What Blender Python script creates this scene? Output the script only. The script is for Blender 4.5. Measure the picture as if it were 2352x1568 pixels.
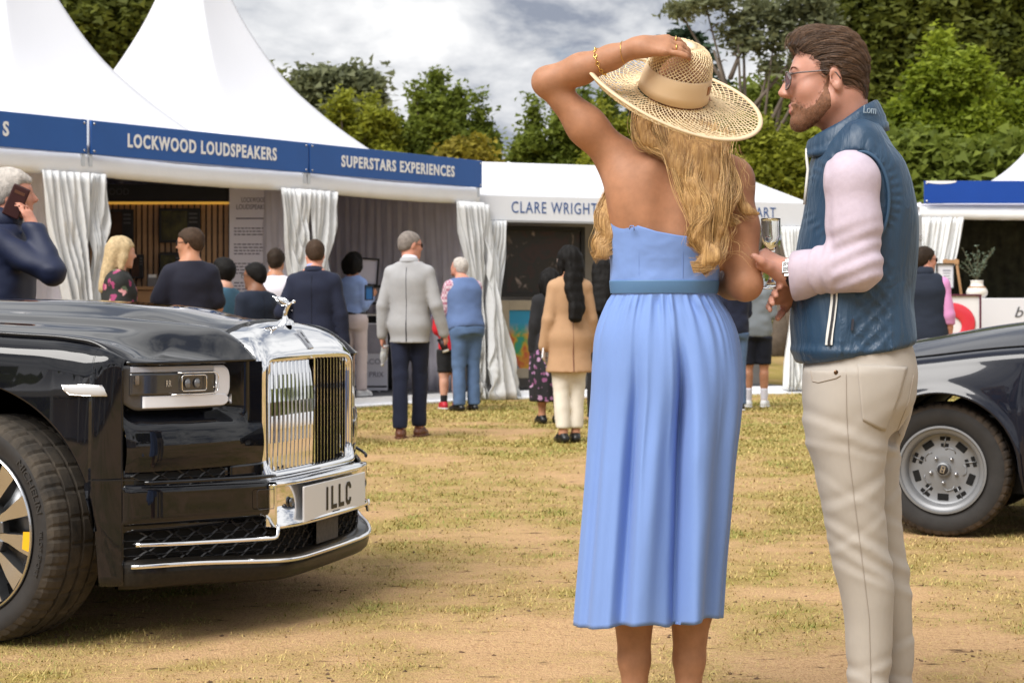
import bpy, bmesh, math, random
import numpy as np
from mathutils import Vector, Matrix
random.seed(7)
RNG = np.random.default_rng(11)
R = math.radians
scene = bpy.context.scene
for o in list(bpy.data.objects):
 bpy.data.objects.remove(o)
COL = scene.collection
# ------------------------------------------------------------------ camera
F_D = 4051.0            # focal length expressed in units of a 2352-wide picture
CAM_H = 1.09
cam_d = bpy.data.cameras.new("camera")
cam = bpy.data.objects.new("camera", cam_d)
COL.objects.link(cam)
cam.location = (0, 0, CAM_H)
cam.rotation_euler = (R(90), 0, 0)
cam_d.sensor_width = 36.0
cam_d.lens = 62.0
cam_d.shift_y = -0.0282
cam_d.clip_start = 0.1
cam_d.clip_end = 3000
cam_d.dof.use_dof = True
cam_d.dof.focus_distance = 4.75
cam_d.dof.aperture_fstop = 10.0
scene.camera = cam
# ------------------------------------------------------------------ light and sky
SUN_EL, SUN_AZ = 50.0, 218.0       # degrees; azimuth is clockwise from +Y
world = bpy.data.worlds.new("World")
scene.world = world
world.use_nodes = True
def build_world():
 nt = world.node_tree
 nt.nodes.clear()
 N, L = nt.nodes.new, nt.links.new
 out = N("ShaderNodeOutputWorld"); bg = N("ShaderNodeBackground")
 sky = N("ShaderNodeTexSky"); sky.sky_type = 'NISHITA'; sky.sun_disc = False
 sky.sun_elevation = R(SUN_EL); sky.sun_rotation = R(SUN_AZ)
 sky.air_density = 1.0; sky.dust_density = 1.5; sky.ozone_density = 1.0
 tc = N("ShaderNodeTexCoord")
 sep = N("ShaderNodeSeparateXYZ"); L(tc.outputs["Generated"], sep.inputs[0])
 # project the view direction on a flat cloud deck
 mx = N("ShaderNodeMath"); mx.operation = 'MAXIMUM'; mx.inputs[1].default_value = 0.0
 L(sep.outputs[2], mx.inputs[0])
 ad = N("ShaderNodeMath"); ad.operation = 'ADD'; ad.inputs[1].default_value = 0.30
 L(mx.outputs[0], ad.inputs[0])
 dx = N("ShaderNodeMath"); dx.operation = 'DIVIDE'; L(sep.outputs[0], dx.inputs[0]); L(ad.outputs[0], dx.inputs[1])
 dy = N("ShaderNodeMath"); dy.operation = 'DIVIDE'; L(sep.outputs[1], dy.inputs[0]); L(ad.outputs[0], dy.inputs[1])
 cmb = N("ShaderNodeCombineXYZ"); L(dx.outputs[0], cmb.inputs[0]); L(dy.outputs[0], cmb.inputs[1])
 def noise(scale, detail, rough, off, dist=0.0):
  mp = N("ShaderNodeMapping"); mp.inputs["Location"].default_value = off
  mp.inputs["Scale"].default_value = (1.0, 0.8, 1)
  L(cmb.outputs[0], mp.inputs[0])
  n = N("ShaderNodeTexNoise"); n.inputs["Scale"].default_value = scale
  n.inputs["Detail"].default_value = detail; n.inputs["Roughness"].default_value = rough
  n.inputs["Distortion"].default_value = dist
  L(mp.outputs[0], n.inputs["Vector"])
  return n
 n1 = noise(2.3, 8, 0.50, (3.1, 0.4, 0.0), 0.5)
 n2 = noise(6.0, 8, 0.58, (7.7, 2.3, 1.0), 0.2)
 cover = N("ShaderNodeMapRange"); cover.interpolation_type = 'SMOOTHSTEP'
 cover.inputs["From Min"].default_value = 0.16; cover.inputs["From Max"].default_value = 0.36
 L(n1.outputs["Fac"], cover.inputs["Value"])
 ramp = N("ShaderNodeValToRGB")
 e = ramp.color_ramp.elements
 e[0].position = 0.41; e[0].color = (1.75, 1.95, 2.4, 1)
 e[1].position = 0.57; e[1].color = (5.9, 5.9, 5.9, 1)
 m = e.new(0.47); m.color = (3.8, 3.9, 4.1, 1)
 mixn = N("ShaderNodeMix"); mixn.inputs[0].default_value = 0.45
 L(n1.outputs["Fac"], mixn.inputs[2]); L(n2.outputs["Fac"], mixn.inputs[3])
 L(mixn.outputs[0], ramp.inputs[0])
 mix = N("ShaderNodeMix"); mix.data_type = 'RGBA'
 L(cover.outputs[0], mix.inputs[0]); L(sky.outputs[0], mix.inputs[6]); L(ramp.outputs[0], mix.inputs[7])
 L(mix.outputs[2], bg.inputs[0]); bg.inputs[1].default_value = 0.10
 L(bg.outputs[0], out.inputs[0])
build_world()
sun_d = bpy.data.lights.new("sun", 'SUN'); sun_d.energy = 2.6; sun_d.angle = R(40); sun_d.color = (1.0, 0.965, 0.92)
sun = bpy.data.objects.new("sun", sun_d); COL.objects.link(sun)
_d = Vector((math.sin(R(SUN_AZ)) * math.cos(R(SUN_EL)), math.cos(R(SUN_AZ)) * math.cos(R(SUN_EL)), math.sin(R(SUN_EL))))
sun.rotation_euler = _d.to_track_quat('Z', 'Y').to_euler()
vs = scene.view_settings
vs.view_transform = 'Standard'; vs.look = 'None'; vs.gamma = 1.0; vs.use_curve_mapping = False
vs.exposure = 0.88
# ------------------------------------------------------------------ small helpers
def pt(x, y, Y):
 """a point seen at (x, y) of a 2352-wide picture, at depth Y"""
 return np.array([(x - 1176.0) / F_D * Y, Y, CAM_H + (718.0 - y) / F_D * Y])
def thing(name, label, cat, loc=(0, 0, 0), rotz=0.0, group=None):
 o = bpy.data.objects.new(name, None); COL.objects.link(o)
 o.empty_display_size = 0.1
 o.location = loc; o.rotation_euler = (0, 0, rotz)
 o["label"] = label; o["category"] = cat
 if group: o["group"] = group
 return o
def tag(o, label, cat, group=None):
 o["label"] = label; o["category"] = cat
 if group: o["group"] = group
 return o
def mesh_np(name, V, F, mats=None, parent=None, smooth=True, mi=None):
 """V (n,3); F a list of index arrays: each (m,3) or (m,4)"""
 me = bpy.data.meshes.new(name)
 V = np.asarray(V, dtype=np.float32)
 if isinstance(F, np.ndarray): F = [F]
 F = [np.asarray(f, dtype=np.int32) for f in F if len(f)]
 nl = sum(f.size for f in F); npoly = sum(len(f) for f in F)
 me.vertices.add(len(V)); me.vertices.foreach_set("co", V.ravel())
 me.loops.add(nl); me.polygons.add(npoly)
 me.loops.foreach_set("vertex_index", np.concatenate([f.ravel() for f in F]))
 tot = np.concatenate([np.full(len(f), f.shape[1], dtype=np.int32) for f in F])
 st = np.concatenate([[0], np.cumsum(tot)[:-1]]).astype(np.int32)
 me.polygons.foreach_set("loop_start", st)
 me.polygons.foreach_set("use_smooth", np.full(npoly, smooth))
 if mi is not None: me.polygons.foreach_set("material_index", np.asarray(mi, dtype=np.int32))
 me.update(calc_edges=True)
 if mats is not None:
  for m in (mats if isinstance(mats, (list, tuple)) else [mats]): me.materials.append(m)
 o = bpy.data.objects.new(name, me); COL.objects.link(o)
 if parent is not None: o.parent = parent
 return o
class MB:
 """collects polygons of mixed size into one mesh"""
 def __init__(s): s.v = []; s.f = []; s.m = []; s.cur = 0
 def add(s, V, F, m=None):
  b = len(s.v); s.v.extend([tuple(map(float, p)) for p in V])
  for f in F: s.f.append([b + i for i in f]); s.m.append(s.cur if m is None else m)
 def box(s, c, sz, rot=None, bev=0.0, m=None):
  hx, hy, hz = [d / 2 for d in sz]
  if bev <= 0:
   V = [(x, y, z) for x in (-hx, hx) for y in (-hy, hy) for z in (-hz, hz)]
   F = [(0, 1, 3, 2), (4, 6, 7, 5), (0, 4, 5, 1), (2, 3, 7, 6), (0, 2, 6, 4), (1, 5, 7, 3)]
  else:
   bm = bmesh.new(); bmesh.ops.create_cube(bm, size=1.0)
   for v in bm.verts: v.co = Vector((v.co.x * sz[0], v.co.y * sz[1], v.co.z * sz[2]))
   bmesh.ops.bevel(bm, geom=bm.edges[:], offset=min(bev, 0.49 * min(sz)), segments=2, affect='EDGES', profile=0.5)
   bm.verts.index_update()
   V = [tuple(v.co) for v in bm.verts]; F = [[v.index for v in f.verts] for f in bm.faces]; bm.free()
  M = rot if rot is not None else Matrix.Identity(3)
  c = Vector(c)
  s.add([tuple(M @ Vector(p) + c) for p in V], F, m)
 def tube(s, pts, rad, n=8, cap=True, m=None):
  V, F = tube_geo(pts, rad, n, cap); s.add(V, F, m)
 def lathe(s, prof, n=32, M=None, m=None, close=False):
  """prof: list of (r, h) around local z"""
  V = []; F = []
  k = len(prof)
  for i in range(n):
   a = 2 * math.pi * i / n
   for r, h in prof:
    p = Vector((r * math.cos(a), r * math.sin(a), h))
    V.append(tuple(M @ p) if M is not None else tuple(p))
  for i in range(n):
   j = (i + 1) % n
   for q in range(k - 1 if not close else k):
    q2 = (q + 1) % k
    F.append((i * k + q, j * k + q, j * k + q2, i * k + q2))
  s.add(V, F, m)
 def disc(s, r, n, M, m=None):
  V = [tuple(M @ Vector((r * math.cos(2 * math.pi * i / n), r * math.sin(2 * math.pi * i / n), 0))) for i in range(n)]
  s.add(V, [list(range(n))], m)
 def prism(s, poly, M, d, m=None):
  """closed polygon (list of 2D) extruded by d along local z"""
  n = len(poly)
  V = [tuple(M @ Vector((x, y, 0))) for x, y in poly] + [tuple(M @ Vector((x, y, d))) for x, y in poly]
  F = [list(range(n))[::-1], [n + i for i in range(n)]] + [(i, (i + 1) % n, n + (i + 1) % n, n + i) for i in range(n)]
  s.add(V, F, m)
 def build(s, name, mats, parent=None, smooth=False, autos=None):
  me = bpy.data.meshes.new(name)
  me.from_pydata(s.v, [], s.f); me.validate(); me.update()
  if mats is not None:
   for mt in (mats if isinstance(mats, (list, tuple)) else [mats]): me.materials.append(mt)
  if len(me.polygons) == len(s.m): me.polygons.foreach_set("material_index", s.m)
  bm = bmesh.new(); bm.from_mesh(me); bmesh.ops.recalc_face_normals(bm, faces=bm.faces[:])
  if autos:
   for f in bm.faces: f.smooth = True
   for e in bm.edges:
    if len(e.link_faces) == 2 and e.calc_face_angle(0) > R(autos): e.smooth = False
  else:
   for f in bm.faces: f.smooth = smooth
  bm.to_mesh(me); bm.free()
  o = bpy.data.objects.new(name, me); COL.objects.link(o)
  if parent is not None: o.parent = parent
  return o
def frame_of(d, up=(0, 0, 1)):
 d = np.asarray(d, float); d = d / (np.linalg.norm(d) + 1e-12)
 u = np.asarray(up, float)
 if abs(d @ u) > 0.97: u = np.array([1.0, 0, 0])
 a = np.cross(u, d); a /= np.linalg.norm(a) + 1e-12
 return a, np.cross(d, a), d
def tube_geo(pts, rad, n=8, cap=True):
 P = np.asarray(pts, float); k = len(P)
 rad = np.broadcast_to(np.asarray(rad, float), (k,))
 T = np.gradient(P, axis=0)
 a, b, _ = frame_of(T[0])
 V = []
 for i in range(k):
  t = T[i] / (np.linalg.norm(T[i]) + 1e-12)
  a = a - t * (a @ t); a /= np.linalg.norm(a) + 1e-12
  b = np.cross(t, a)
  for j in range(n):
   w = 2 * math.pi * j / n
   V.append(P[i] + rad[i] * (math.cos(w) * a + math.sin(w) * b))
 F = [(i * n + j, i * n + (j + 1) % n, (i + 1) * n + (j + 1) % n, (i + 1) * n + j) for i in range(k - 1) for j in range(n)]
 if cap: F += [list(range(n))[::-1], [(k - 1) * n + j for j in range(n)]]
 return V, F
def grid_faces(nu, nv, wrap_u=False, wrap_v=False):
 """faces of a grid whose vertex index is iu*nv+iv"""
 iu = np.arange(nu if wrap_u else nu - 1); iv = np.arange(nv if wrap_v else nv - 1)
 A, B = np.meshgrid(iu, iv, indexing='ij')
 A2 = (A + 1) % nu; B2 = (B + 1) % nv
 return np.stack([A * nv + B, A2 * nv + B, A2 * nv + B2, A * nv + B2], -1).reshape(-1, 4)
def cr(xs, ys, x):
 """smooth monotone-ish cubic interpolation (Catmull-Rom on uneven knots); ys may be (n,) or (n,k)"""
 xs = np.asarray(xs, float); ys = np.asarray(ys, float); x = np.asarray(x, float)
 one = ys.ndim == 1
 if one: ys = ys[:, None]
 m = np.zeros_like(ys)
 h = np.diff(xs)[:, None]; d = np.diff(ys, axis=0) / h
 m[1:-1] = (d[:-1] * h[1:] + d[1:] * h[:-1]) / (h[:-1] + h[1:])
 m[0] = d[0]; m[-1] = d[-1]
 i = np.clip(np.searchsorted(xs, x.ravel()) - 1, 0, len(xs) - 2)
 hh = (xs[i + 1] - xs[i]); t = np.clip((x.ravel() - xs[i]) / hh, 0, 1)[:, None]; hh = hh[:, None]
 r = (2*t**3 - 3*t**2 + 1) * ys[i] + (t**3 - 2*t**2 + t) * hh * m[i] + (-2*t**3 + 3*t**2) * ys[i+1] + (t**3 - t**2) * hh * m[i+1]
 return r[:, 0].reshape(x.shape) if one else r.reshape(x.shape + (ys.shape[1],))
def _hash(ix, iy, iz, seed):
 h = (ix.astype(np.int64) * 374761393 + iy.astype(np.int64) * 668265263 + iz.astype(np.int64) * 2147483647 + seed * 974711) & 0xFFFFFFFF
 h = ((h ^ (h >> 13)) * 1274126177) & 0xFFFFFFFF
 return ((h ^ (h >> 16)) & 0xFFFF).astype(np.float32) / 65535.0
def vnoise(x, y, z=None, seed=0):
 x = np.asarray(x, np.float32); y = np.asarray(y, np.float32)
 z = np.zeros_like(x) if z is None else np.asarray(z, np.float32)
 x, y, z = np.broadcast_arrays(x, y, z)
 ix, iy, iz = np.floor(x).astype(np.int32), np.floor(y).astype(np.int32), np.floor(z).astype(np.int32)
 fx, fy, fz = x - ix, y - iy, z - iz
 fx, fy, fz = [f * f * (3 - 2 * f) for f in (fx, fy, fz)]
 r = 0
 for a in (0, 1):
  for b in (0, 1):
   for c in (0, 1):
    w = (fx if a else 1 - fx) * (fy if b else 1 - fy) * (fz if c else 1 - fz)
    r = r + w * _hash(ix + a, iy + b, iz + c, seed)
 return r
def fbm(x, y, z=None, seed=0, oct=4, gain=0.5):
 r = 0; a = 1.0; t = 0; f = 1.0
 for i in range(oct):
  r = r + a * vnoise(np.asarray(x) * f, np.asarray(y) * f, None if z is None else np.asarray(z) * f, seed + i * 17)
  t += a; a *= gain; f *= 2.03
 return r / t
# ------------------------------------------------------------------ materials
def mat(name, col, rough=0.6, metal=0.0, var=0.0, vscale=6.0, bump=0.0, bscale=60.0, coat=0.0, sheen=0.0,
  trans=0.0, ior=1.45, sss=0.0, spec=None, col2=None, emit=None, estr=0.0, aniso=None, bdist=0.01, sh_tint=None, wave=None):
 m = bpy.data.materials.new(name); m.use_nodes = True
 nt = m.node_tree; b = nt.nodes["Principled BSDF"]; N, L = nt.nodes.new, nt.links.new
 c = (*col, 1)
 b.inputs["Base Color"].default_value = c; b.inputs["Roughness"].default_value = rough
 b.inputs["Metallic"].default_value = metal; b.inputs["Coat Weight"].default_value = coat
 b.inputs["Coat Roughness"].default_value = 0.02
 b.inputs["Transmission Weight"].default_value = trans; b.inputs["IOR"].default_value = ior
 if sheen: b.inputs["Sheen Weight"].default_value = sheen; b.inputs["Sheen Roughness"].default_value = 0.4
 if spec is not None: b.inputs["Specular IOR Level"].default_value = spec
 if sss:
  b.inputs["Subsurface Weight"].default_value = sss; b.inputs["Subsurface Radius"].default_value = (1, 0.35, 0.2); b.inputs["Subsurface Scale"].default_value = 0.012
 if emit: b.inputs["Emission Color"].default_value = (*emit, 1); b.inputs["Emission Strength"].default_value = estr
 tc = N("ShaderNodeTexCoord") if (var or bump or col2) else None
 if var or col2:
  n = N("ShaderNodeTexNoise"); n.inputs["Scale"].default_value = vscale; n.inputs["Detail"].default_value = 6; n.inputs["Roughness"].default_value = 0.6
  L(tc.outputs["Object"], n.inputs["Vector"])
  mr = N("ShaderNodeMapRange"); mr.inputs["From Min"].default_value = 0.3; mr.inputs["From Max"].default_value = 0.7
  L(n.outputs["Fac"], mr.inputs["Value"])
  mx = N("ShaderNodeMix"); mx.data_type = 'RGBA'
  c2 = col2 if col2 else tuple(max(0, v * (1 - var)) for v in col)
  c1 = col if col2 else tuple(min(1, v * (1 + var)) for v in col)
  mx.inputs[6].default_value = (*c2, 1); mx.inputs[7].default_value = (*c1, 1)
  L(mr.outputs[0], mx.inputs[0]); L(mx.outputs[2], b.inputs["Base Color"])
 if bump:
  n2 = N("ShaderNodeTexNoise"); n2.inputs["Scale"].default_value = bscale; n2.inputs["Detail"].default_value = 5
  L(tc.outputs["Object"], n2.inputs["Vector"])
  bp = N("ShaderNodeBump"); bp.inputs["Strength"].default_value = bump; bp.inputs["Distance"].default_value = bdist
  L(n2.outputs["Fac"], bp.inputs["Height"]); L(bp.outputs[0], b.inputs["Normal"])
 return m
def sstep(x, a, b):
 t = np.clip((np.asarray(x, float) - a) / (b - a), 0, 1); return t * t * (3 - 2 * t)
def smin(a, b, k):
 if k <= 0: return np.minimum(a, b)
 h = np.maximum(k - np.abs(a - b), 0) / k
 return np.minimum(a, b) - h * h * k * 0.25
def smax(a, b, k): return -smin(-a, -b, k)
# ------------------------------------------------------------------ implicit surfaces -> mesh (surface nets on sparse blocks)
def capsule(P, a, b, ra, rb):
 a = np.asarray(a, np.float32); b = np.asarray(b, np.float32)
 ba = b - a; L2 = float(ba @ ba) + 1e-9
 q = P - a
 t = np.clip(q @ ba / L2, 0, 1)
 d = q - t[:, None] * ba
 return np.sqrt(np.einsum('ij,ij->i', d, d)) - (ra + (rb - ra) * t)
def ellipsoid(P, c, r, M=None):
 q = P - np.asarray(c, np.float32)
 if M is not None: q = q @ np.asarray(M, np.float32)      # columns of M are the local axes
 r = np.asarray(r, np.float32)
 k0 = np.linalg.norm(q / r, axis=1); k1 = np.linalg.norm(q / (r * r), axis=1) + 1e-9
 return k0 * (k0 - 1) / k1
def rot_ax(ax, deg):
 return np.array(Matrix.Rotation(R(deg), 3, ax), dtype=np.float32)
def sdf_mesh(fn, lo, hi, vox):
 lo = np.asarray(lo, float); hi = np.asarray(hi, float); B = 8
 nb = np.maximum(1, np.ceil((hi - lo) / (vox * B)).astype(int))
 n = nb * B
 # coarse pass at block centres
 g = [lo[i] + (np.arange(nb[i]) + 0.5) * vox * B for i in range(3)]
 C = np.stack(np.meshgrid(*g, indexing='ij'), -1).reshape(-1, 3).astype(np.float32)
 d = fn(C).reshape(nb)
 act = np.abs(d) < vox * B * 0.87 * 1.6 + vox * 2
 D = np.where(np.repeat(np.repeat(np.repeat(d, B, 0), B, 1), B, 2) < 0, -1.0, 1.0).astype(np.float32)
 D = np.pad(D, ((0, 1), (0, 1), (0, 1)), constant_values=1.0)
 bi = np.argwhere(act)
 if len(bi) == 0: return np.zeros((0, 3)), np.zeros((0, 4), int)
 off = np.stack(np.meshgrid(*[np.arange(B)] * 3, indexing='ij'), -1).reshape(-1, 3)
 I = (bi[:, None, :] * B + off[None]).reshape(-1, 3)
 P = (lo + I * vox).astype(np.float32)
 vals = np.empty(len(P), np.float32)
 for s in range(0, len(P), 400000): vals[s:s + 400000] = fn(P[s:s + 400000])
 D[I[:, 0], I[:, 1], I[:, 2]] = vals
 S = D < 0
 cnt = np.zeros(tuple(n), np.int8)
 for a in (0, 1):
  for b in (0, 1):
   for c in (0, 1): cnt += S[a:n[0] + a, b:n[1] + b, c:n[2] + c]
 cells = np.argwhere((cnt > 0) & (cnt < 8))
 idx = np.full(tuple(n), -1, np.int32); idx[tuple(cells.T)] = np.arange(len(cells))
 acc = np.zeros((len(cells), 3)); num = np.zeros(len(cells))
 cor = [(a, b, c) for a in (0, 1) for b in (0, 1) for c in (0, 1)]
 dv = {q: D[cells[:, 0] + q[0], cells[:, 1] + q[1], cells[:, 2] + q[2]] for q in cor}
 for q in cor:
  for ax in range(3):
   if q[ax] == 0:
    q2 = tuple(1 if i == ax else q[i] for i in range(3))
    v0, v1 = dv[q], dv[q2]
    m = (v0 < 0) != (v1 < 0)
    t = v0[m] / (v0[m] - v1[m])
    p = np.tile(np.array(q, float), (m.sum(), 1)); p[:, ax] += t
    acc[m] += p; num[m] += 1
 V = lo + (cells + acc / np.maximum(num, 1)[:, None]) * vox
 Fs = []
 for ax in range(3):
  o1, o2 = (ax + 1) % 3, (ax + 2) % 3
  sl0 = [slice(1, n[i]) for i in range(3)]; sl1 = [slice(1, n[i]) for i in range(3)]
  sl0[ax] = slice(0, n[ax]); sl1[ax] = slice(1, n[ax] + 1)
  A, Bm = S[tuple(sl0)], S[tuple(sl1)]
  e = np.argwhere(A != Bm);
  if len(e) == 0: continue
  ins = A[tuple(e.T)]
  e = e + np.array([0 if i == ax else 1 for i in range(3)])
  def at(d1, d2):
   k = e.copy(); k[:, o1] -= d1; k[:, o2] -= d2
   return idx[k[:, 0], k[:, 1], k[:, 2]]
  q = np.stack([at(1, 1), at(0, 1), at(0, 0), at(1, 0)], 1)
  q[~ins] = q[~ins][:, ::-1]
  Fs.append(q)
 F = np.concatenate(Fs); F = F[(F >= 0).all(1)]
 return V, F
def relax(V, F, it=1, w=0.5):
 """a little Laplacian smoothing of a quad mesh"""
 n = len(V)
 e = np.concatenate([F[:, [0, 1]], F[:, [1, 2]], F[:, [2, 3]], F[:, [3, 0]]])
 deg = np.bincount(e[:, 0], minlength=n) + np.bincount(e[:, 1], minlength=n)
 for _ in range(it):
  A = np.empty_like(V)
  for c in range(3):
   A[:, c] = np.bincount(e[:, 0], V[e[:, 1], c], n) + np.bincount(e[:, 1], V[e[:, 0], c], n)
  V = V * (1 - w) + w * A / np.maximum(deg, 1)[:, None]
 return V
def sdf_obj(name, fn, lo, hi, vox, m, parent=None, it=1):
 V, F = sdf_mesh(fn, lo, hi, vox)
 if it and len(F): V = relax(V, F, it)
 return mesh_np(name, V, F, m, parent)
def text_geo(s, size=1.0, extrude=0.0, xs=1.0, font_off=0.0, spacing=1.0):
 """letter outlines as a filled mesh: vertices (n,3) centred on x, baseline at 0, and polygons"""
 cu = bpy.data.curves.new("txt", 'FONT'); cu.body = s; cu.size = size; cu.extrude = extrude
 cu.resolution_u = 3; cu.space_character = spacing; cu.offset = font_off
 o = bpy.data.objects.new("txt", cu); COL.objects.link(o)
 bpy.context.view_layer.update()
 me = bpy.data.meshes.new_from_object(o)
 V = np.array([v.co[:] for v in me.vertices]).reshape(-1, 3); F = [list(p.vertices) for p in me.polygons]
 bpy.data.objects.remove(o); bpy.data.curves.remove(cu); bpy.data.meshes.remove(me)
 if len(V):
  V[:, 0] -= (V[:, 0].min() + V[:, 0].max()) / 2
  V[:, 0] *= xs
 return V, F
def lettering(name, s, m, parent, M, size, xs=1.0, extrude=0.002, weight=0.0, spacing=1.0, height=None, width=None):
 """M maps text (x right, y up, z out) into the parent's frame"""
 V, F = text_geo(s, size, extrude, xs, weight, spacing)
 if height: V[:, 1] *= height / (V[:, 1].max() - max(0, V[:, 1].min()))
 if width: V[:, 0] *= width / (V[:, 0].max() - V[:, 0].min())
 b = MB(); b.add([tuple(M @ Vector(p)) for p in V], F)
 return b.build(name, m, parent)
# ------------------------------------------------------------------ ground
def grass_density(x, y):
 x = np.asarray(x, float); y = np.asarray(y, float)
 a = fbm(x * 0.45 + 11.3, y * 0.55 + 4.1, seed=3, oct=3) - .5
 b = fbm(x * 2.0, y * 2.2, seed=9, oct=3) - .5; c = fbm(x * 7.5, y * 8.5, seed=19, oct=2) - .5
 far = np.clip((y - 6.0) / 9.0, 0, 1)
 return np.clip(a * 1.5 + b * 1.5 + c * .9 + .42 + far * .38, 0, 1)
def ground_h(x, y):
 return 0.016 * (fbm(x * 1.7, y * 1.7, seed=21, oct=5, gain=0.6) - 0.5) + 0.006 * (fbm(x * 9, y * 9, seed=5, oct=3) - 0.5)
def build_ground():
 near = np.arange(-5.0, 5.0001, 0.06)
 mid = np.arange(5.2, 16, 0.25)
 far = np.array([17, 20, 26, 36, 55, 90, 160, 400, 1200])
 xs = np.concatenate([-far[::-1], -mid[::-1], near, mid, far])
 ys = np.concatenate([[-1200, -400, -160, -80, -40, -20, -10, -5, -2, 0, 1, 2, 2.5], np.arange(2.7, 11, 0.06), np.arange(11, 30, 0.2), [31, 34, 38, 45, 55, 70, 100, 160, 300, 700, 1500]])
 X, Y = np.meshgrid(xs, ys, indexing='ij')
 fade = np.clip((40 - np.hypot(X, Y)) / 10, 0, 1)
 Z = ground_h(X, Y) * fade
 V = np.stack([X, Y, Z], -1).reshape(-1, 3)
 F = grid_faces(len(xs), len(ys))
 m = bpy.data.materials.new("dry_turf"); m.use_nodes = True
 nt = m.node_tree; b = nt.nodes["Principled BSDF"]; N, L = nt.nodes.new, nt.links.new
 at = N("ShaderNodeAttribute"); at.attribute_name = "turf"
 tc = N("ShaderNodeTexCoord")
 def noise(scale, det, sc=(1, 1, 1), rough=0.6):
  mp = N("ShaderNodeMapping"); mp.inputs["Scale"].default_value = sc; L(tc.outputs["Object"], mp.inputs[0])
  n = N("ShaderNodeTexNoise"); n.inputs["Scale"].default_value = scale; n.inputs["Detail"].default_value = det; n.inputs["Roughness"].default_value = rough
  L(mp.outputs[0], n.inputs["Vector"]); return n
 def ramp(src, a, ca, c, cc):
  r = N("ShaderNodeValToRGB"); e = r.color_ramp.elements
  e[0].position = a; e[0].color = (*ca, 1); e[1].position = c; e[1].color = (*cc, 1)
  L(src, r.inputs[0]); return r
 def mix(f, a, c):
  x = N("ShaderNodeMix"); x.data_type = 'RGBA'; L(f, x.inputs[0]); L(a, x.inputs[6]); L(c, x.inputs[7]); return x.outputs[2]
 n1 = noise(5, 8, (1, 1.3, 1)); n2 = noise(45, 6); n3 = noise(160, 3, (1, 0.5, 1)); n4 = noise(1.3, 5, (1, 1.6, 1))
 sand = mix(n1.outputs["Fac"], ramp(n2.outputs["Fac"], 0.34, (0.30, 0.165, 0.078), 0.60, (0.66, 0.42, 0.22)).outputs[0],
      ramp(n3.outputs["Fac"], 0.36, (0.46, 0.275, 0.14), 0.60, (0.74, 0.49, 0.275)).outputs[0])
 grs = mix(n4.outputs["Fac"], ramp(n3.outputs["Fac"], 0.35, (0.17, 0.118, 0.026), 0.62, (0.48, 0.345, 0.095)).outputs[0],
     ramp(n2.outputs["Fac"], 0.35, (0.15, 0.13, 0.032), 0.62, (0.42, 0.355, 0.11)).outputs[0])
 mx = N("ShaderNodeMix"); mx.data_type = 'RGBA'
 ma = N("ShaderNodeMath"); ma.operation = 'MULTIPLY_ADD'; L(n2.outputs["Fac"], ma.inputs[0]); ma.inputs[1].default_value = 1.8; ma.inputs[2].default_value = -0.92
 ad = N("ShaderNodeMath"); ad.operation = 'ADD'; L(at.outputs["Fac"], ad.inputs[0]); L(ma.outputs[0], ad.inputs[1]); ad.use_clamp = True
 L(ad.outputs[0], mx.inputs[0]); L(sand, mx.inputs[6]); L(grs, mx.inputs[7])
 # dark specks: bits of mulch, turned soil and dead leaves
 sp = noise(10, 5, (0.6, 1.5, 1), 0.72); spr = N("ShaderNodeMapRange"); spr.inputs["From Min"].default_value = 0.60; spr.inputs["From Max"].default_value = 0.69
 L(sp.outputs["Fac"], spr.inputs["Value"])
 ms = N("ShaderNodeMix"); ms.data_type = 'RGBA'; L(spr.outputs[0], ms.inputs[0]); L(mx.outputs[2], ms.inputs[6]); ms.inputs[7].default_value = (0.085, 0.048, 0.026, 1)
 L(ms.outputs[2], b.inputs["Base Color"]); b.inputs["Roughness"].default_value = 0.95; b.inputs["Specular IOR Level"].default_value = 0.1
 bp = N("ShaderNodeBump"); bp.inputs["Strength"].default_value = 0.75; bp.inputs["Distance"].default_value = 0.02
 ba = N("ShaderNodeMath"); ba.operation = 'ADD'; L(n2.outputs["Fac"], ba.inputs[0]); L(n3.outputs["Fac"], ba.inputs[1])
 L(ba.outputs[0], bp.inputs["Height"]); L(bp.outputs[0], b.inputs["Normal"])
 o = mesh_np("ground", V, F, m); o["kind"] = "structure"
 a = o.data.attributes.new("turf", 'FLOAT', 'POINT')
 a.data.foreach_set("value", grass_density(V[:, 0], V[:, 1]).astype(np.float32))
build_ground()
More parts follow.
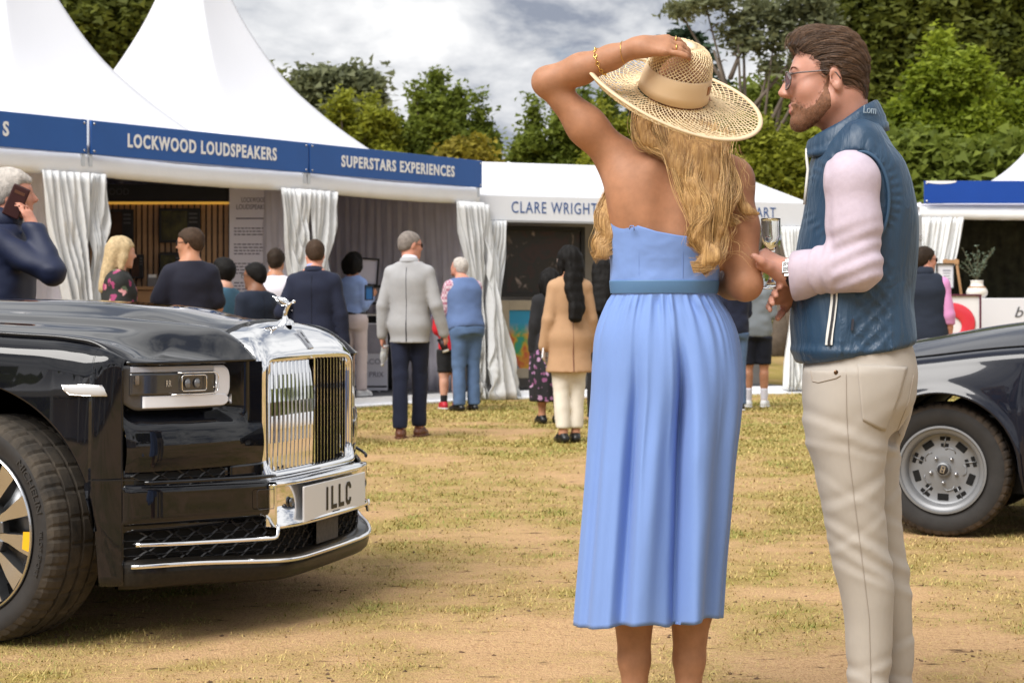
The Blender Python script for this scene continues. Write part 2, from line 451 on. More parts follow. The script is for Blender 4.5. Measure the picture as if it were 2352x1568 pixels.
def build_grass():
 n = 600000
 v = RNG.random(n)
 Y = 3.4 + (24 - 3.4) * v ** 2.0; X = (RNG.random(n) - 0.5) * 2 * (0.8 + Y * 0.31)
 d = grass_density(X, Y) * (0.45 + 0.9 * fbm(X * 9, Y * 9, seed=31, oct=2))
 k = RNG.random(n) < np.clip(d * 0.72 - 0.06, 0.035, 1)
 X, Y, d = X[k], Y[k], d[k]; n = len(X)
 tall = (RNG.random(n) < 0.05)
 h = (0.004 + 0.010 * RNG.random(n)) * (0.6 + d) * np.where(tall, 1.8, 1.0) * (0.9 + Y * 0.02)
 w = (0.0012 + 0.0013 * RNG.random(n)) * np.maximum(1, Y / 5.0)
 az = RNG.random(n) * 2 * np.pi; lean = h * (0.4 + 1.5 * RNG.random(n))
 dx, dy = np.cos(az), np.sin(az)
 z = ground_h(X, Y) - 0.001
 b0 = np.stack([X - dy * w, Y + dx * w, z], 1); b1 = np.stack([X + dy * w, Y - dx * w, z], 1)
 tp = np.stack([X + dx * lean, Y + dy * lean, z + h], 1)
 V = np.stack([b0, b1, tp], 1).reshape(-1, 3); F = np.arange(3 * n).reshape(n, 3)
 m = bpy.data.materials.new("grass_blade"); m.use_nodes = True
 nt = m.node_tree; b = nt.nodes["Principled BSDF"]
 at = nt.nodes.new("ShaderNodeAttribute"); at.attribute_name = "tone"
 r = nt.nodes.new("ShaderNodeValToRGB"); e = r.color_ramp.elements
 e[0].position = 0.0; e[0].color = (0.17, 0.20, 0.026, 1); e[1].position = 1.0; e[1].color = (0.56, 0.40, 0.15, 1)
 q = e.new(0.42); q.color = (0.35, 0.30, 0.085, 1)
 nt.links.new(at.outputs["Fac"], r.inputs[0]); nt.links.new(r.outputs[0], b.inputs["Base Color"]); b.inputs["Roughness"].default_value = 0.7
 o = mesh_np("grass", V, F, m, smooth=False); o["kind"] = "stuff"
 tone = np.clip(1.0 - d * 0.55 + RNG.normal(0, 0.25, n) - 0.25 * (fbm(X * 0.8, Y * 0.8, seed=77) > 0.56), 0, 1)
 a = o.data.attributes.new("tone", 'FLOAT', 'POINT'); a.data.foreach_set("value", np.repeat(tone, 3).astype(np.float32))
build_grass()
def build_litter():
 """crumbs of soil, mulch and dead leaf lying on the sand"""
 n = 15000
 v = RNG.random(n); Y = 3.4 + 9 * v ** 1.8; X = (RNG.random(n) - 0.5) * 2 * (0.8 + Y * 0.31)
 k = (fbm(X * 2.1, Y * 5.0, seed=90, oct=3) > 0.56)
 X, Y = X[k], Y[k]; n = len(X)
 s = 0.0016 + 0.006 * RNG.random(n) ** 3
 oct_ = np.array([(1, 0, 0), (-1, 0, 0), (0, 1, 0), (0, -1, 0), (0, 0, 1), (0, 0, -1)], float)
 f = np.array([(0, 2, 4), (2, 1, 4), (1, 3, 4), (3, 0, 4), (2, 0, 5), (1, 2, 5), (3, 1, 5), (0, 3, 5)])
 sc = np.stack([s * (0.6 + RNG.random(n)), s * (0.6 + RNG.random(n)), s * 0.6 * (0.5 + RNG.random(n))], 1)
 V = np.stack([X, Y, ground_h(X, Y) + s * 0.2], 1)[:, None] + oct_[None] * sc[:, None] + RNG.normal(0, 0.25, (n, 6, 3)) * sc[:, None]
 F = (np.arange(n)[:, None, None] * 6 + f[None]).reshape(-1, 3)
 o = mesh_np("soil_crumbs", V.reshape(-1, 3), F, mat("soil_crumb", (0.13, 0.078, 0.044), 0.95, var=0.5, vscale=30), smooth=False); o["kind"] = "stuff"
build_litter()
# ------------------------------------------------------------------ tents
M_PVC = mat("white_pvc", (0.86, 0.87, 0.90), 0.42, var=0.02, vscale=3, bump=0.25, bscale=9, bdist=0.02)
M_ROOF = mat("white_roof_pvc", (0.66, 0.67, 0.71), 0.5, bump=0.15, bscale=2.0, bdist=0.05)
M_DRAPE = mat("tent_drape", (0.74, 0.755, 0.77), 0.5, var=0.03, vscale=5, bump=0.35, bscale=14, bdist=0.02)
M_LINER = mat("grey_liner", (0.72, 0.70, 0.80), 0.8, var=0.05)
M_ALU = mat("aluminium", (0.55, 0.57, 0.6), 0.35, 0.9)
M_SIGN = mat("blue_sign", (0.012, 0.088, 0.34), 0.35, var=0.06, vscale=2)
M_SIGN2 = mat("deep_blue_sign", (0.006, 0.055, 0.32), 0.35, var=0.06, vscale=2)
M_WHITE = mat("white_paint", (0.82, 0.82, 0.83), 0.4)
M_INK = mat("dark_print", (0.02, 0.02, 0.03), 0.5)
M_BLUEINK = mat("blue_print", (0.03, 0.085, 0.26), 0.5)
M_FLOOR = mat("grey_flooring", (0.10, 0.10, 0.11), 0.7, var=0.15)
M_BLACK = mat("black_paint", (0.012, 0.012, 0.014), 0.45)
M_STEEL = mat("steel", (0.6, 0.6, 0.62), 0.25, 1.0)
def drape(name, parent, top, bot, folds=7, amp=0.05, z0=0.0, z1=2.4, waist=None, m=None, seed=0, thick=0.012, nu=70, nv=26, ties=None):
 """gathered cloth between a top segment and a bottom segment (xy pairs); waist = (height fraction from top, squeeze)"""
 u = np.linspace(0, 1, nu); v = np.linspace(0, 1, nv)
 U, Vv = np.meshgrid(u, v, indexing='ij')
 t0, t1, b0, b1 = [np.array(p, float) for p in (*top, *bot)]
 a = t0[None, None] * (1 - Vv[..., None]) + b0[None, None] * Vv[..., None]
 c = t1[None, None] * (1 - Vv[..., None]) + b1[None, None] * Vv[..., None]
 Uc = U.copy()
 if waist is not None:
  wv, sq, side = waist
  k = 1 - (1 - sq) * np.exp(-((Vv - wv) / 0.28) ** 2)
  Uc = side + (U - side) * k
 P = a + (c - a) * Uc[..., None]
 dirn = (t1 - t0) / np.linalg.norm(t1 - t0); nrm = np.array([-dirn[1], dirn[0]])
 ph = 3.4 * vnoise(U * 2.5, Vv * 1.6, seed=seed)
 grow = 0.30 + 0.75 * Vv
 fold = np.sin(2 * np.pi * (U * folds + ph)) * amp * grow * (0.5 + vnoise(U * folds * 0.7, Vv * 1.5, seed=seed + 1)) + 0.35 * amp * np.sin(2 * np.pi * (U * folds * 2.1 + Vv * 1.3))
 crease = 1.1 * amp * (fbm(U * 6, Vv * 5, seed=seed + 3, oct=4) - 0.5)
 XY = P + nrm[None, None] * (fold + crease)[..., None]
 Z = z1 + (z0 - z1) * Vv
 A = np.concatenate([XY, Z[..., None]], -1).reshape(-1, 3)
 B = A.copy(); B[:, :2] += nrm * thick
 F = grid_faces(nu, nv); n = len(A)
 edge = []
 for i in range(nu - 1):
  edge += [(i * nv, n + i * nv, n + (i + 1) * nv, (i + 1) * nv), (i * nv + nv - 1, (i + 1) * nv + nv - 1, n + (i + 1) * nv + nv - 1, n + i * nv + nv - 1)]
 for j in range(nv - 1):
  edge += [(j, j + 1, n + j + 1, n + j), ((nu - 1) * nv + j, n + (nu - 1) * nv + j, n + (nu - 1) * nv + j + 1, (nu - 1) * nv + j + 1)]
 return mesh_np(name, np.concatenate([A, B]), [F, F[:, ::-1] + n, np.array(edge)], m or M_DRAPE, parent)
BAY = 3.018
B1 = np.array([-2.335, 19.75]); UU = np.array([0.6286, 0.7777]); NN = np.array([-0.7777, 0.6286])
ROW_ROT = math.atan2(UU[1], UU[0])
def along_row(x):
 """distance along the sign line (from B1) at which it is seen at picture column x"""
 k = (x - 1176.0) / F_D
 return (k * B1[1] - B1[0]) / (UU[0] - k * UU[1])
def pagoda_roof(parent, x0, x1, y0, y1, ax, ay, prof_r, prof_z, nr=26, nper=20, m=None):
 per = []
 for k in range(4):
  c = [(x0, y0), (x1, y0), (x1, y1), (x0, y1)]
  p, q = np.array(c[k], float), np.array(c[(k + 1) % 4], float)
  for i in range(nper): per.append((p + (q - p) * i / nper, i / nper))
 n = len(per); rs = np.linspace(0.02, 1, nr) ** 1.15
 V = []
 for (p, t) in per:
  for r in rs:
   z = float(cr(prof_r, prof_z, np.array([r]))[0]) - 0.22 * r * (1 - r) * math.sin(math.pi * t) ** 1.0
   V.append((ax + r * (p[0] - ax), ay + r * (p[1] - ay), z))
 F = grid_faces(n, nr, wrap_u=True)
 o = mesh_np("roof", V, F, m or M_ROOF, parent)
 sm = o.modifiers.new("thickness", 'SOLIDIFY'); sm.thickness = 0.012
 return o
PR = [0, .1, .173, .306, .41, .59, .857, 1.0]; PZ = [6.3, 5.68, 5.18, 4.52, 4.12, 3.62, 3.05, 2.76]
def roll_valance(parent, L, x0=0.0, y=0.0, z0=2.44, z1=2.655, name="valance"):
 """the hem of the roof wrapped round the eave beam"""
 prof = [(0.03, z1), (-0.02, z1 - 0.01), (-0.045, z1 - 0.06), (-0.05, z0 + 0.07), (-0.03, z0 + 0.015), (0.01, z0), (0.05, z0 + 0.02), (0.06, z1 - 0.04)]
 xs = np.linspace(0, L, 60); V = []
 for x in xs:
  for j, (yy, zz) in enumerate(prof):
   w = 0.016 * (fbm(np.array([x * 6.0]), np.array([j * 0.9]), seed=int(L * 10)) [0] - 0.5)
   sag = -0.018 * math.sin(math.pi * x / L)
   V.append((x0 + x, y + yy + w, zz + w * 0.6 + sag))
 k = len(prof)
 F = [(i * k + j, (i + 1) * k + j, (i + 1) * k + (j + 1) % k, i * k + (j + 1) % k) for i in range(len(xs) - 1) for j in range(k)]
 return mesh_np(name, V, np.array(F), M_PVC, parent)
def post(parent, x, y, h, s=0.06):
 b = MB(); b.box((x, y, h / 2), (s, s, h), bev=0.008); b.box((x, y, 0.01), (s * 2.2, s * 2.2, 0.02));
 return b.build("post", M_ALU, parent)
def row_tent(k, label):
 c = B1 + (k - 2) * BAY * UU
 t = thing("marquee_tent", label, "tent", (c[0], c[1], 0), ROW_ROT, "pagoda tents in the left row")
 pagoda_roof(t, 0.0, BAY, 1.0, 6.2, 1.5, 3.6, PR, PZ)
 b = MB(); b.add([(0, 0.04, 2.655), (BAY, 0.04, 2.655), (BAY, 1.05, 2.80), (0, 1.05, 2.80), (0, 0.04, 2.645), (BAY, 0.04, 2.645), (BAY, 1.05, 2.79), (0, 1.05, 2.79)],
     [(0, 1, 2, 3), (7, 6, 5, 4), (0, 4, 5, 1), (2, 6, 7, 3), (0, 3, 7, 4), (1, 5, 6, 2)]); b.build("porch_roof", M_ROOF, t)
 roll_valance(t, BAY)
 for x in (0.03, BAY - 0.03):
  for y in (0.06, 3.1): post(t, x, y, 2.6)
 b = MB(); b.box((BAY / 2, 1.6, 0.05), (BAY - 0.004, 3.2, 0.10)); b.build("floor", M_FLOOR, t)
 b = MB(); b.box((BAY / 2, -0.03, 0.045), (BAY - 0.004, 0.05, 0.12)); b.box((BAY / 2, -0.09, 0.012), (BAY - 0.004, 0.10, 0.03), rot=Matrix.Rotation(R(12), 3, 'X')); b.build("floor_skirt", M_PVC, t)
 drape("back_wall", t, ((0, 3.15), (BAY, 3.15)), ((0, 3.15), (BAY, 3.15)), folds=16, amp=0.035, z0=0.1, z1=2.75, m=M_LINER, seed=k, nu=130, nv=8)
 drape("side_wall", t, ((BAY - 0.05, 0.15), (BAY - 0.05, 3.1)), ((BAY - 0.05, 0.15), (BAY - 0.05, 3.1)), folds=15, amp=0.03, z0=0.1, z1=2.75, m=M_LINER, seed=k + 5, nu=120, nv=8)
 b = MB(); b.box((BAY / 2, 1.6, 2.74), (BAY - 0.02, 3.1, 0.02)); b.build("ceiling_liner", M_LINER, t)
 return t
tA = row_tent(0, "white pagoda tent at the far left under the blue sign ending in S")
tB = row_tent(1, "white pagoda tent holding the slatted loudspeaker display under the first full blue sign")
tC = row_tent(2, "white pagoda tent with plain grey lining, last before the lettered white fascia")
# gathered curtains at the posts (in each tent's frame)
def curtain_pair(t, x, mir, seed, w=0.55, wb=0.34, z0=0.02):
 s = -1 if mir else 1
 return drape("curtain", t, ((x, -0.10), (x + s * w, -0.06)), ((x, -0.12), (x + s * wb, -0.10)), folds=3, amp=0.075, z0=z0, z1=2.46, waist=(0.62, 0.62, 0.0), seed=seed)
curtain_pair(tA, BAY - 0.02, True, 3, 0.52, 0.34); curtain_pair(tB, 0.02, False, 4, 0.24, 0.17)
curtain_pair(tB, BAY - 0.02, True, 5, 0.42, 0.22, 0.1); curtain_pair(tC, 0.02, False, 6, 0.46, 0.18, 0.1)
curtain_pair(tC, BAY - 0.02, True, 7, 0.46, 0.16)
drape("curtain", tC, ((BAY + 0.02, -0.10), (BAY + 0.24, 0.0)), ((BAY - 0.05, -0.30), (BAY + 0.52, -0.24)), folds=3, amp=0.07, z0=0.01, z1=2.44, waist=(0.45, 0.5, 0.1), seed=8)
# blue boards on the eaves
def sign_board(k, label, text, xa, xb, tx=None, m=None, th=0.135):
 c = B1 + (k - 2) * BAY * UU
 s = thing("sign_board", label, "sign", (c[0] + 0.075 * -NN[0], c[1] + 0.075 * -NN[1], 0), ROW_ROT, "blue name boards of the left row")
 b = MB(); b.box(((xa + xb) / 2, 0, 2.815), (xb - xa, 0.03, 0.335), bev=0.004); b.build("board", m or M_SIGN, s)
 if text:
  x0, x1 = tx
  M = Matrix.Translation(((x0 + x1) / 2, -0.018, 2.755)) @ Matrix.Rotation(R(90), 4, 'X')
  lettering("lettering", text, M_WHITE, s, M, 0.18, height=th, width=x1 - x0, spacing=1.18, weight=0.006)
 for x in (xa + 0.035, xb - 0.035):
  for z in (2.68, 2.95):
   q = MB(); q.lathe([(0, 0), (0.012, 0), (0.012, 0.006), (0, 0.009)], 10, Matrix.Translation((x, -0.016, z)) @ Matrix.Rotation(R(90), 4, 'X')); q.build("bolt", M_STEEL, s, smooth=True)
 for x in (xa + 0.02, xb - 0.02): q = MB(); q.box((x, 0.035, 2.76), (0.04, 0.03, 0.46)); q.build("bracket", M_ALU, s)
 return s
a0 = BAY + along_row(280) ; a1 = BAY + along_row(622)
sign_board(0, "blue board cut by the left picture edge, showing only a final S", "SPIRITS"[-1:], 0.02, BAY - 0.02, (BAY + BAY + along_row(-7), BAY + BAY + along_row(7)))
sign_board(1, "blue board lettered LOCKWOOD LOUDSPEAKERS in white capitals", "LOCKWOOD LOUDSPEAKERS", 0.03, BAY - 0.012, (a0, a1))
sign_board(2, "blue board lettered SUPERSTARS EXPERIENCES in white capitals", "SUPERSTARS EXPERIENCES", 0.012, BAY - 0.01, (along_row(771), along_row(1031)), th=0.128)
# ------------------------------------------------------------------ display inside the loudspeaker tent (faces the camera)
M_SLAT = mat("oak_slat", (0.44, 0.27, 0.155), 0.5, var=0.18, vscale=9)
M_AMBER = mat("warm_led", (1, 0.6, 0.12), 0.5, emit=(1.0, 0.52, 0.08), estr=0.22)
M_SCREEN = mat("dark_screen", (0.008, 0.01, 0.014), 0.12)
M_OAK = mat("oak_board", (0.42, 0.24, 0.12), 0.5, var=0.15)
def box_between(x0, x1, y0, y1, Y, th, name, m, parent, off=(0, 0, 0), bev=0.0):
 p, q = pt(x0, y1, Y), pt(x1, y0, Y)
 b = MB(); c = (p + q) / 2; b.box((c[0] - off[0], c[1] - off[1], c[2] - off[2]), (abs(q[0] - p[0]), th, abs(q[2] - p[2])), bev=bev)
 return b.build(name, m, parent)
def display_wall():
 Y = 20.25; base = pt(380, 718, Y)
 t = thing("display_wall", "slatted oak display wall with dark header inside the loudspeaker tent", "display", (base[0], Y, 0.1))
 off = (base[0], Y, 0.1)
 p = pt(205, 718, Y); q = pt(527, 718, Y); w = q[0] - p[0]
 b = MB(); b.box((0 - base[0] + (p[0] + q[0]) / 2, 0.05, 1.2), (w, 0.06, 2.4)); b.build("backing_board", M_BLACK, t)
 b = MB(); b.box((-base[0] + (p[0] + q[0]) / 2, -0.02, 2.36), (w, 0.12, 0.20)); b.build("header_panel", mat("header_black", (0.01, 0.011, 0.016), 0.5), t)
 b = MB(); b.box((-base[0] + (p[0] + q[0]) / 2, -0.012, 2.245), (w, 0.05, 0.025)); b.build("light_strip", M_AMBER, t)
 n = 24; me = None
 for i in range(n):
  x = p[0] + (i + 0.5) * w / n - base[0]
  if me is None:
   b = MB(); b.box((0, 0, 0), (w / n * 0.70, 0.03, 2.08), bev=0.004); o = b.build("slat", M_SLAT, t); me = o.data
  else:
   o = bpy.data.objects.new("slat", me); COL.objects.link(o); o.parent = t
  o.location = (x, 0.005, 1.19)
 M = Matrix.Translation((pt(240, 0, Y)[0] - base[0], -0.085, 2.335)) @ Matrix.Rotation(R(90), 4, 'X')
 lettering("lettering", "LOCKWOOD", mat("dim_print", (0.07, 0.07, 0.08), 0.6), t, M, 0.1, height=0.075)
 return t
display_wall()
def screen(x0, x1, y0, y1, Y, label, pic):
 p, q = pt(x0, y1, Y), pt(x1, y0, Y); c = (p + q) / 2
 t = thing("wall_screen", label, "screen", (c[0], Y, c[2]), 0, "black screens on the slatted wall")
 w, h = q[0] - p[0], q[2] - p[2]
 b = MB(); b.box((0, 0.0, 0), (w, 0.05, h), bev=0.006); b.build("casing", M_BLACK, t)
 b = MB(); b.box((-0.12 * w, -0.028, 0.0), (w * 0.62, 0.006, h * 0.84)); b.build("picture", pic, t)
 b = MB()
 for i in range(3): b.box((0.33 * w, -0.0275, h * (0.34 - 0.12 * i)), (0.2 * w, 0.004, h * 0.05))
 b.build("caption", mat("caption_grey", (0.10, 0.10, 0.11), 0.5), t)
P_DARK = mat("picture_dark", (0.10, 0.09, 0.02), 0.25, col2=(0.006, 0.010, 0.012), vscale=7)
P_BROWN = mat("picture_brown", (0.07, 0.03, 0.015), 0.25, col2=(0.02, 0.012, 0.008), vscale=5)
screen(225, 307, 481, 560, 20.15, "black screen with brown picture above the blonde woman in the flowered top", P_BROWN)
screen(365, 461, 479, 558, 20.15, "black screen with a speckled dark picture above the man in the navy T-shirt", P_DARK)
screen(300, 330, 585, 640, 20.15, "narrow black screen low on the slats beside the blonde woman's face", P_BROWN)
screen(367, 420, 580, 662, 20.15, "lower black screen behind the shoulder of the man in the navy T-shirt", P_DARK)
t = thing("oak_counter", "low oak counter standing against the slatted wall", "counter", (pt(350, 0, 20.0)[0], 20.0, 0.1))
b = MB(); b.box((0, 0, 0.62), (0.56, 0.24, 1.24), bev=0.01); b.build("cabinet", M_OAK, t)
b = MB(); b.box((0, -0.01, 1.265), (0.60, 0.28, 0.04), bev=0.006); b.build("worktop", M_OAK, t)
t = thing("leaflet_box", "small grey leaflet box on the oak counter", "box", (pt(350, 0, 19.96)[0], 19.96, 1.385))
b = MB(); b.box((0, 0, 0.05), (0.10, 0.06, 0.10), bev=0.006); b.build("holder", mat("grey_plastic", (0.2, 0.2, 0.22), 0.4), t)
b = MB(); b.box((0, 0.01, 0.09), (0.09, 0.03, 0.09)); b.build("leaflet", M_WHITE, t)
def poster_panel():
 Y = 20.1; p, q = pt(527, 715, Y), pt(640, 432, Y)
 t = thing("poster_panel", "tall white poster headed LOCKWOOD LOUDSPEAKERS with lines of small print", "poster", ((p[0] + q[0]) / 2, Y, 0.1))
 w = q[0] - p[0]; h = 2.40
 b = MB(); b.box((0, 0, h / 2), (w, 0.04, h), bev=0.004); b.build("panel", mat("poster_white", (0.80, 0.78, 0.90), 0.5), t)
 b = MB(); b.box((w / 2 + 0.012, -0.01, h / 2), (0.02, 0.06, h)); b.build("edge_strip", M_ALU, t)
 ink = mat("poster_ink", (0.13, 0.12, 0.2), 0.6)
 RX = Matrix.Rotation(R(90), 4, 'X')
 for s, z in (("LOCKWOOD", 2.245), ("LOUDSPEAKERS", 2.165)):
  lettering("heading", s, ink, t, Matrix.Translation((0.0, -0.022, z)) @ RX, 0.07, height=0.055, width=w * (0.5 if len(s) < 9 else 0.70))
 rs = random.Random(4); z = 2.06
 b = MB(); b.box((0, -0.0215, z), (w * 0.72, 0.003, 0.014))
 for para in (3, 4, 4, 4, 3, 4, 4):
  z -= 0.075
  for i in range(para):
   x = -w * 0.40; z -= 0.036
   end = w * (0.36 if i < para - 1 else rs.uniform(-0.1, 0.2))
   while x < end:
    l = rs.uniform(0.02, 0.06); b.box((x + l / 2, -0.0215, z), (l, 0.003, 0.013)); x += l + 0.012
 b.build("small_print", ink, t)["kind"] = "stuff"
 b = MB(); b.box((-w * 0.33, -0.0215, 1.16), (0.05, 0.003, 0.12)); b.build("red_mark", mat("red_print", (0.6, 0.05, 0.09), 0.5), t)
poster_panel()
# ------------------------------------------------------------------ furniture inside the plain grey tent
def tent_c(x, y, z):
 p = B1 + UU * x + NN * y; return (p[0], p[1], z)
t = thing("cloth_table", "long table with white top and black skirting in the grey-lined tent", "table", tent_c(2.1, 1.55, 0.1), ROW_ROT)
b = MB(); b.box((0, 0, 0.96), (1.6, 0.62, 0.03), bev=0.006); b.build("tabletop", M_WHITE, t)
drape("table_skirt", t, ((-0.79, -0.30), (0.79, -0.30)), ((-0.79, -0.30), (0.79, -0.30)), folds=22, amp=0.018, z0=0.01, z1=0.945, m=mat("black_cloth", (0.012, 0.012, 0.014), 0.8), nu=150, nv=6)
b = MB()
for x in (-0.76, 0.76):
 for y in (-0.2, 0.27): b.box((x, y, 0.47), (0.04, 0.04, 0.94))
b.build("table_frame", M_ALU, t)
drape("table_skirt", t, ((-0.785, 0.3), (-0.785, -0.3)), ((-0.785, 0.3), (-0.785, -0.3)), folds=8, amp=0.018, z0=0.01, z1=0.945, m=bpy.data.materials["black_cloth"], nu=60, nv=6)
def frame_pic(name, label, x0, x1, y0, y1, Y, fr_m, pic_m, fw=0.04, group=None, roty=0.0, tilt=0.0, mount=None, mw=0.0):
 p, q = pt(x0, y1, Y), pt(x1, y0, Y); c = (p + q) / 2; w, h = q[0] - p[0], q[2] - p[2]
 t = thing(name, label, "picture", (c[0], Y, c[2]), roty, group); t.rotation_euler[1] = tilt
 b = MB()
 for (cx, cz, sx, sz) in ((-w/2 + fw/2, 0, fw, h), (w/2 - fw/2, 0, fw, h), (0, h/2 - fw/2, w - 2*fw, fw), (0, -h/2 + fw/2, w - 2*fw, fw)):
  b.box((cx, -0.012, cz), (sx, 0.045, sz), bev=0.004)
 b.build("frame", fr_m, t)
 if mount:
  b = MB(); b.box((0, 0.004, 0), (w - 2 * fw, 0.01, h - 2 * fw)); b.build("mount", mount, t)
 b = MB(); b.box((0, -0.004, 0), (w - 2 * fw - 2 * mw, 0.008, h - 2 * fw - 2 * mw)); b.build("canvas", pic_m, t)
 return t
P_GREY = mat("picture_grey", (0.34, 0.33, 0.40), 0.4, col2=(0.22, 0.22, 0.27), vscale=4)
frame_pic("picture_frame", "thin black tilted frame on the grey lining above the woman in the blue shirt", 800, 870, 592, 655, 21.6, M_BLACK, M_LINER, 0.022, tilt=R(4))
frame_pic("picture_frame", "wide low black frame on the lining behind the grey blazer", 850, 1000, 655, 700, 22.2, M_BLACK, P_GREY, 0.03)
frame_pic("picture_frame", "framed blue picture held up by the woman in the blue shirt", 838, 858, 655, 690, 20.6, M_BLACK, mat("picture_blue", (0.03, 0.15, 0.4), 0.3), 0.012)
def race_panel():
 t = thing("race_panel", "grey printed panel reading MONACO GRAND PRIX leaning on the black table skirt", "panel", tent_c(2.02, 1.02, 0.12), ROW_ROT - R(46))
 b = MB(); b.box((0, 0, 0.42), (0.62, 0.03, 0.84), bev=0.005); b.build("board", mat("panel_grey", (0.60, 0.60, 0.68), 0.5), t)
 b = MB(); b.box((0, -0.017, 0.64), (0.58, 0.004, 0.36)); b.build("photo_print", P_GREY, t)
 RX = Matrix.Rotation(R(90), 4, 'X'); ink = mat("panel_ink", (0.20, 0.20, 0.26), 0.5)
 lettering("lettering", "MONACO", ink, t, Matrix.Translation((0.0, -0.018, 0.33)) @ RX, 0.1, height=0.065, width=0.44)
 lettering("lettering", "GRAND PRIX", ink, t, Matrix.Translation((0.0, -0.018, 0.17)) @ RX, 0.1, height=0.065, width=0.52)
 b = MB(); b.box((0, -0.017, 0.05), (0.60, 0.004, 0.02)); b.build("border_line", M_INK, t)
 b = MB()
 for x in (-0.2, 0.2): b.lathe([(0, 0), (0.02, 0), (0.02, 0.1), (0, 0.1)], 8, Matrix.Translation((x, 0.03, -0.02)))
 b.build("foot", M_ALU, t)
race_panel()
# ------------------------------------------------------------------ the white tent with lettered fascia
CL = np.array([-0.42, 22.25]); CL_ROT = R(21.0); CLEN = 4.75
cu_, cn_ = np.array([math.cos(CL_ROT), math.sin(CL_ROT)]), np.array([-math.sin(CL_ROT), math.cos(CL_ROT)])
def along_cl(x):
 k = (x - 1176.0) / F_D
 return (k * CL[1] - CL[0]) / (cu_[0] - k * cu_[1])
def clare_tent():
 t = thing("marquee_tent", "low ridged white tent with blue capitals on its white fascia, full of paintings", "tent", (CL[0], CL[1], 0), CL_ROT)
 L = CLEN
 b = MB()
 b.add([(-0.02, -0.03, 2.575), (L + .02, -0.03, 2.575), (L + .02, 2.5, 3.22), (-0.02, 2.5, 3.22), (L + .02, 5.0, 2.575), (-0.02, 5.0, 2.575),
     (-0.02, -0.03, 2.555), (L + .02, -0.03, 2.555), (L + .02, 2.5, 3.20), (-0.02, 2.5, 3.20), (L + .02, 5.0, 2.555), (-0.02, 5.0, 2.555)],
    [(0, 1, 2, 3), (3, 2, 4, 5), (6, 9, 8, 7), (9, 11, 10, 8), (0, 6, 7, 1), (4, 10, 11, 5), (0, 3, 9, 6), (3, 5, 11, 9), (1, 7, 8, 2), (2, 8, 10, 4)])
 b.build("roof", M_ROOF, t)
 b = MB()
 for x in (1.35, 3.6): b.box((x, 1.24, 2.905), (0.02, 2.62, 0.012), rot=Matrix.Rotation(math.atan2(0.645, 2.53), 3, 'X'))
 b.build("roof_seam", M_PVC, t)
 b = MB(); b.box((L / 2, -0.03, 2.415), (L, 0.03, 0.315), bev=0.006); b.build("fascia", mat("fascia_white", (0.70, 0.72, 0.77), 0.45, var=0.02), t)
 b = MB(); b.box((L / 2, -0.02, 2.245), (L, 0.06, 0.02)); b.build("eave_rail", M_ALU, t)
 b = MB()
 for x in (0, L): b.add([(x - .01, 0, 2.55), (x - .01, 2.5, 3.19), (x - .01, 5, 2.55), (x + .01, 0, 2.55), (x + .01, 2.5, 3.19), (x + .01, 5, 2.55)], [(0, 1, 2), (5, 4, 3), (0, 3, 4, 1), (1, 4, 5, 2), (0, 2, 5, 3)])
 b.build("gable", M_PVC, t)
 for x in (0.1, L - 0.06): post(t, x, 0.04, 2.25, 0.07)
 for x in (0.1, L - 0.06): post(t, x, 4.9, 2.5, 0.07)
 b = MB(); b.box((L / 2, 1.3, 0.04), (L, 2.5, 0.08)); b.build("floor", M_FLOOR, t)
 b = MB(); b.box((L / 2, -0.02, 0.05), (L, 0.06, 0.10), bev=0.02); b.box((L / 2, -0.12, 0.015), (L, 0.14, 0.03), rot=Matrix.Rotation(R(10), 3, 'X')); b.build("floor_skirt", M_PVC, t)
 b = MB(); b.box((L / 2, 1.30, 1.2), (L - 0.05, 0.04, 2.3)); b.build("back_wall", mat("gallery_wall", (0.30, 0.285, 0.27), 0.7, var=0.05), t)
 b = MB(); b.box((L / 2, 0.65, 2.52), (L - 0.1, 1.2, 0.02)); b.build("ceiling_liner", M_LINER, t)
 RX = Matrix.Rotation(R(90), 4, 'X')
 x0, x1 = along_cl(1172), along_cl(1368)
 lettering("lettering", "CLARE WRIGHT", M_BLUEINK, t, Matrix.Translation(((x0 + x1) / 2, -0.048, 2.355)) @ RX, 0.15, height=0.145, width=x1 - x0, spacing=1.15)
 x0, x1 = along_cl(1732), along_cl(1778)
 lettering("lettering", "ART", M_BLUEINK, t, Matrix.Translation(((x0 + x1) / 2, -0.048, 2.365)) @ RX, 0.15, height=0.135, width=x1 - x0, spacing=1.1)
 drape("curtain", t, ((0.05, -0.09), (0.36, -0.06)), ((0.02, -0.14), (0.52, -0.12)), folds=3, amp=0.06, z0=0.02, z1=2.25, waist=(0.5, 0.5, 0.0), seed=21)
 drape("curtain", t, ((L - 0.45, -0.09), (L + 0.0, -0.07)), ((L - 0.42, -0.14), (L + 0.02, -0.12)), folds=4, amp=0.05, z0=0.05, z1=2.25, waist=(0.45, 0.75, 1.0), seed=22)
 drape("curtain", t, ((L + 0.02, -0.05), (L + 0.8, 0.1)), ((L + 0.02, -0.08), (L + 0.85, 0.1)), folds=5, amp=0.05, z0=0.03, z1=2.3, seed=23)
 return t
clare_tent()
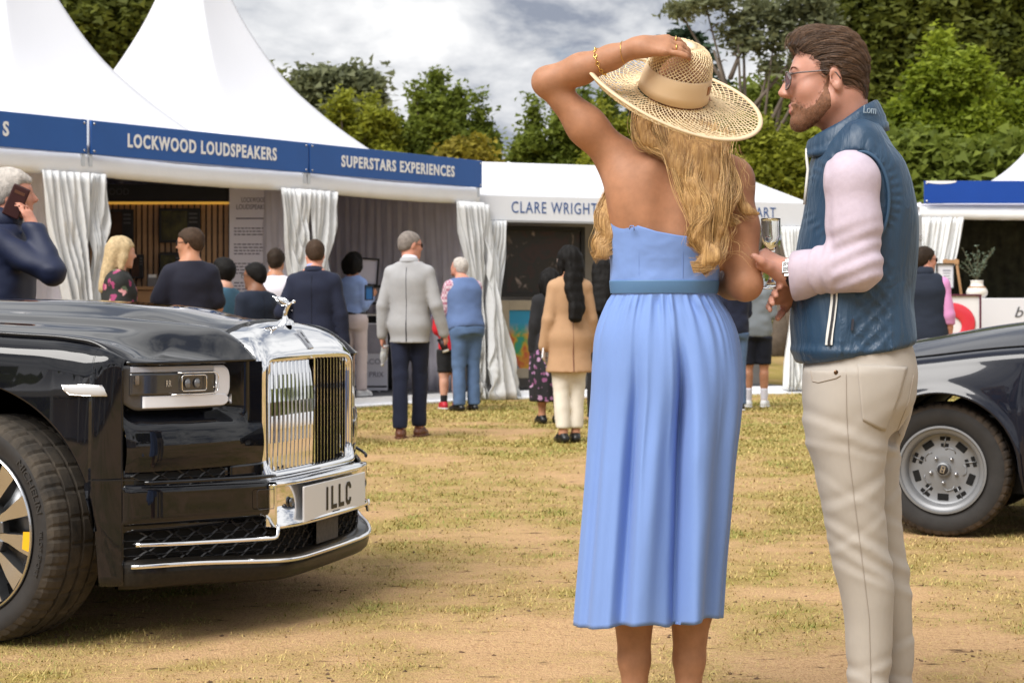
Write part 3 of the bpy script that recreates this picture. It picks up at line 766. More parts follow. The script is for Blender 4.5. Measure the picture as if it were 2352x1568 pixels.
def painting_material(name, cols, scale, seed, dark=0.0):
 m = bpy.data.materials.new(name); m.use_nodes = True; nt = m.node_tree; b = nt.nodes["Principled BSDF"]; N, L = nt.nodes.new, nt.links.new
 tc = N("ShaderNodeTexCoord"); mp = N("ShaderNodeMapping"); mp.inputs["Location"].default_value = (seed, seed * 0.7, seed * 1.3); L(tc.outputs["Object"], mp.inputs[0])
 n = N("ShaderNodeTexNoise"); n.inputs["Scale"].default_value = scale; n.inputs["Detail"].default_value = 5; n.inputs["Distortion"].default_value = 0.6; L(mp.outputs[0], n.inputs["Vector"])
 r = N("ShaderNodeValToRGB"); e = r.color_ramp.elements
 k = len(cols); e[0].position = 0.28; e[0].color = (*cols[0], 1); e[1].position = 0.72; e[1].color = (*cols[-1], 1)
 for i in range(1, k - 1):
  q = e.new(0.28 + 0.44 * i / (k - 1)); q.color = (*cols[i], 1)
 L(n.outputs["Fac"], r.inputs[0]); L(r.outputs[0], b.inputs["Base Color"]); b.inputs["Roughness"].default_value = 0.35
 return m, nt, r, b
pm1, *_ = painting_material("painting_dark", [(0.012, 0.010, 0.010), (0.035, 0.012, 0.012), (0.012, 0.014, 0.014), (0.02, 0.014, 0.012), (0.30, 0.24, 0.22)], 5.5, 3.0)
pm2, nt2, r2, b2 = painting_material("painting_colour", [(0.02, 0.30, 0.30), (0.05, 0.35, 0.12), (0.60, 0.36, 0.03), (0.55, 0.10, 0.04), (0.42, 0.16, 0.06), (0.03, 0.28, 0.45)], 4.2, 9.0)
# blue paint dominates the upper part of that canvas
_tc = nt2.nodes.new("ShaderNodeTexCoord"); _sp = nt2.nodes.new("ShaderNodeSeparateXYZ"); nt2.links.new(_tc.outputs["Object"], _sp.inputs[0])
_mr = nt2.nodes.new("ShaderNodeMapRange"); _mr.inputs["From Min"].default_value = 0.05; _mr.inputs["From Max"].default_value = 0.22; nt2.links.new(_sp.outputs[2], _mr.inputs["Value"])
_mx = nt2.nodes.new("ShaderNodeMix"); _mx.data_type = 'RGBA'; nt2.links.new(_mr.outputs[0], _mx.inputs[0]); nt2.links.new(r2.outputs[0], _mx.inputs[6]); _mx.inputs[7].default_value = (0.02, 0.30, 0.52, 1)
nt2.links.new(_mx.outputs[2], b2.inputs["Base Color"])
M_GILT = mat("grey_gilt", (0.42, 0.36, 0.27), 0.45, 0.2, var=0.1)
frame_pic("painting", "large dark painting in a black frame high on the gallery wall", 1146, 1350, 520, 682, 23.35, M_BLACK, pm1, 0.06, roty=CL_ROT)
frame_pic("painting", "bright abstract painting in a grey gilt frame below the dark one", 1140, 1345, 690, 868, 23.35, M_GILT, pm2, 0.13, roty=CL_ROT)
# ------------------------------------------------------------------ the tent at the right
def right_tent():
 Y = 24.0; x0 = pt(2112, 0, Y)[0]; L = 4.2
 t = thing("marquee_tent", "white tent at the right edge under a plain deep blue board", "tent", (x0, Y, 0), 0)
 roll_valance(t, L, z0=2.36, z1=2.53)
 pagoda_roof(t, 0.6, L, 0.3, 4.5, 3.0, 2.4, [0, .37, .54, .85, 1], [4.6, 3.3, 3.0, 2.68, 2.55])
 b = MB(); b.add([(0, .03, 2.53), (L, .03, 2.53), (L, .5, 2.6), (0, .5, 2.6), (0, .03, 2.52), (L, .03, 2.52), (L, .5, 2.59), (0, .5, 2.59)], [(0, 1, 2, 3), (7, 6, 5, 4), (0, 4, 5, 1), (2, 6, 7, 3), (0, 3, 7, 4), (1, 5, 6, 2)]); b.build("porch_roof", M_ROOF, t)
 for x in (0.06, L - 0.06):
  for y in (0.06, 4.2): post(t, x, y, 2.5)
 drape("curtain", t, ((0.0, -0.06), (0.60, -0.04)), ((-0.08, -0.1), (0.22, -0.08)), folds=4, amp=0.05, z0=0.02, z1=2.38, waist=(0.62, 0.7, 0.0), seed=31)
 drape("back_wall", t, ((0, 3.0), (L, 3.0)), ((0, 3.0), (L, 3.0)), folds=18, amp=0.03, z0=0.0, z1=2.7, m=mat("dark_mottled_wall", (0.045, 0.05, 0.03), 0.8, col2=(0.008, 0.009, 0.006), vscale=6), nu=140, nv=6)  # back wall in two mottled near-black greens
 drape("side_wall", t, ((0.06, 0.2), (0.06, 3.0)), ((0.06, 0.2), (0.06, 3.0)), folds=12, amp=0.03, z0=0.0, z1=2.6, m=M_LINER, nu=90, nv=6)
 b = MB(); b.box((L / 2, 1.6, 2.56), (L - .1, 3.0, 0.02)); b.build("ceiling_liner", M_LINER, t)
 b = MB(); b.box((L / 2, 1.5, 0.04), (L, 3.0, 0.08)); b.build("floor", M_FLOOR, t)
 s = thing("sign_board", "plain deep blue board with a white patch on its top left corner", "sign", (x0, Y - 0.09, 0), 0)
 b = MB(); b.box((2.14, 0, 2.72), (4.2, 0.03, 0.305), bev=0.004); b.build("board", M_SIGN2, s)
 b = MB()
 V = [(0.11 + 0.21 * math.cos(a) + 0.16, -0.018, 2.873 - 0.042 * abs(math.sin(a)) ** 0.8) for a in np.linspace(0, math.pi, 14)]
 b.add(V, [list(range(len(V)))[::-1]]); b.build("white_patch", M_WHITE, s)
 for z in (2.60, 2.84):
  q = MB(); q.lathe([(0, 0), (0.014, 0), (0.014, 0.006), (0, 0.009)], 10, Matrix.Translation((0.075, -0.016, z)) @ Matrix.Rotation(R(90), 4, 'X')); q.build("bolt", M_STEEL, s, smooth=True)
 return t
right_tent()
t = thing("bar_counter", "white counter with grey script lettering in the right tent", "counter", (pt(2290, 0, 23.2)[0], 23.2, 0.0))
b = MB(); b.box((0.42, 0.2, 0.64), (1.62, 0.4, 1.28), bev=0.01); b.build("front_panel", mat("counter_white", (0.66, 0.66, 0.70), 0.35), t)
lettering("lettering", "bellini", mat("script_grey", (0.09, 0.09, 0.1), 0.4), t, Matrix.Translation((0.50, -0.004, 1.03)) @ Matrix.Rotation(R(90), 4, 'X') @ Matrix(((1, 0.35, 0, 0), (0, 1, 0, 0), (0, 0, 1, 0), (0, 0, 0, 1))), 0.2, xs=1.2)
def vase():
 p = pt(2244, 683, 23.35)
 t = thing("ceramic_vase", "round white vase with a brown band on the white counter", "vase", (p[0], p[1], 1.28))
 b = MB(); b.lathe([(0.0, 0), (0.10, 0.0), (0.135, 0.05), (0.14, 0.09), (0.115, 0.14), (0.085, 0.165), (0.08, 0.22), (0.088, 0.235), (0.07, 0.23), (0.065, 0.16)], 28); b.build("pot", mat("white_glaze", (0.75, 0.72, 0.68), 0.35), t, smooth=True)
 b = MB(); b.lathe([(0.118, 0.136), (0.121, 0.139), (0.098, 0.157), (0.094, 0.156)], 28, close=True); b.build("band", mat("clay_band", (0.38, 0.22, 0.12), 0.6), t, smooth=True)
 k = thing("olive_sprigs", "grey green leafy sprigs standing in the white vase", "plant", (p[0], p[1], 1.49))
 rs = random.Random(9); st = MB(); lf = MB()
 for i in range(16):
  a = rs.uniform(0, 6.28); sp = rs.uniform(0.05, 0.34); h = rs.uniform(0.22, 0.5)
  pts = [(sp * q ** 1.4 * math.cos(a), sp * q ** 1.4 * math.sin(a), h * q) for q in np.linspace(0, 1, 7)]
  st.tube(pts, 0.003, 4)
  for q in range(16):
   f = rs.uniform(0.25, 1.0); c = Vector((sp * f ** 1.4 * math.cos(a), sp * f ** 1.4 * math.sin(a), h * f))
   d = Vector((rs.uniform(-1, 1), rs.uniform(-1, 1), rs.uniform(0, 1))).normalized(); e = d.cross(Vector((rs.uniform(-1, 1), rs.uniform(-1, 1), rs.uniform(-1, 1)))).normalized()
   lf.add([c, c + d * 0.022 + e * 0.009, c + d * 0.048, c + d * 0.022 - e * 0.009], [(0, 1, 2, 3)])
 st.build("stems", mat("sprig_stem", (0.10, 0.09, 0.05), 0.7), k); o = lf.build("leaves", mat("sprig_leaf", (0.11, 0.15, 0.10), 0.6, var=0.3), k); o["kind"] = "stuff"
vase()
def easel():
 p = pt(2188, 0, 22.6)
 t = thing("wooden_easel", "light wooden easel holding a small white notice behind the man in the navy gilet", "easel", (p[0], p[1], 0))
 b = MB(); b.tube([(-0.25, 0, 0.0), (-0.06, 0.1, 1.78)], 0.018, 6); b.build("leg", M_OAK, t)
 b = MB(); b.tube([(0.30, 0, 0.0), (0.07, 0.1, 1.78)], 0.018, 6); b.build("leg", M_OAK, t)
 b = MB(); b.tube([(0, 0.55, 0.0), (0.0, 0.12, 1.74)], 0.018, 6); b.build("leg", M_OAK, t)
 b = MB(); b.box((0, 0.05, 1.30), (0.44, 0.05, 0.04)); b.build("ledge", M_OAK, t); b = MB(); b.box((0, 0.09, 1.74), (0.2, 0.03, 0.06)); b.build("crosspiece", M_OAK, t)
 f = frame_pic("notice_frame", "small framed white notice with grey print standing on the easel", 2150, 2191, 645 - 40, 663, 22.5, M_BLACK, mat("notice_white", (0.7, 0.7, 0.75), 0.5), 0.012)
 b = MB()
 for i in range(5): b.box((0.02, -0.0095, 0.07 - 0.035 * i), (0.10 - 0.012 * (i % 3), 0.003, 0.012 if i else 0.022))
 b.build("print", mat("notice_print", (0.3, 0.3, 0.36), 0.5), f)["kind"] = "stuff"
easel()
def lips_picture():
 Y = 21.8
 f = frame_pic("picture_frame", "large white picture of a glossy red ring shape in a dark red frame", 2105, 2253, 676, 790, Y, mat("frame_maroon", (0.085, 0.012, 0.03), 0.4), mat("print_white", (0.72, 0.71, 0.72), 0.4), 0.022)
 V, F = [], []
 n, m_ = 40, 14
 for i in range(n):
  a = 2 * math.pi * i / n
  for j in range(m_):
   w = 2 * math.pi * j / m_
   rr = 0.115 * (1 + 0.35 * math.sin(a + 0.6)) * 0.55
   x = (0.19 + rr * math.cos(w)) * math.cos(a) * 1.15; z = (0.19 + rr * math.cos(w)) * math.sin(a)
   V.append((x + 0.02, -0.012 - 0.014 * (1 + math.sin(w)), z - 0.07))
 o = mesh_np("red_print", V, grid_faces(n, m_, True, True), mat("glossy_red", (0.62, 0.035, 0.055), 0.2, coat=0.5), f)
lips_picture()
t = thing("steel_pole", "bare steel tent pole standing between the right tent and the man's back", "pole", tuple(pt(2112, 718, 23.7)[:2]) + (0,))
b = MB(); b.box((0, 0, 1.2), (0.06, 0.06, 2.4), bev=0.008); b.build("shaft", M_ALU, t)
b = MB(); b.box((0.0, -0.04, 2.1), (0.05, 0.03, 0.07)); b.build("clamp", M_STEEL, t)
# ------------------------------------------------------------------ trees
def leaf_mat(name, c1, c2, tr=0.45):
 m = bpy.data.materials.new(name); m.use_nodes = True; nt = m.node_tree; N, L = nt.nodes.new, nt.links.new
 b = nt.nodes["Principled BSDF"]; out = nt.nodes["Material Output"]
 g = N("ShaderNodeNewGeometry"); tc = N("ShaderNodeTexCoord")
 n = N("ShaderNodeTexNoise"); n.inputs["Scale"].default_value = 0.55; n.inputs["Detail"].default_value = 3; L(tc.outputs["Object"], n.inputs["Vector"])
 mr = N("ShaderNodeMapRange"); mr.inputs["From Min"].default_value = 0.32; mr.inputs["From Max"].default_value = 0.68; L(n.outputs["Fac"], mr.inputs["Value"])
 av = N("ShaderNodeMath"); av.operation = 'MULTIPLY_ADD'; L(g.outputs["Random Per Island"], av.inputs[0]); av.inputs[1].default_value = 0.55
 sc = N("ShaderNodeMath"); sc.operation = 'MULTIPLY'; sc.inputs[1].default_value = 0.5; L(mr.outputs[0], sc.inputs[0]); L(sc.outputs[0], av.inputs[2])
 mx = N("ShaderNodeMix"); mx.data_type = 'RGBA'; mx.inputs[6].default_value = (*c1, 1); mx.inputs[7].default_value = (*c2, 1); L(av.outputs[0], mx.inputs[0])
 L(mx.outputs[2], b.inputs["Base Color"]); b.inputs["Roughness"].default_value = 0.6; b.inputs["Specular IOR Level"].default_value = 0.25
 t = N("ShaderNodeBsdfTranslucent"); L(mx.outputs[2], t.inputs[0])
 ms = N("ShaderNodeMixShader"); ms.inputs[0].default_value = tr; L(b.outputs[0], ms.inputs[1]); L(t.outputs[0], ms.inputs[2]); L(ms.outputs[0], out.inputs[0])
 return m
M_BARK = mat("bark", (0.12, 0.095, 0.075), 0.9, var=0.3, vscale=4, bump=0.6, bscale=12)
L_DARK = leaf_mat("leaf_dark_olive", (0.050, 0.066, 0.013), (0.21, 0.235, 0.040))
L_MID = leaf_mat("leaf_green", (0.065, 0.100, 0.015), (0.26, 0.31, 0.05))
L_LIME = leaf_mat("leaf_lime", (0.09, 0.14, 0.012), (0.32, 0.38, 0.032), 0.45)
L_YEL = leaf_mat("leaf_yellow_green", (0.11, 0.13, 0.016), (0.38, 0.40, 0.045), 0.45)
L_GREY = leaf_mat("leaf_grey_green", (0.085, 0.10, 0.055), (0.27, 0.29, 0.15))
L_RUST = leaf_mat("leaf_rust", (0.12, 0.105, 0.014), (0.40, 0.33, 0.04))
L_CEDAR = leaf_mat("needle_dark", (0.012, 0.03, 0.016), (0.05, 0.085, 0.045), 0.2)
def leaves_at(C, nper, spread, size, rng, flat=0.35, elong=1.7):
 n = len(C) * nper
 c = np.repeat(C, nper, 0) + rng.normal(0, 1, (n, 3)) * np.repeat(spread, nper)[:, None] * np.array([1, 1, 0.75])
 d = rng.normal(0, 1, (n, 3)); d[:, 2] *= flat; d /= np.linalg.norm(d, axis=1)[:, None]
 u = rng.normal(0, 1, (n, 3)); e = np.cross(d, u); e /= np.linalg.norm(e, axis=1)[:, None] + 1e-9
 s = size * (0.6 + 0.8 * rng.random(n))[:, None]
 V = np.stack([c - d * s * elong * 0.6, c + d * s * elong * 0.5 + e * s * 0.6, c + d * s * elong * 0.5 - e * s * 0.6], 1).reshape(-1, 3)
 return V, np.arange(3 * n).reshape(n, 3)
def tree(name, label, loc, blobs, lm, n_cl, nper, size, spread, trunk_h, trunk_r, seed=0, limbs=7, hollow=0.55, group=None, shape='round', bark=True):
 """blobs: list of (x, y, z, rx, ry, rz) relative to the foot of the tree"""
 rng = np.random.default_rng(seed)
 t = thing(name, label, "tree", loc, 0, group)
 w = np.array([b[3] * b[4] * b[5] for b in blobs]) ** 0.66; w /= w.sum()
 k = rng.choice(len(blobs), n_cl, p=w); Bb = np.array(blobs, float)[k]
 d = rng.normal(0, 1, (n_cl, 3)); d /= np.linalg.norm(d, axis=1)[:, None]
 r = hollow + (1 - hollow) * rng.random(n_cl) ** 0.7
 bumpy = 0.80 + 0.42 * fbm(d[:, 0] * 2.1 + k, d[:, 1] * 2.1, d[:, 2] * 2.1, seed=seed, oct=3)
 C = Bb[:, :3] + d * Bb[:, 3:6] * (r * bumpy)[:, None]
 C = C[C[:, 2] > 0.25]
 V, F = leaves_at(C, nper, spread * (0.6 + 0.8 * rng.random(len(C))), size, rng)
 o = mesh_np("crown", V, F, lm, t, smooth=False)
 if bark:
  b = MB()
  top = np.array(max(blobs, key=lambda q: q[2])[:3]) ; zt = max(trunk_h, top[2] * 0.85)
  pts = [(0.12 * math.sin(q * 3 + seed) * q * zt * 0.25 + top[0] * q, top[1] * q, zt * q) for q in np.linspace(0, 1, 10)]
  b.tube(pts, [trunk_r * (1 - 0.85 * q) + 0.01 for q in np.linspace(0, 1, 10)], 9)
  b.build("trunk", M_BARK, t, smooth=True)
  b = MB(); rs = random.Random(seed)
  for i in range(limbs):
   q = blobs[i % len(blobs)]; h0 = trunk_h * rs.uniform(0.55, 1.1)
   p0 = np.array([top[0] * h0 / zt, top[1] * h0 / zt, min(h0, zt * 0.95)])
   p1 = np.array(q[:3]) + np.array([rs.uniform(-0.8, 0.8) * q[3], rs.uniform(-0.8, 0.8) * q[4], rs.uniform(-0.2, 0.8) * q[5]])
   mid = (p0 + p1) / 2 + np.array([0, 0, -0.06 * np.linalg.norm(p1 - p0)])
   tt = np.linspace(0, 1, 8)[:, None]; P = (1 - tt) ** 2 * p0 + 2 * tt * (1 - tt) * mid + tt ** 2 * p1
   b.tube(P, [trunk_r * 0.42 * (1 - 0.85 * q_) + 0.008 for q_ in np.linspace(0, 1, 8)], 6)
   for s in range(3):
    a = P[rs.randrange(3, 7)]; e = a + np.array([rs.uniform(-1, 1) * q[3], rs.uniform(-1, 1) * q[4], rs.uniform(0, 1) * q[5]]) * 0.55
    b.tube([a, (a + e) / 2 + np.array([0, 0, 0.05]), e], [trunk_r * 0.16, trunk_r * 0.1, 0.006], 5)
  b.build("limbs", M_BARK, t, smooth=True)
 return t
def foot(x, Y): return ((x - 1176.0) / F_D * Y, Y, 0.0)
def blob(x0, y, x, rw, rh, Y, dY=0.0, ry=None):
 """blob centred at picture (x, y) with picture radii, for a tree whose foot is at column x0, depth Y"""
 s = F_D / Y
 return ((x - x0) / s, dY, CAM_H + (718 - y) / s, rw / s, ry if ry else rw / s * 0.9, rh / s)
# behind the left pagodas
Y = 42
tree("broadleaf_tree", "dense dark olive tree rising behind the two left pagoda peaks", foot(150, Y),
  [blob(150, y, x, rw, rh, Y, d) for x, y, rw, rh, d in ((60, -60, 150, 110, 0), (210, -20, 150, 120, .6), (120, 90, 140, 90, 0), (290, 60, 110, 80, -.4), (260, 160, 90, 55, .3), (150, 210, 120, 60, 0), (330, -70, 90, 90, 0))],
  L_DARK, 1800, 28, 0.11, 0.28, 5.0, 0.35, seed=1, limbs=12)
Y = 60
tree("young_tree", "thin dark twig top showing over the right edge of the tall pagoda roof", foot(640, Y),
  [blob(640, 185, 632, 12, 40, Y), blob(640, 215, 650, 14, 25, Y), blob(640, 160, 620, 6, 14, Y), blob(640, 330, 650, 60, 120, Y)], L_DARK, 240, 16, 0.13, 0.14, 5.0, 0.10, seed=2, limbs=6)
Y = 82
tree("oak_tree", "round open grey green oak crown above the right slope of the pagoda roof", foot(770, Y),
  [blob(770, y, x, rw, rh, Y, d) for x, y, rw, rh, d in ((715, 200, 45, 32, 0), (760, 185, 40, 25, .5), (815, 195, 40, 28, 0), (850, 215, 30, 35, 0), (700, 240, 35, 30, 0), (765, 245, 60, 40, .5), (835, 250, 40, 30, 0), (740, 300, 70, 50, 0), (820, 300, 60, 40, 0))],
  L_GREY, 460, 30, 0.20, 0.34, 6.0, 0.45, seed=3, limbs=16, hollow=0.35)
Y = 47
def feather(x0, Y, spikes, lm, label, seed, n=520, name="young_tree", size=0.085):
 bl = []
 for (x, yt, yb, w) in spikes:
  for q in range(5):
   f = q / 4.0; bl.append(blob(x0, yt + (yb - yt) * f, x, w * (0.22 + 0.95 * f), (yb - yt) * 0.17, Y, 0.25 * math.sin(q * 2.3 + x)))
 return tree(name, label, foot(x0, Y), bl, lm, int(n * 1.5), 22, size, 0.13, 3.0, 0.14, seed=seed, limbs=9, hollow=0.3)
feather(820, 46, [(790, 235, 400, 42), (850, 240, 390, 46), (765, 262, 400, 30), (890, 268, 400, 36)], L_YEL, "yellow green leafy tree directly left of the feathery ones above the blue boards", 4)
feather(990, 47, [(1000, 195, 400, 62), (960, 215, 400, 45), (1050, 225, 400, 55), (1105, 245, 395, 36), (1125, 300, 400, 26), (920, 260, 400, 40)], L_MID, "feathery mid green tree with spiky top in the gap left of the woman's elbow", 5, 800)
feather(1075, 44, [(1050, 335, 400, 34), (1100, 330, 400, 34), (1030, 350, 400, 20)], L_RUST, "rust tinted bush behind the end of the blue boards", 6, 260, "autumn_bush")
feather(1290, 50, [(1225, 240, 420, 46), (1290, 250, 420, 60), (1340, 215, 420, 60), (1190, 320, 420, 30), (1400, 240, 420, 70)], L_MID, "green tree behind the white ridged tent, below the woman's raised elbow", 7, 900)
feather(1480, 48, [(1430, 290, 430, 60), (1380, 265, 430, 50), (1500, 300, 430, 60)], L_YEL, "olive bush behind the woman's hair, in front of the cedar", 8, 500)
# cedar behind the hat
def cedar():
 Y = 66; s = F_D / Y
 rng = np.random.default_rng(12)
 t = thing("cedar_tree", "dark layered cedar whose flat tiers show either side of the straw hat", "tree", foot(1560, Y))
 C = []
 for k in range(15):
  y = 90 + k * 24; half = 30 + k * 15 + 14 * math.sin(k * 1.7)
  for q in range(int(20 + k * 9)):
   a = rng.uniform(0, 2 * np.pi); rr = rng.uniform(0.15, 1) ** 0.6 * half / s
   C.append((rr * math.cos(a) + 0.1, rr * math.sin(a) * 0.9, CAM_H + (718 - y) / s - 0.10 * rr + rng.normal(0, 0.08)))
 C = np.array(C)
 V, F = leaves_at(C, 20, np.full(len(C), 0.22) * 1.0, 0.14, rng, flat=0.12, elong=2.6)
 mesh_np("crown", V, F, L_CEDAR, t, smooth=False)
 b = MB(); b.tube([(0, 0, 0), (0.1, 0, 5), (0.05, 0, 11.2)], [0.4, 0.25, 0.03], 9); b.build("trunk", M_BARK, t, smooth=True)
 b = MB(); rs = random.Random(5)
 for k in range(15):
  y = 90 + k * 24; half = (30 + k * 15) / s; z = CAM_H + (718 - y) / s
  for j in range(4):
   a = rs.uniform(0, 6.28); b.tube([(0.05, 0, z), (half * .5 * math.cos(a), half * .5 * math.sin(a), z + 0.05), (half * .9 * math.cos(a), half * .9 * math.sin(a), z - 0.1)], [0.06, 0.04, 0.01], 5)
 b.build("limbs", M_BARK, t, smooth=True)
cedar()
# right-hand mass
Y = 40
tree("poplar_tree", "tall airy grey green tree with drooping sprays above the hat and the man's hair", foot(1840, Y),
  [blob(1840, y, x, rw, rh, Y, d) for x, y, rw, rh, d in ((1600, 10, 60, 14, 0), (1570, 18, 30, 12, .4), (1700, 60, 45, 40, .4), (1745, 30, 55, 45, 0), (1720, 105, 38, 26, 0), (1790, 90, 40, 40, 0), (1800, 20, 60, 40, .5), (1860, 0, 70, 40, 0), (1770, 150, 30, 22, 0), (1880, 70, 50, 50, 0), (1660, -10, 60, 22, 0), (1845, 145, 40, 30, 0))],
  L_GREY, 240, 22, 0.085, 0.15, 6.0, 0.13, seed=14, limbs=12, hollow=0.2)
tree("broadleaf_tree", "big dark olive tree filling the upper right corner behind the man", foot(2150, 46),
  [blob(2150, y, x, rw, rh, 46, d) for x, y, rw, rh, d in ((2010, 20, 110, 110, 0), (2150, -40, 130, 120, 0), (2290, 30, 130, 130, .5), (2400, -30, 120, 120, 0), (2060, 150, 120, 100, .5), (2200, 130, 130, 110, 0), (2340, 170, 130, 110, 0), (2100, 270, 130, 110, 0), (2260, 290, 140, 110, 0), (1990, 240, 90, 120, 0), (2420, 250, 120, 150, 0))],
  L_DARK, 3400, 28, 0.11, 0.26, 5.0, 0.5, seed=15, limbs=16)
tree("broadleaf_tree", "rounded mid green tree between the hat and the man's face", foot(1790, 44),
  [blob(1790, y, x, rw, rh, 44, d) for x, y, rw, rh, d in ((1780, 235, 60, 45, 0), (1840, 215, 70, 55, .3), (1720, 270, 50, 50, 0), (1800, 275, 85, 60, 0), (1880, 270, 80, 90, 0), (1750, 320, 90, 60, 0), (1860, 350, 90, 60, 0))],
  L_MID, 1500, 26, 0.085, 0.22, 3.0, 0.25, seed=16, limbs=9)
feather(1750, 36, [(1700, 290, 430, 46), (1750, 300, 430, 52), (1810, 310, 430, 52), (1860, 320, 430, 46)], L_YEL, "low olive gold hedge bush behind the white roof, left of the man's chest", 17, 1000, "hedge_bush", size=0.07)
feather(2180, 34, [(2170, 118, 420, 80), (2110, 190, 420, 75), (2230, 170, 420, 80), (2060, 260, 420, 60)], L_LIME, "bright lime green young tree behind the man's shoulder", 18, 2500, size=0.066)
feather(2310, 35, [(2290, 220, 420, 70), (2350, 235, 420, 70), (2400, 200, 420, 70)], L_LIME, "bright green young tree at the right edge above the plain blue board", 19, 1500, size=0.066)
tree("hedge_bush", "dark green shrub low behind the right tent's blue board", foot(2200, 32),
  [blob(2200, 380, 2100, 90, 70, 32), blob(2200, 390, 2220, 110, 60, 32), blob(2200, 385, 2340, 110, 70, 32), blob(2200, 520, 2150, 160, 120, 32)], L_MID, 700, 22, 0.11, 0.16, 1.5, 0.1, seed=20, limbs=6)
# the wood on the other side of the field: it closes the horizon and shows in the paint and chrome
def far_wood():
 rng = np.random.default_rng(40)
 C = []
 for i in range(1500):
  a = rng.uniform(-1.15, 1.15) + math.pi; r = rng.uniform(46, 58)
  C.append((r * math.sin(a), r * math.cos(a), rng.uniform(0.3, 1) ** 0.7 * (6.5 + 3.0 * math.sin(a * 9) + 1.5 * math.sin(a * 23))))
 V, F = leaves_at(np.array(C), 14, np.full(len(C), 1.0), 0.8, rng)
 o = mesh_np("far_wood", V, F, L_DARK, smooth=False); o["kind"] = "stuff"
 C = []
 for i in range(900):
  x = rng.uniform(-45, 50); C.append((x, rng.uniform(70, 84), rng.uniform(0, 1) * (4.6 + 1.0 * math.sin(x * 0.7))))
 V, F = leaves_at(np.array(C), 14, np.full(len(C), 0.6), 0.4, rng)
 o = mesh_np("far_wood", V, F, L_MID, smooth=False); o["kind"] = "stuff"
far_wood()
# ------------------------------------------------------------------ the row of white tents across the field (behind the camera, mirrored in paint and chrome)
def mirrored_row():
 proto = None
 for i in range(9):
  x = -24 + 5.2 * i; y = -13.5 - 0.10 * abs(i - 5) * 4
  if proto is None:
   t = thing("marquee_tent", "white pagoda tent across the field, seen only mirrored in the black car", "tent", (x, y, 0), math.pi, "pagoda tents mirrored in the black paint")
   pagoda_roof(t, -2.5, 2.5, 0, 5, 0, 2.5, [0, .2, .5, .8, 1], [5.2, 4.1, 3.2, 2.7, 2.5], nr=10, nper=6)
   b = MB(); b.box((0, -.02, 2.38), (5.0, .05, .3)); b.build("valance", M_PVC, t)
   b = MB(); b.box((0, 4.9, 1.2), (4.9, .05, 2.4)); b.build("back_wall", M_LINER, t)
   b = MB()
   for sx in (-2.3, 2.3): b.box((sx, .0, 1.15), (.4, .06, 2.3))
   b.build("curtain", M_DRAPE, t); proto = t
  else:
   c = proto.copy(); COL.objects.link(c); c.location = (x, y, 0)
   for ch in proto.children: d = ch.copy(); COL.objects.link(d); d.parent = c
mirrored_row()
# ------------------------------------------------------------------ the black limousine at the left
M_PAINT = mat("black_paintwork", (0.006, 0.0065, 0.009), 0.10, coat=1.0, spec=0.0)
M_CHROME = mat("chrome", (0.86, 0.86, 0.87), 0.035, 1.0)
M_TRIM = mat("black_trim", (0.008, 0.008, 0.009), 0.35)
M_VOID = mat("dark_void", (0.003, 0.003, 0.003), 0.9)
M_RUBBER = mat("tyre_rubber", (0.022, 0.020, 0.019), 0.75, var=0.25, vscale=12, bump=0.3, bscale=90, bdist=0.002)
M_DUSTY = mat("dusty_tread", (0.072, 0.058, 0.043), 0.9, col2=(0.020, 0.018, 0.016), vscale=14, bump=0.4, bscale=120, bdist=0.003)
M_POLISH = mat("polished_alloy", (0.60, 0.61, 0.64), 0.22, 1.0)
M_GREYALLOY = mat("grey_alloy", (0.20, 0.205, 0.215), 0.32, 0.85)
M_GLASS = mat("dark_glass", (0.01, 0.012, 0.014), 0.03, coat=1.0)
RW = [0, .15, .3, .40, .5, .6, .7, .8, .88, .93, .965, .985]; RF = [.885, .883, .878, .868, .845, .812, .768, .715, .655, .595, .51, .40]
def planF(w): return cr(RW, RF, np.abs(w))
RZ_C = [-5.0, -1.2, -.43, .13, .45, .62, .80, .90];
def z_cen(f): return cr([-1.2, -.43, .13, .56, .80], [1.155, 1.135, 1.116, 1.078, 1.052], f)
def z_sho(f): return cr([-1.2, -.3, .3, .62, .80], [1.105, 1.078, 1.054, 1.030, 1.008], f)
def z_crest(f): return cr([-5.0, -4.0, -1.2, -.2, .19, .40, .52, .58, .62], [0.94, 1.0, 1.045, 1.030, 1.012, 0.998, 0.976, 0.950, 0.925], f)
def grid_obj(name, P, m, parent, smooth=True, solid=0.0, flip=False):
 nu, nv = P.shape[:2]; F = grid_faces(nu, nv)
 if flip: F = F[:, ::-1]
 o = mesh_np(name, P.reshape(-1, 3), F, m, parent, smooth)
 if solid:
  s = o.modifiers.new("thickness", 'SOLIDIFY'); s.thickness = solid; s.offset = -1 if not flip else -1
 return o
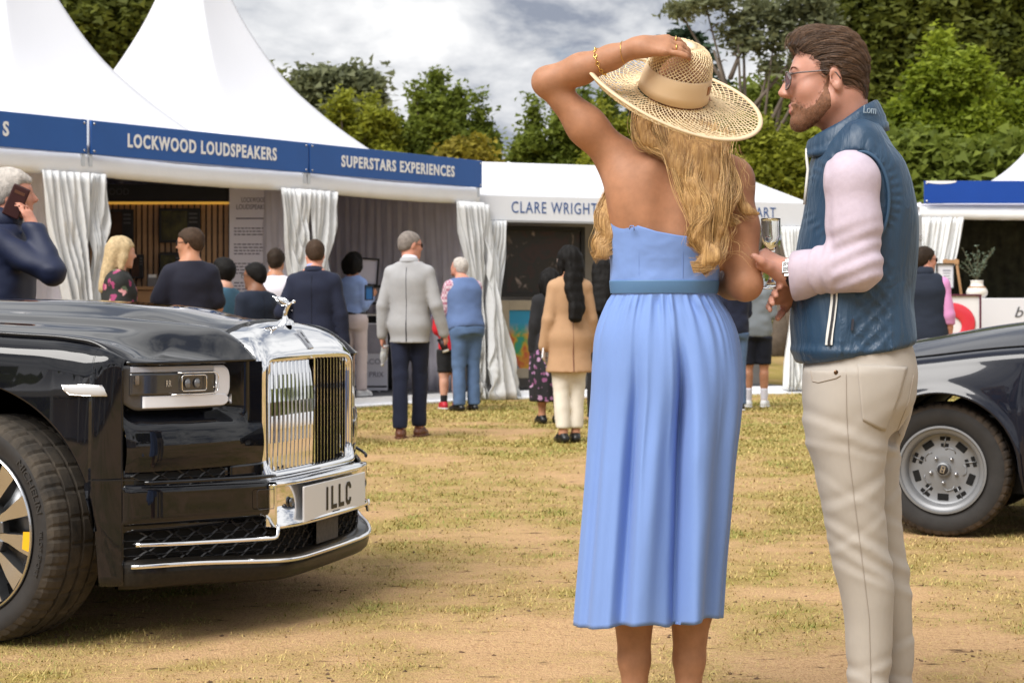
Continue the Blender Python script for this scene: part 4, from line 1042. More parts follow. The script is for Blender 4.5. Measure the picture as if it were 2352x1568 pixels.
def wheel_geo(Rt, wd, Rr, n_groove, parent, dirty=M_DUSTY):
 """tyre as a child of parent; wheel axis = local y, outer face towards -y"""
 h = wd / 2
 prof = [(Rr - .012, -h * .80), (Rr + .006, -h * .90), (Rr + .030, -h * .985), ((Rt + Rr) / 2, -h * 1.04), (Rt - .030, -h * 1.0), (Rt - .012, -h * .90), (Rt - .004, -h * .76), (Rt, -h * .5),
   (Rt, -h * .46), (Rt - .008, -h * .45), (Rt - .008, -h * .38), (Rt, -h * .37), (Rt, -h * .06), (Rt - .008, -h * .05), (Rt - .008, h * .05), (Rt, h * .06), (Rt, h * .37), (Rt - .008, h * .38), (Rt - .008, h * .45), (Rt, h * .46),
   (Rt, h * .5), (Rt - .004, h * .76), (Rt - .012, h * .90), (Rt - .030, h), ((Rt + Rr) / 2, h * 1.03), (Rr + .006, h * .9), (Rr - .012, h * .8)]
 n = n_groove * 4; V = []
 k = len(prof)
 for i in range(n):
  a = 2 * math.pi * i / n
  for q, (r, y) in enumerate(prof):
   rr = r - (0.005 if (i % 4 == 0 and (5 <= q <= 8 or 18 <= q <= 21)) else 0) - (0.004 if (i % 8 == 2 and 11 <= q <= 16) else 0)
   V.append((rr * math.cos(a), y, rr * math.sin(a)))
 F = grid_faces(n, k, wrap_u=True)
 mi = np.array([1 if 4 <= (j % (k - 1)) <= 21 else 0 for j in range(len(F))])
 o = mesh_np("tyre", V, F, [M_RUBBER, dirty], parent, mi=mi)
 o.data.polygons.foreach_set('use_smooth', mi == 0)
 return o
YM = Matrix.Rotation(R(90), 4, 'X')      # lathe axis z -> -y
def limo_wheel(parent, loc, steer, flipside=False, full=True):
 w = bpy.data.objects.new("wheel", None); COL.objects.link(w); w.parent = parent; w.location = loc
 w.rotation_euler = (0, R(8), steer + (math.pi if flipside else 0)); w.empty_display_size = 0.1
 Rt, wd, Rr = 0.376, 0.262, 0.272
 wheel_geo(Rt, wd, Rr, 54, w)
 b = MB(); b.lathe([(Rr - .004, .128), (Rr + .004, .124), (Rr, .116), (Rr - .020, .104), (Rr - .026, .02), (Rr - .03, -.1), (Rr - 0.02, -.11)], 72, YM); b.build("rim", M_POLISH, w, smooth=True)
 b = MB(); b.lathe([(0.0, -.02), (.26, -.02), (.262, -.04), (0, -.04)], 40, YM); b.build("brake_backing", M_VOID, w, smooth=True)
 b = MB(); b.lathe([(0.0, .0), (.19, .0), (.19, -.012), (0, -.012)], 40, YM); b.build("brake_disc", M_GREYALLOY, w, smooth=True)
 ns = 12
 me = None
 for i in range(ns):
  if me is None:
   b = MB()
   r0, r1 = 0.085, Rr - .018
   for (ra, wa, ya) in ():
    pass
   sec = []
   for r, hw, y, dp in ((r0, .010, .100, .05), (r0 + .06, .015, .098, .055), (r1 - .05, .026, .108, .05), (r1, .034, .112, .045)):
    sec.append([(r, -y, -hw), (r, -y - .004, 0) if False else (r, -y, hw), (r, -y + dp, hw * .8), (r, -y + dp, -hw * .8)])
   V = [p for s in sec for p in s]; F = []
   for s in range(3):
    for j in range(4): F.append((s * 4 + j, s * 4 + (j + 1) % 4, s * 4 + 4 + (j + 1) % 4, s * 4 + 4 + j))
   F += [(3, 2, 1, 0), (12, 13, 14, 15)]
   b.add(V, F, 1)
   b.m = [0 if j % 4 == 0 else 1 for j in range(12)] + [1, 1]
   o = b.build("spoke", [M_POLISH, M_GREYALLOY], w, autos=30); me = o.data
  else:
   o = bpy.data.objects.new("spoke", me); COL.objects.link(o); o.parent = w
  o.rotation_euler = (0, 2 * math.pi * i / ns, 0)
 b = MB()
 for i in range(ns):
  a = 2 * math.pi * (i + .5) / ns
  M = Matrix.Rotation(-a, 3, 'Y')
  b.box(M @ Vector((.098, -.088, 0)), (.05, .03, .040), rot=M, bev=.004)
 o = b.build("hub_teeth", M_GREYALLOY, w); o["kind"] = "stuff"
 b = MB(); b.lathe([(0, .118), (.05, .118), (.072, .112), (.082, .10), (.084, .06)], 40, YM); b.build("hub_cap", M_GREYALLOY, w, smooth=True)
 if full:
  for txt, r, amid, hh, ww in (("MICHELIN", .328, 38, .023, .19), ("PILOT SPORT", .326, -2, .014, .15)):
   V, F = text_geo(txt, 0.04, 0.0012); V[:, 1] *= hh / V[:, 1].max(); V[:, 0] *= ww / (V[:, 0].max() - V[:, 0].min())
   A = R(amid) - V[:, 0] / r; rr = r - hh / 2 + V[:, 1]
   yy = -wd / 2 * 1.042 - .001 - V[:, 2]
   b = MB(); b.add(np.stack([rr * np.cos(A), yy, rr * np.sin(A)], 1), F); b.build("tyre_lettering", mat("tyre_letter", (0.035, 0.034, 0.034), 0.45), w)
  b = MB(); b.add([(.222, -.1125, -.028), (.262, -.1135, -.034), (.262, -.1135, .034), (.222, -.1125, .028)], [(0, 1, 2, 3)]); o = b.build("yellow_mark", mat("yellow_patch", (0.75, 0.42, 0.01), 0.5), w); o.rotation_euler = (0, R(-3), 0)  # flat yellow patch on the outer end of a spoke
 return w
def limousine():
 TH = R(-16.0)
 u = np.array([math.cos(TH), math.sin(TH)]); v = np.array([-math.sin(TH), math.cos(TH)])
 A = np.array([-1.84, 5.80]) + 0.97 * v
 t = thing("luxury_saloon", "long gleaming black saloon with tall chrome grille at the left edge", "car", (A[0], A[1], 0), TH)
 L = lambda f, w, z: np.stack(np.broadcast_arrays(np.asarray(f, float), -np.asarray(w, float), np.asarray(z, float)), -1)
 # ---- wings (side wrap to the front corner), near and far
 for sgn in (1, -1):
  ac, ar = 0.035, 0.485
  fs = np.concatenate([np.linspace(-4.9, -3.72, 30), np.linspace(-3.70, -2.84, 60), np.linspace(-2.82, -.475, 50), ac + ar * np.sin(np.linspace(-math.pi / 2, math.pi / 2, 60)) * 0.9999, [0.5061]])
  # plan path: straight flank, then round the corner
  tt = np.linspace(0, 1, 16)[1:]
  pk = np.array([[.5061, .9735], [.545, .9605], [.575, .943], [.60, .925]])
  cc = cr([0, .4, .75, 1], pk, tt)
  w_f = np.where(fs < .25, .985, cr([.25, .40, .50, .55], [.985, .983, .975, .9585], np.clip(fs, .25, .55)))
  f_all = np.concatenate([fs, cc[:, 0]]); w_all = np.concatenate([w_f, cc[:, 1]])
  w_all = np.where(f_all < -3.9, .985 - .16 * ((-3.9 - f_all) / 1.0) ** 2, w_all)
  def zlow(f):
   f = np.asarray(f, float)
   z = np.full(f.shape, .21)
   for c_ in (ac, -3.27): z = np.where(np.abs(f - c_) < ar, np.maximum(z, .38 + np.sqrt(np.maximum(ar ** 2 - (f - c_) ** 2, 0))), z)
   return z
  ns = 34; s = np.linspace(0, 1, ns)
  zl = zlow(f_all); zc = z_crest(np.minimum(f_all, .62))
  P = np.zeros((len(f_all), ns, 3))
  endk = sstep(f_all, .47, .60); rad = .085 * (1 - .70 * endk)
  for j, q in enumerate(s):
   if q <= .68:
    k = q / .68; z = zl + (zc - rad - zl) * k; w = w_all - .016 * np.clip((z - .55) / .4, 0, 1) ** 2 * (1 - endk) - .03 * np.clip((.5 - z) / .3, 0, 1) ** 2 * (1 - endk)
   else:
    k = (q - .68) / .32; a = k * math.pi / 2
    z = zc - rad + rad * math.sin(a); w = w_all - .016 * (1 - endk) - rad * (1 - math.cos(a))
   P[:, j] = L(f_all, sgn * w, z)
  # the flare lip round the arch
  grid_obj("wing", P, M_PAINT, t, solid=0.02, flip=(sgn < 0))
  # inner arch liner
  aa = np.linspace(-.15, math.pi + .15, 40); ww = np.linspace(.955, .60, 5)
  for c_ in (ac, -3.27):
   Q = np.stack([L(c_ + (ar + .004) * np.cos(a), sgn * ww, .38 + (ar + .004) * np.sin(a)) for a in aa]); grid_obj("wheel_arch_liner", Q, M_TRIM, t, flip=(sgn > 0))
  b = MB(); b.box((.585, -sgn * .962, .553), (.16, .005, .003), rot=Matrix.Rotation(sgn * R(20), 3, 'Z')); b.build("panel_seam", M_TRIM, t)
 # ---- bonnet
 nw = 121; wq = np.linspace(-1, 1, nw); nf = 70
 P = np.zeros((nf, nw, 3))
 for i, a in enumerate(wq):
  aw = abs(a) * .905
  lip = float(np.interp(aw, [0, .42, .432, .446, .46, .52, .6, .7, .8, .86, .905], [.690, .690, .690, .80, .852, .838, .812, .768, .715, .672, .600]))
  f0 = -1.05
  fv = f0 + (lip - f0) * (1 - (1 - np.linspace(0, 1, nf)) ** 1.6)
  zc, zs, zm = z_crest(np.minimum(fv, .60)), z_sho(np.minimum(fv, .80)), z_cen(np.minimum(fv, .80))
  z = np.zeros(nf)
  for q in range(nf):
   z[q] = cr([0, .25, .43, .50, .56, .66, .78, .86, .905], [zm[q], zm[q] - .006, zs[q] + .012, zs[q] - .001, zs[q] - .02, zc[q] + .012, zc[q] - .010, zc[q] - .003, zc[q] + .001], np.array([aw]))[0]
  zg = float(np.interp(aw, [0, .07, .15, .25, .33, .38, .408, .425, .44], [1.054, 1.052, 1.047, 1.035, 1.019, 1.003, .985, .970, .960]))
  if aw < .445:
   kk = sstep(fv, .30, .69); z = z * (1 - kk) + zg * kk
  # roll the front edge down to the lip above the lamps
  ro = sstep(aw, .428, .45)
  d = np.clip((fv - (lip - .17)) / .17, 0, 1)
  zl = np.interp(aw, [.5, .905], [.922, .918])
  z = z * (1 - ro * d ** 2.3) + zl * ro * d ** 2.3
  P[:, i] = L(fv, a * .905, z)
 grid_obj("bonnet", P, M_PAINT, t, solid=0.012)
 # ---- front face between grille and corner (both sides)
 for sgn in (1, -1):
  wv = np.linspace(.43, .925, 76); zv = np.linspace(.575, .923, 60)
  Wg, Zg = np.meshgrid(wv, zv, indexing='ij')
  rec = sstep(Zg, .705, .772) * sstep(Wg, .50, .565)
  f = planF(Wg) - .066 * rec * (1 - .55 * sstep(Wg, .88, .925)) + .008 * np.sin(np.clip((Zg - .575) / .14, 0, 1) * math.pi) * (1 - rec)
  grid_obj("front_panel", L(f, sgn * Wg, Zg), M_PAINT, t, flip=(sgn > 0))
  # ---- headlamp
  h = bpy.data.objects.new("headlight", None); COL.objects.link(h); h.parent = t
  def patch(name, w0, w1, z0, z1, off, m, rad=.02, n=40, k=12, outer=0.0):
   ws = np.linspace(w0, w1, n); V = np.zeros((n, k, 3))
   for i, w in enumerate(ws):
    d = w - w0
    cut = rad - math.sqrt(max(rad ** 2 - (rad - d) ** 2, 0)) if d < rad else 0
    za, zb = z0 + cut + outer * sstep(w, w1 - .05, w1), z1 - cut
    zz = np.linspace(za, zb, k); V[i] = L(planF(w) + off, sgn * w, zz)
   o = grid_obj(name, V, m, h, flip=(sgn > 0)); sm = o.modifiers.new("thickness", 'SOLIDIFY'); sm.thickness = .008; sm.offset = -1
   return o
  patch("lamp_housing", .555, .93, .772, .919, -.028, mat("lamp_housing", (0.05, 0.05, 0.055), .15, coat=.6), .045, 44, outer=.03)
  M_GUIDE = mat("light_guide", (0.82, 0.84, 0.90), .5, spec=.2)
  patch("light_guide", .562, .872, .779, .818, -.022, M_GUIDE, .036)
  patch("light_guide", .562, .630, .800, .913, -.023, M_GUIDE, .038, 14)
  patch("light_guide", .580, .90, .896, .914, -.024, mat("light_guide_top", (0.36, 0.37, 0.42), .25, coat=.6), .006)
  patch("lamp_reflector", .628, .905, .822, .892, -.018, mat("lamp_dark", (0.035, 0.036, 0.042), .12, coat=1.0), .012)
  def wire(pts, r=.0022, name="chrome_trim", off=-.008):
   b = MB(); b.tube([L(planF(w) + off, sgn * w, z) for w, z in pts], r, 6); b.build(name, M_CHROME, h, smooth=True)
  wire([(.78, .892), (.70, .892), (.645, .892), (.632, .886), (.628, .876), (.628, .838), (.633, .828), (.645, .822), (.70, .820), (.80, .821)])
  for a0, a1 in ((.675, .765),):
   wire([(a0, .838), (a0, .878), (a0 + .006, .883), (a1 - .006, .884), (a1, .879), (a1, .836), (a1 - .006, .832), (a0 + .006, .832), (a0, .838)], .0018)
  wire([(.648, .842), (.640, .842), (.637, .848), (.637, .866)], .0012)
  for wc in (.70, .735):
   b = MB(); c = L(planF(wc) - .016, sgn * wc, .857); b.lathe([(0, .006), (.012, .004), (.017, 0), (.017, -.004)], 20, Matrix.Translation(tuple(c)) @ Matrix.Rotation(R(90), 4, 'Y') @ Matrix.Rotation(0, 4, 'X')); b.build("projector_lens", mat("lens_grey", (.16, .165, .18), .05, coat=1.0), h, smooth=True)
  b = MB(); c = L(planF(.893) - .018, sgn * .893, .872); b.box(c, (.014, .03, .03), rot=Matrix.Rotation(sgn * R(55), 3, 'Z')); b.build("inner_reflector", M_CHROME, h)
  b = MB(); V, F = text_geo("RR", .03, .0004, .6); c = L(planF(.803) - .0145, sgn * .803, .848); M = Matrix.Translation(tuple(c)) @ Matrix.Rotation(R(90) - sgn * R(28), 4, 'Z') @ Matrix.Rotation(R(90), 4, 'X'); b.add([tuple(M @ Vector(p)) for p in V], F); b.build("monogram", M_POLISH, h)
 # ---- side marker lamp
 b = MB(); pts = [(.409, .857), (.477, .858), (.545, .856), (.560, .823), (.498, .823), (.439, .826), (.418, .840)]
 ww = lambda f, z=.84: float(cr([.25, .40, .50, .55, .60], [.985, .983, .975, .9585, .925], np.array([f]))[0] - .016 * ((z - .55) / .4) ** 2 * (1 - sstep(f, .47, .60))) + .012
 tb = [((.410, .8555), (.4105, .853)), ((.425, .858), (.425, .835)), ((.445, .8585), (.440, .8265)), ((.477, .8585), (.475, .824)), ((.51, .858), (.51, .823)), ((.535, .857), (.54, .8225)), ((.548, .853), (.556, .8225)), ((.5545, .842), (.561, .827))]
 mg = np.array([[L(f, ww(f, z) - .004 + (.003 if 0 < k < 1 else 0), z) for k in (0, .12, .5, .88, 1) for f, z in [((1 - k) * a[0] + k * c[0], (1 - k) * a[1] + k * c[1])]] for a, c in tb]); b.add(mg.reshape(-1, 3), [tuple(q) for q in grid_faces(8, 5)])
 b.build("side_marker", mat("marker_lens", (0.50, 0.51, 0.53), .15, coat=.8), t, smooth=True)
 b = MB(); b.tube([L(f, ww(f, z) - .004, z) for f, z in pts + pts[:1]], .0022, 5); b.build("marker_trim", M_CHROME, t, smooth=True)
 # ---- grille: chrome surround
 def outline(pts, n):
  P = np.array(pts + [(-x, z) for x, z in pts[::-1]]); c = np.array([0, .76])
  a = np.arctan2(P[:, 1] - c[1], P[:, 0] - c[0]); out = []
  Q = np.concatenate([P, P[:1]])
  for th in np.linspace(0, 2 * math.pi, n, endpoint=False) + .001:
   d = np.array([math.cos(th), math.sin(th)]); best = 0
   for i in range(len(P)):
    e = Q[i + 1] - Q[i]; den = d[0] * e[1] - d[1] * e[0]
    if abs(den) < 1e-9: continue
    r = Q[i] - c; s_ = (r[0] * e[1] - r[1] * e[0]) / den; k = (r[0] * d[1] - r[1] * d[0]) / den
    if s_ > 0 and -1e-6 <= k <= 1 + 1e-6: best = max(best, s_)
   out.append(c + d * best)
  return np.array(out)
 n = 240
 op = outline([(0.0, .536), (.345, .536), (.375, .545), (.383, .57), (.386, .88), (.380, .905), (.36, .917), (.0, .921)][::-1], n)
 ou = outline([(0.0, .508), (.41, .508), (.428, .514), (.434, .56), (.437, .72), (.437, .85), (.434, .92), (.425, .962), (.408, .988), (.38, 1.006), (.33, 1.022), (.25, 1.038), (.15, 1.050), (.07, 1.055), (0, 1.057)][::-1], n)
 lean = lambda z: -.115 * np.clip((z - .905) / .15, 0, 1) ** 1.5 + .022 * np.clip((.58 - z) / .08, 0, 1) ** 1.5
 rings = []
 for k, (a, dz) in enumerate(((0, -.075), (0, -.012), (.10, -.001), (.3, .004), (.55, .004), (.8, 0), (.94, -.007), (1.0, -.022), (1.0, -.05), (1.0, -.09), (.995, -.17))):
  q = op + (ou - op) * a
  if k == 0: q = op * np.array([.985, 1])
  rings.append(L(planF(q[:, 0]) + lean(q[:, 1]) + dz, q[:, 0], q[:, 1]))
 Pm = np.stack(rings, 0); F = grid_faces(len(rings), n, False, True)
 mesh_np("grille_surround", Pm.reshape(-1, 3), F, M_CHROME, t)
 b = MB(); b.box((.80, 0, .73), (.02, .80, .44)); b.build("grille_backing", M_VOID, t)
 vme = {}
 nv = 22
 for i in range(nv):
  w = .372 - .744 * (i + .5) / nv
  near = w > -.0
  if near not in vme:
   b = MB()
   zs = np.linspace(.538, .918, 9)
   for j in range(8):
    pass
   V = []
   for z in zs:
    ff = .004 * math.sin((z - .53) / .39 * math.pi)
    for (x, y) in ((0, -.0035), (.006, 0), (0, .0035), (-.042, .003), (-.042, -.003)): V.append((x + ff, y + (.14 * (z - .55) ** 2 if near else 0), z))
   F = [(q * 5 + j, q * 5 + (j + 1) % 5, q * 5 + 5 + (j + 1) % 5, q * 5 + 5 + j) for q in range(8) for j in range(5)] + [(4, 3, 2, 1, 0), tuple(40 + j for j in range(5))]
   b.add(V, F); o = b.build("vane", M_CHROME, t); vme[near] = o.data
  else:
   o = bpy.data.objects.new("vane", vme[near]); COL.objects.link(o); o.parent = t
  o.location = (float(planF(w)) - .014, -w, 0)
  o.rotation_euler = (0, 0, R(20) if near else R(-64))
  o.scale = (1, 1, 1) if near else (.6, .42, 1)
 b = MB(); b.box((.855, 0, .73), (.05, .012, .39)); b.build("centre_bar", M_CHROME, t)
 # badge plate on the surround
 M = Matrix.Translation((.8405, 0.0, .990)) @ Matrix.Rotation(R(-38), 4, 'Y') @ Matrix.Rotation(R(90), 4, 'Y') @ Matrix.Rotation(R(90), 4, 'Z')
 b = MB(); bp = [(-.017, -.042), (.017, -.042), (.020, .042), (-.020, .042)]; b.prism(bp, M, .006); b.build("badge", mat("badge_silver", (.45, .46, .49), .3, .9), t)
 for s_, dy in (("R", .009), ("R", -.020)):
  lettering("monogram", s_, mat("badge_ink", (.05, .05, .06), .4), t, M @ Matrix.Translation((0, dy, .0065)), .03, extrude=.0004, height=.022)
 # ---- plate carrier and plate
 z0, z1 = .345, .508
 b = MB()
 zs = [(z1, 0), (z1, .075), (z1 - .008, .08), (z1 - .016, .076), (z1 - .022, .066), (z0 + .024, .070), (z0 + .018, .082), (z0 + .006, .086), (z0, .08), (z0 - .004, .0)]
 wv = np.linspace(-.435, .435, 50); V = np.stack([np.stack([L(planF(w) + d - .020 * (abs(w) / .435) ** 6, w, z) for z, d in zs]) for w in wv])
 grid_obj("plate_surround", V, M_CHROME, t)
 for sg in (1, -1):
  b = MB(); b.box((float(planF(.43)) + .02, -sg * .435, .426), (.075, .012, .150), bev=.004); b.build("surround_cheek", M_CHROME, t)
 b = MB(); b.box((.885 + .076, 0, .418), (.008, .60, .126), bev=.003); pl = b.build("number_plate", mat("plate_white", (.74, .75, .76), .35), t)
 M = Matrix.Translation((.885 + .0812, 0.012, .376)) @ Matrix.Rotation(R(90), 4, 'Z') @ Matrix.Rotation(R(90), 4, 'X')
 M_PL = mat("plate_black", (.008, .008, .009), .4)
 # plate characters are narrow with even strokes
 def stroke_char(poly, x):
  b.prism([(x + px, py) for px, py in poly], M, .0012)
 h, sw, cwid = .084, .0155, .052
 b = MB(); stroke_char([(0, 0), (sw, 0), (sw, h), (0, h)], -.108); b.build("character", M_PL, pl)
 for x in (-.060, .012):
  b = MB(); stroke_char([(0, 0), (cwid, 0), (cwid, sw), (sw, sw), (sw, h), (0, h)], x); b.build("character", M_PL, pl)
 b = MB(); c_ = .014; stroke_char([(c_, 0), (cwid - c_, 0), (cwid, c_), (cwid, h * .30), (cwid - sw, h * .30), (cwid - sw, c_ + .006), (cwid - c_ - .006, sw), (c_ + .006, sw), (sw, c_ + .006), (sw, h - c_ - .006), (c_ + .006, h - sw), (cwid - c_ - .006, h - sw), (cwid - sw, h - c_ - .006), (cwid - sw, h * .70), (cwid, h * .70), (cwid, h - c_), (cwid - c_, h), (c_, h), (0, h - c_), (0, c_)], .083); b.build("character", M_PL, pl)
 b = MB(); b.box((.885 + .0808, .0, .365), (.001, .07, .005)); b.build("maker_line", M_PL, pl)
 for sg in (1, -1):
  b = MB(); b.lathe([(0, .004), (.006, .004), (.007, .001), (.010, .001), (.011, .005), (.015, .005), (.016, 0)], 20, Matrix.Translation((float(planF(.36)) + .066, -sg * .355, .432)) @ Matrix.Rotation(R(90), 4, 'Y')); b.build("parking_sensor", M_GREYALLOY, t, smooth=True)
 # ---- bumper
 def strip(name, ws, zs, off, r, m=M_CHROME, sg=1, flat=1.0):
  b = MB(); b.tube([L(planF(w) + o_, sg * w, z) for w, z, o_ in zip(ws, zs, np.broadcast_to(off, (len(ws),)))], r, 8); return b.build(name, m, t, smooth=True)
 bul = lambda w: .050 * (1 - sstep(np.abs(w), .35, .75)) + .015
 def hexmesh(name, w0, w1, z0, z1, off, pw, pz, rr=.0022):
  V, F = [], []
  rows = int((z1 - z0) / pz) + 1; cols = int((w1 - w0) / pw) + 2
  for r_ in range(rows):
   for c in range(cols):
    cw = w0 + (c + (.5 if r_ % 2 else 0)) * pw; cz = z0 + (r_ + .5) * pz
    if cw > w1 or cw < w0: continue
    hx = [(-.5, 0), (-.24, .62), (.24, .62), (.5, 0), (.24, -.62), (-.24, -.62)]
    bse = len(V)
    for kk, (sc, dd) in enumerate(((.90, 0), (.98, .006), (.90, .010), (.80, .006))):
     for x, y in hx:
      w = cw + x * pw * sc; z = cz + y * pz * sc
      V.append(tuple(L(planF(min(abs(w), .93)) + off(w) + dd - .012, w, z)))
    for q in range(4):
     for j in range(6): F.append((bse + q * 6 + j, bse + q * 6 + (j + 1) % 6, bse + ((q + 1) % 4) * 6 + (j + 1) % 6, bse + ((q + 1) % 4) * 6 + j))
  o = mesh_np(name, V, np.array(F), M_TRIM2, t, smooth=False); o["kind"] = "stuff"; return o
 M_TRIM2 = mat("satin_black_mesh", (0.03, 0.03, 0.032), .30)
 def face(name, w0, w1, zlo, zhi, off, m, n=40, k=10, prof=None, sgn=1):
  wv = np.linspace(w0, w1, n); V = np.zeros((n, k, 3))
  for i, w in enumerate(wv):
   a, c = (zlo(w) if callable(zlo) else zlo), (zhi(w) if callable(zhi) else zhi)
   zz = np.linspace(a, c, k); oo = off(w) if callable(off) else off
   if prof is not None: oo = oo + prof(np.linspace(0, 1, k))
   V[i] = L(planF(w) + oo, sgn * w, zz)
  return grid_obj(name, V, m, t, flip=(sgn > 0), solid=.006)
 edge = lambda q: -.02 * (np.clip((q - .82) / .18, 0, 1) ** 2 + np.clip((.16 - q) / .16, 0, 1) ** 2)
 for sg in (1, -1):
  face("bumper_panel", .435, .93, lambda w: .385 + .03 * (w - .43), lambda w: .522 + .030 * (w - .43), lambda w: float(bul(w)) * .7 - .006, M_PAINT, prof=edge, sgn=sg, k=16)
  face("bumper_panel", .43, .585, .515, .574, lambda w: float(bul(w)) * .3 - .012, M_PAINT, n=14, sgn=sg)
  face("bumper_core", .43, .93, .38, .580, lambda w: float(bul(w)) * .2 - .016, M_PAINT, sgn=sg)
  face("intake_shade", .60, .90, .533, .570, lambda w: float(bul(w)) * .2 - .0145, M_VOID, sgn=sg)  # thin black sheet painted as the shaded depth of the intake
  face("lower_grille_back", .0, .93, .225, .40, lambda w: float(bul(w)) - .06, M_VOID, sgn=sg)
  strip("bumper_fin", np.linspace(.89, .44, 24), .530 + .010 * np.linspace(1, 0, 24), [float(bul(w)) - .004 for w in np.linspace(.89, .44, 24)], .0065, M_PAINT, sg)
  ws = np.concatenate([np.linspace(.915, .455, 30), [.443, .437, .435]]); zz = np.concatenate([np.linspace(.342, .318, 30), [.321, .33, .362]])
  strip("chrome_strip", ws, zz, [float(bul(w)) + .004 for w in ws], .0075, sg=sg)
 hexmesh("honeycomb", .60, .90, .525, .572, lambda w: float(bul(w)) * .2 - .006, .078, .024)
 hexmesh("honeycomb", -.90, .90, .255, .40, lambda w: float(bul(w)) - .035, .078, .0245)
 b = MB(); wv = np.linspace(-.105, .105, 8); grid_obj("sensor_panel", np.stack([L(planF(w) + float(bul(w)) - .018, w, np.array([.255, .342])) for w in wv]), mat("dusty_plastic", (.06, .052, .045), .7, var=.3, vscale=60), t, flip=True)
 b = MB(); c = L(planF(.47) + .0575, .475, .452);
 hp = [(.440, .418), (.505, .420), (.512, .428), (.512, .480), (.505, .487), (.442, .484), (.436, .478), (.436, .425)]
 b.tube([L(planF(w) + float(bul(w)) - .0075, w, z) for w, z in hp + hp[:1]], .0012, 4); b.build("tow_cover", M_TRIM2, t)
 ws = np.linspace(-.925, .925, 90); zl = lambda w: .272 - .040 * (1 - sstep(np.abs(w), .25, .9))
 strip("chrome_strip", ws, [float(zl(w)) for w in ws], [float(bul(w)) * 1.1 + .006 for w in ws], .0085)
 # front lip below the chrome strip, rolled under
 V = []
 for w in ws:
  zt = float(zl(w)) + .012; bo = float(bul(w)) * 1.1; zb = .196 - .03 * (1 - float(sstep(abs(w), .3, .9)))
  e_ = float(np.clip((.928 - abs(w)) / .014, 0, 1))
  V.append([L(planF(w) + (bo + d) * e_ - .03 * (1 - e_), w, z) for d, z in ((-.07, zt + .012), (-.012, zt), (.0, zt - .012), (.004, (zt + zb) / 2), (-.004, zb + .016), (-.02, zb + .002), (-.06, zb + .004), (-.10, zb + .02), (-.13, zb + .04))])
 grid_obj("front_lip", np.array(V), mat("dusty_paint", (0.012, 0.011, 0.010), .3, coat=.25, spec=.1, col2=(.022, .018, .014), vscale=70), t)
 # corner return of the lip under the wing
 # ---- screen, cabin, tail (mostly outside the frame)
 def loft(name, secs, m, k=None):
  P = np.array(secs, float); P = np.stack([L(P[..., 0], P[..., 1], P[..., 2])])[0]; grid_obj(name, P, m, t)
 def arch(f, wb, zb, wt, zt, n=21):
  q = np.linspace(-1, 1, n); return [(f, wb * np.sign(a) * abs(a) ** .8 if False else (wb + (wt - wb) * (1 - abs(a)) * .0) * a, zb + (zt - zb) * (1 - abs(a) ** 6)) for a in q]
 def sec(f, wb, zb, wt, zt):
  pts = [(f, -wb, zb)] + [(f, -wt - (wb - wt) * (1 - k) ** 1, zb + (zt - zb) * (k)) for k in (.3, .6, .85)] + [(f, w, zt + .03 * (1 - (w / wt) ** 2)) for w in np.linspace(-wt + .04, wt - .04, 9)] + [(f, wt + (wb - wt) * (1 - k), zb + (zt - zb) * k) for k in (.85, .6, .3)] + [(f, wb, zb)]
  return pts
 loft("roof", [sec(f, .90, 1.06, wt, zt) for f, wt, zt in ((-.98, .80, 1.12), (-1.35, .74, 1.42), (-1.75, .70, 1.60), (-2.4, .69, 1.645), (-3.1, .68, 1.61), (-3.6, .69, 1.46), (-4.1, .74, 1.12))], M_PAINT)
 loft("side_windows", [[(f, .905 - .20 * (z - 1.06) / .5, z) for z in (1.08, zt)] for f, zt in ((-1.25, 1.28), (-1.7, 1.50), (-2.4, 1.55), (-3.1, 1.52), (-3.5, 1.40))], M_GLASS)
 loft("windscreen", [[(f, w, z + .012) for w in np.linspace(-wt, wt, 9)] for f, wt, z in ((-1.0, .72, 1.15), (-1.35, .68, 1.455), (-1.62, .64, 1.60))], M_GLASS)
 loft("boot_lid", [[(f, w, z - .03 * (w / .9) ** 2) for w in np.linspace(-.88, .88, 9)] for f, z in ((-3.9, 1.13), (-4.4, 1.06), (-4.8, .98), (-4.92, .8), (-4.9, .3))], M_PAINT)
 b = MB(); b.box((-2.0, 0, .26), (5.0, 1.5, .12)); b.build("floor_pan", M_VOID, t)
 b = MB(); b.box((.25, 0, .26), (.9, 1.35, .10)); b.build("under_tray", M_VOID, t)
 b = MB(); b.box((.36, -.62, .175), (.12, .05, .03), bev=.006); b.build("air_deflector", M_TRIM, t)
 for fx in (0, -3.55):
  for sg in (1, -1):
   limo_wheel(t, (.09 if fx == 0 else -3.27, -sg * .835, .374), R(-14) if fx == 0 else 0, flipside=(sg < 0), full=(fx == 0 and sg > 0))
 # ---- bonnet figure
 def figure():
  k = 0.082
  def fn(P):
   d = capsule(P, (0, 0, -.02), (0, 0, .05), .16, .14)
   d = smin(d, capsule(P, (0, 0, .05), (-.02, 0, .35), .075, .085), .06)
   d = smin(d, capsule(P, (-.02, 0, .35), (.10, 0, .66), .085, .10), .06)
   d = smin(d, capsule(P, (.10, 0, .66), (.30, 0, .82), .075, .05), .05)
   d = smin(d, ellipsoid(P, (.40, 0, .86), (.085, .065, .085)), .03)
   for s in (1, -1):
    d = smin(d, capsule(P, (.10, s * .06, .72), (-.34, s * .22, .98), .06, .09), .05)
    d = smin(d, ellipsoid(P, (-.16, s * .20, .86), (.30, .045, .17), rot_ax('Y', 28)), .05)
    d = smin(d, capsule(P, (-.34, s * .22, .98), (-.52, s * .26, 1.10), .07, .03), .05)
    d = smin(d, capsule(P, (-.02, s * .04, .35), (-.12, s * .05, .02), .05, .06), .05)
   return d
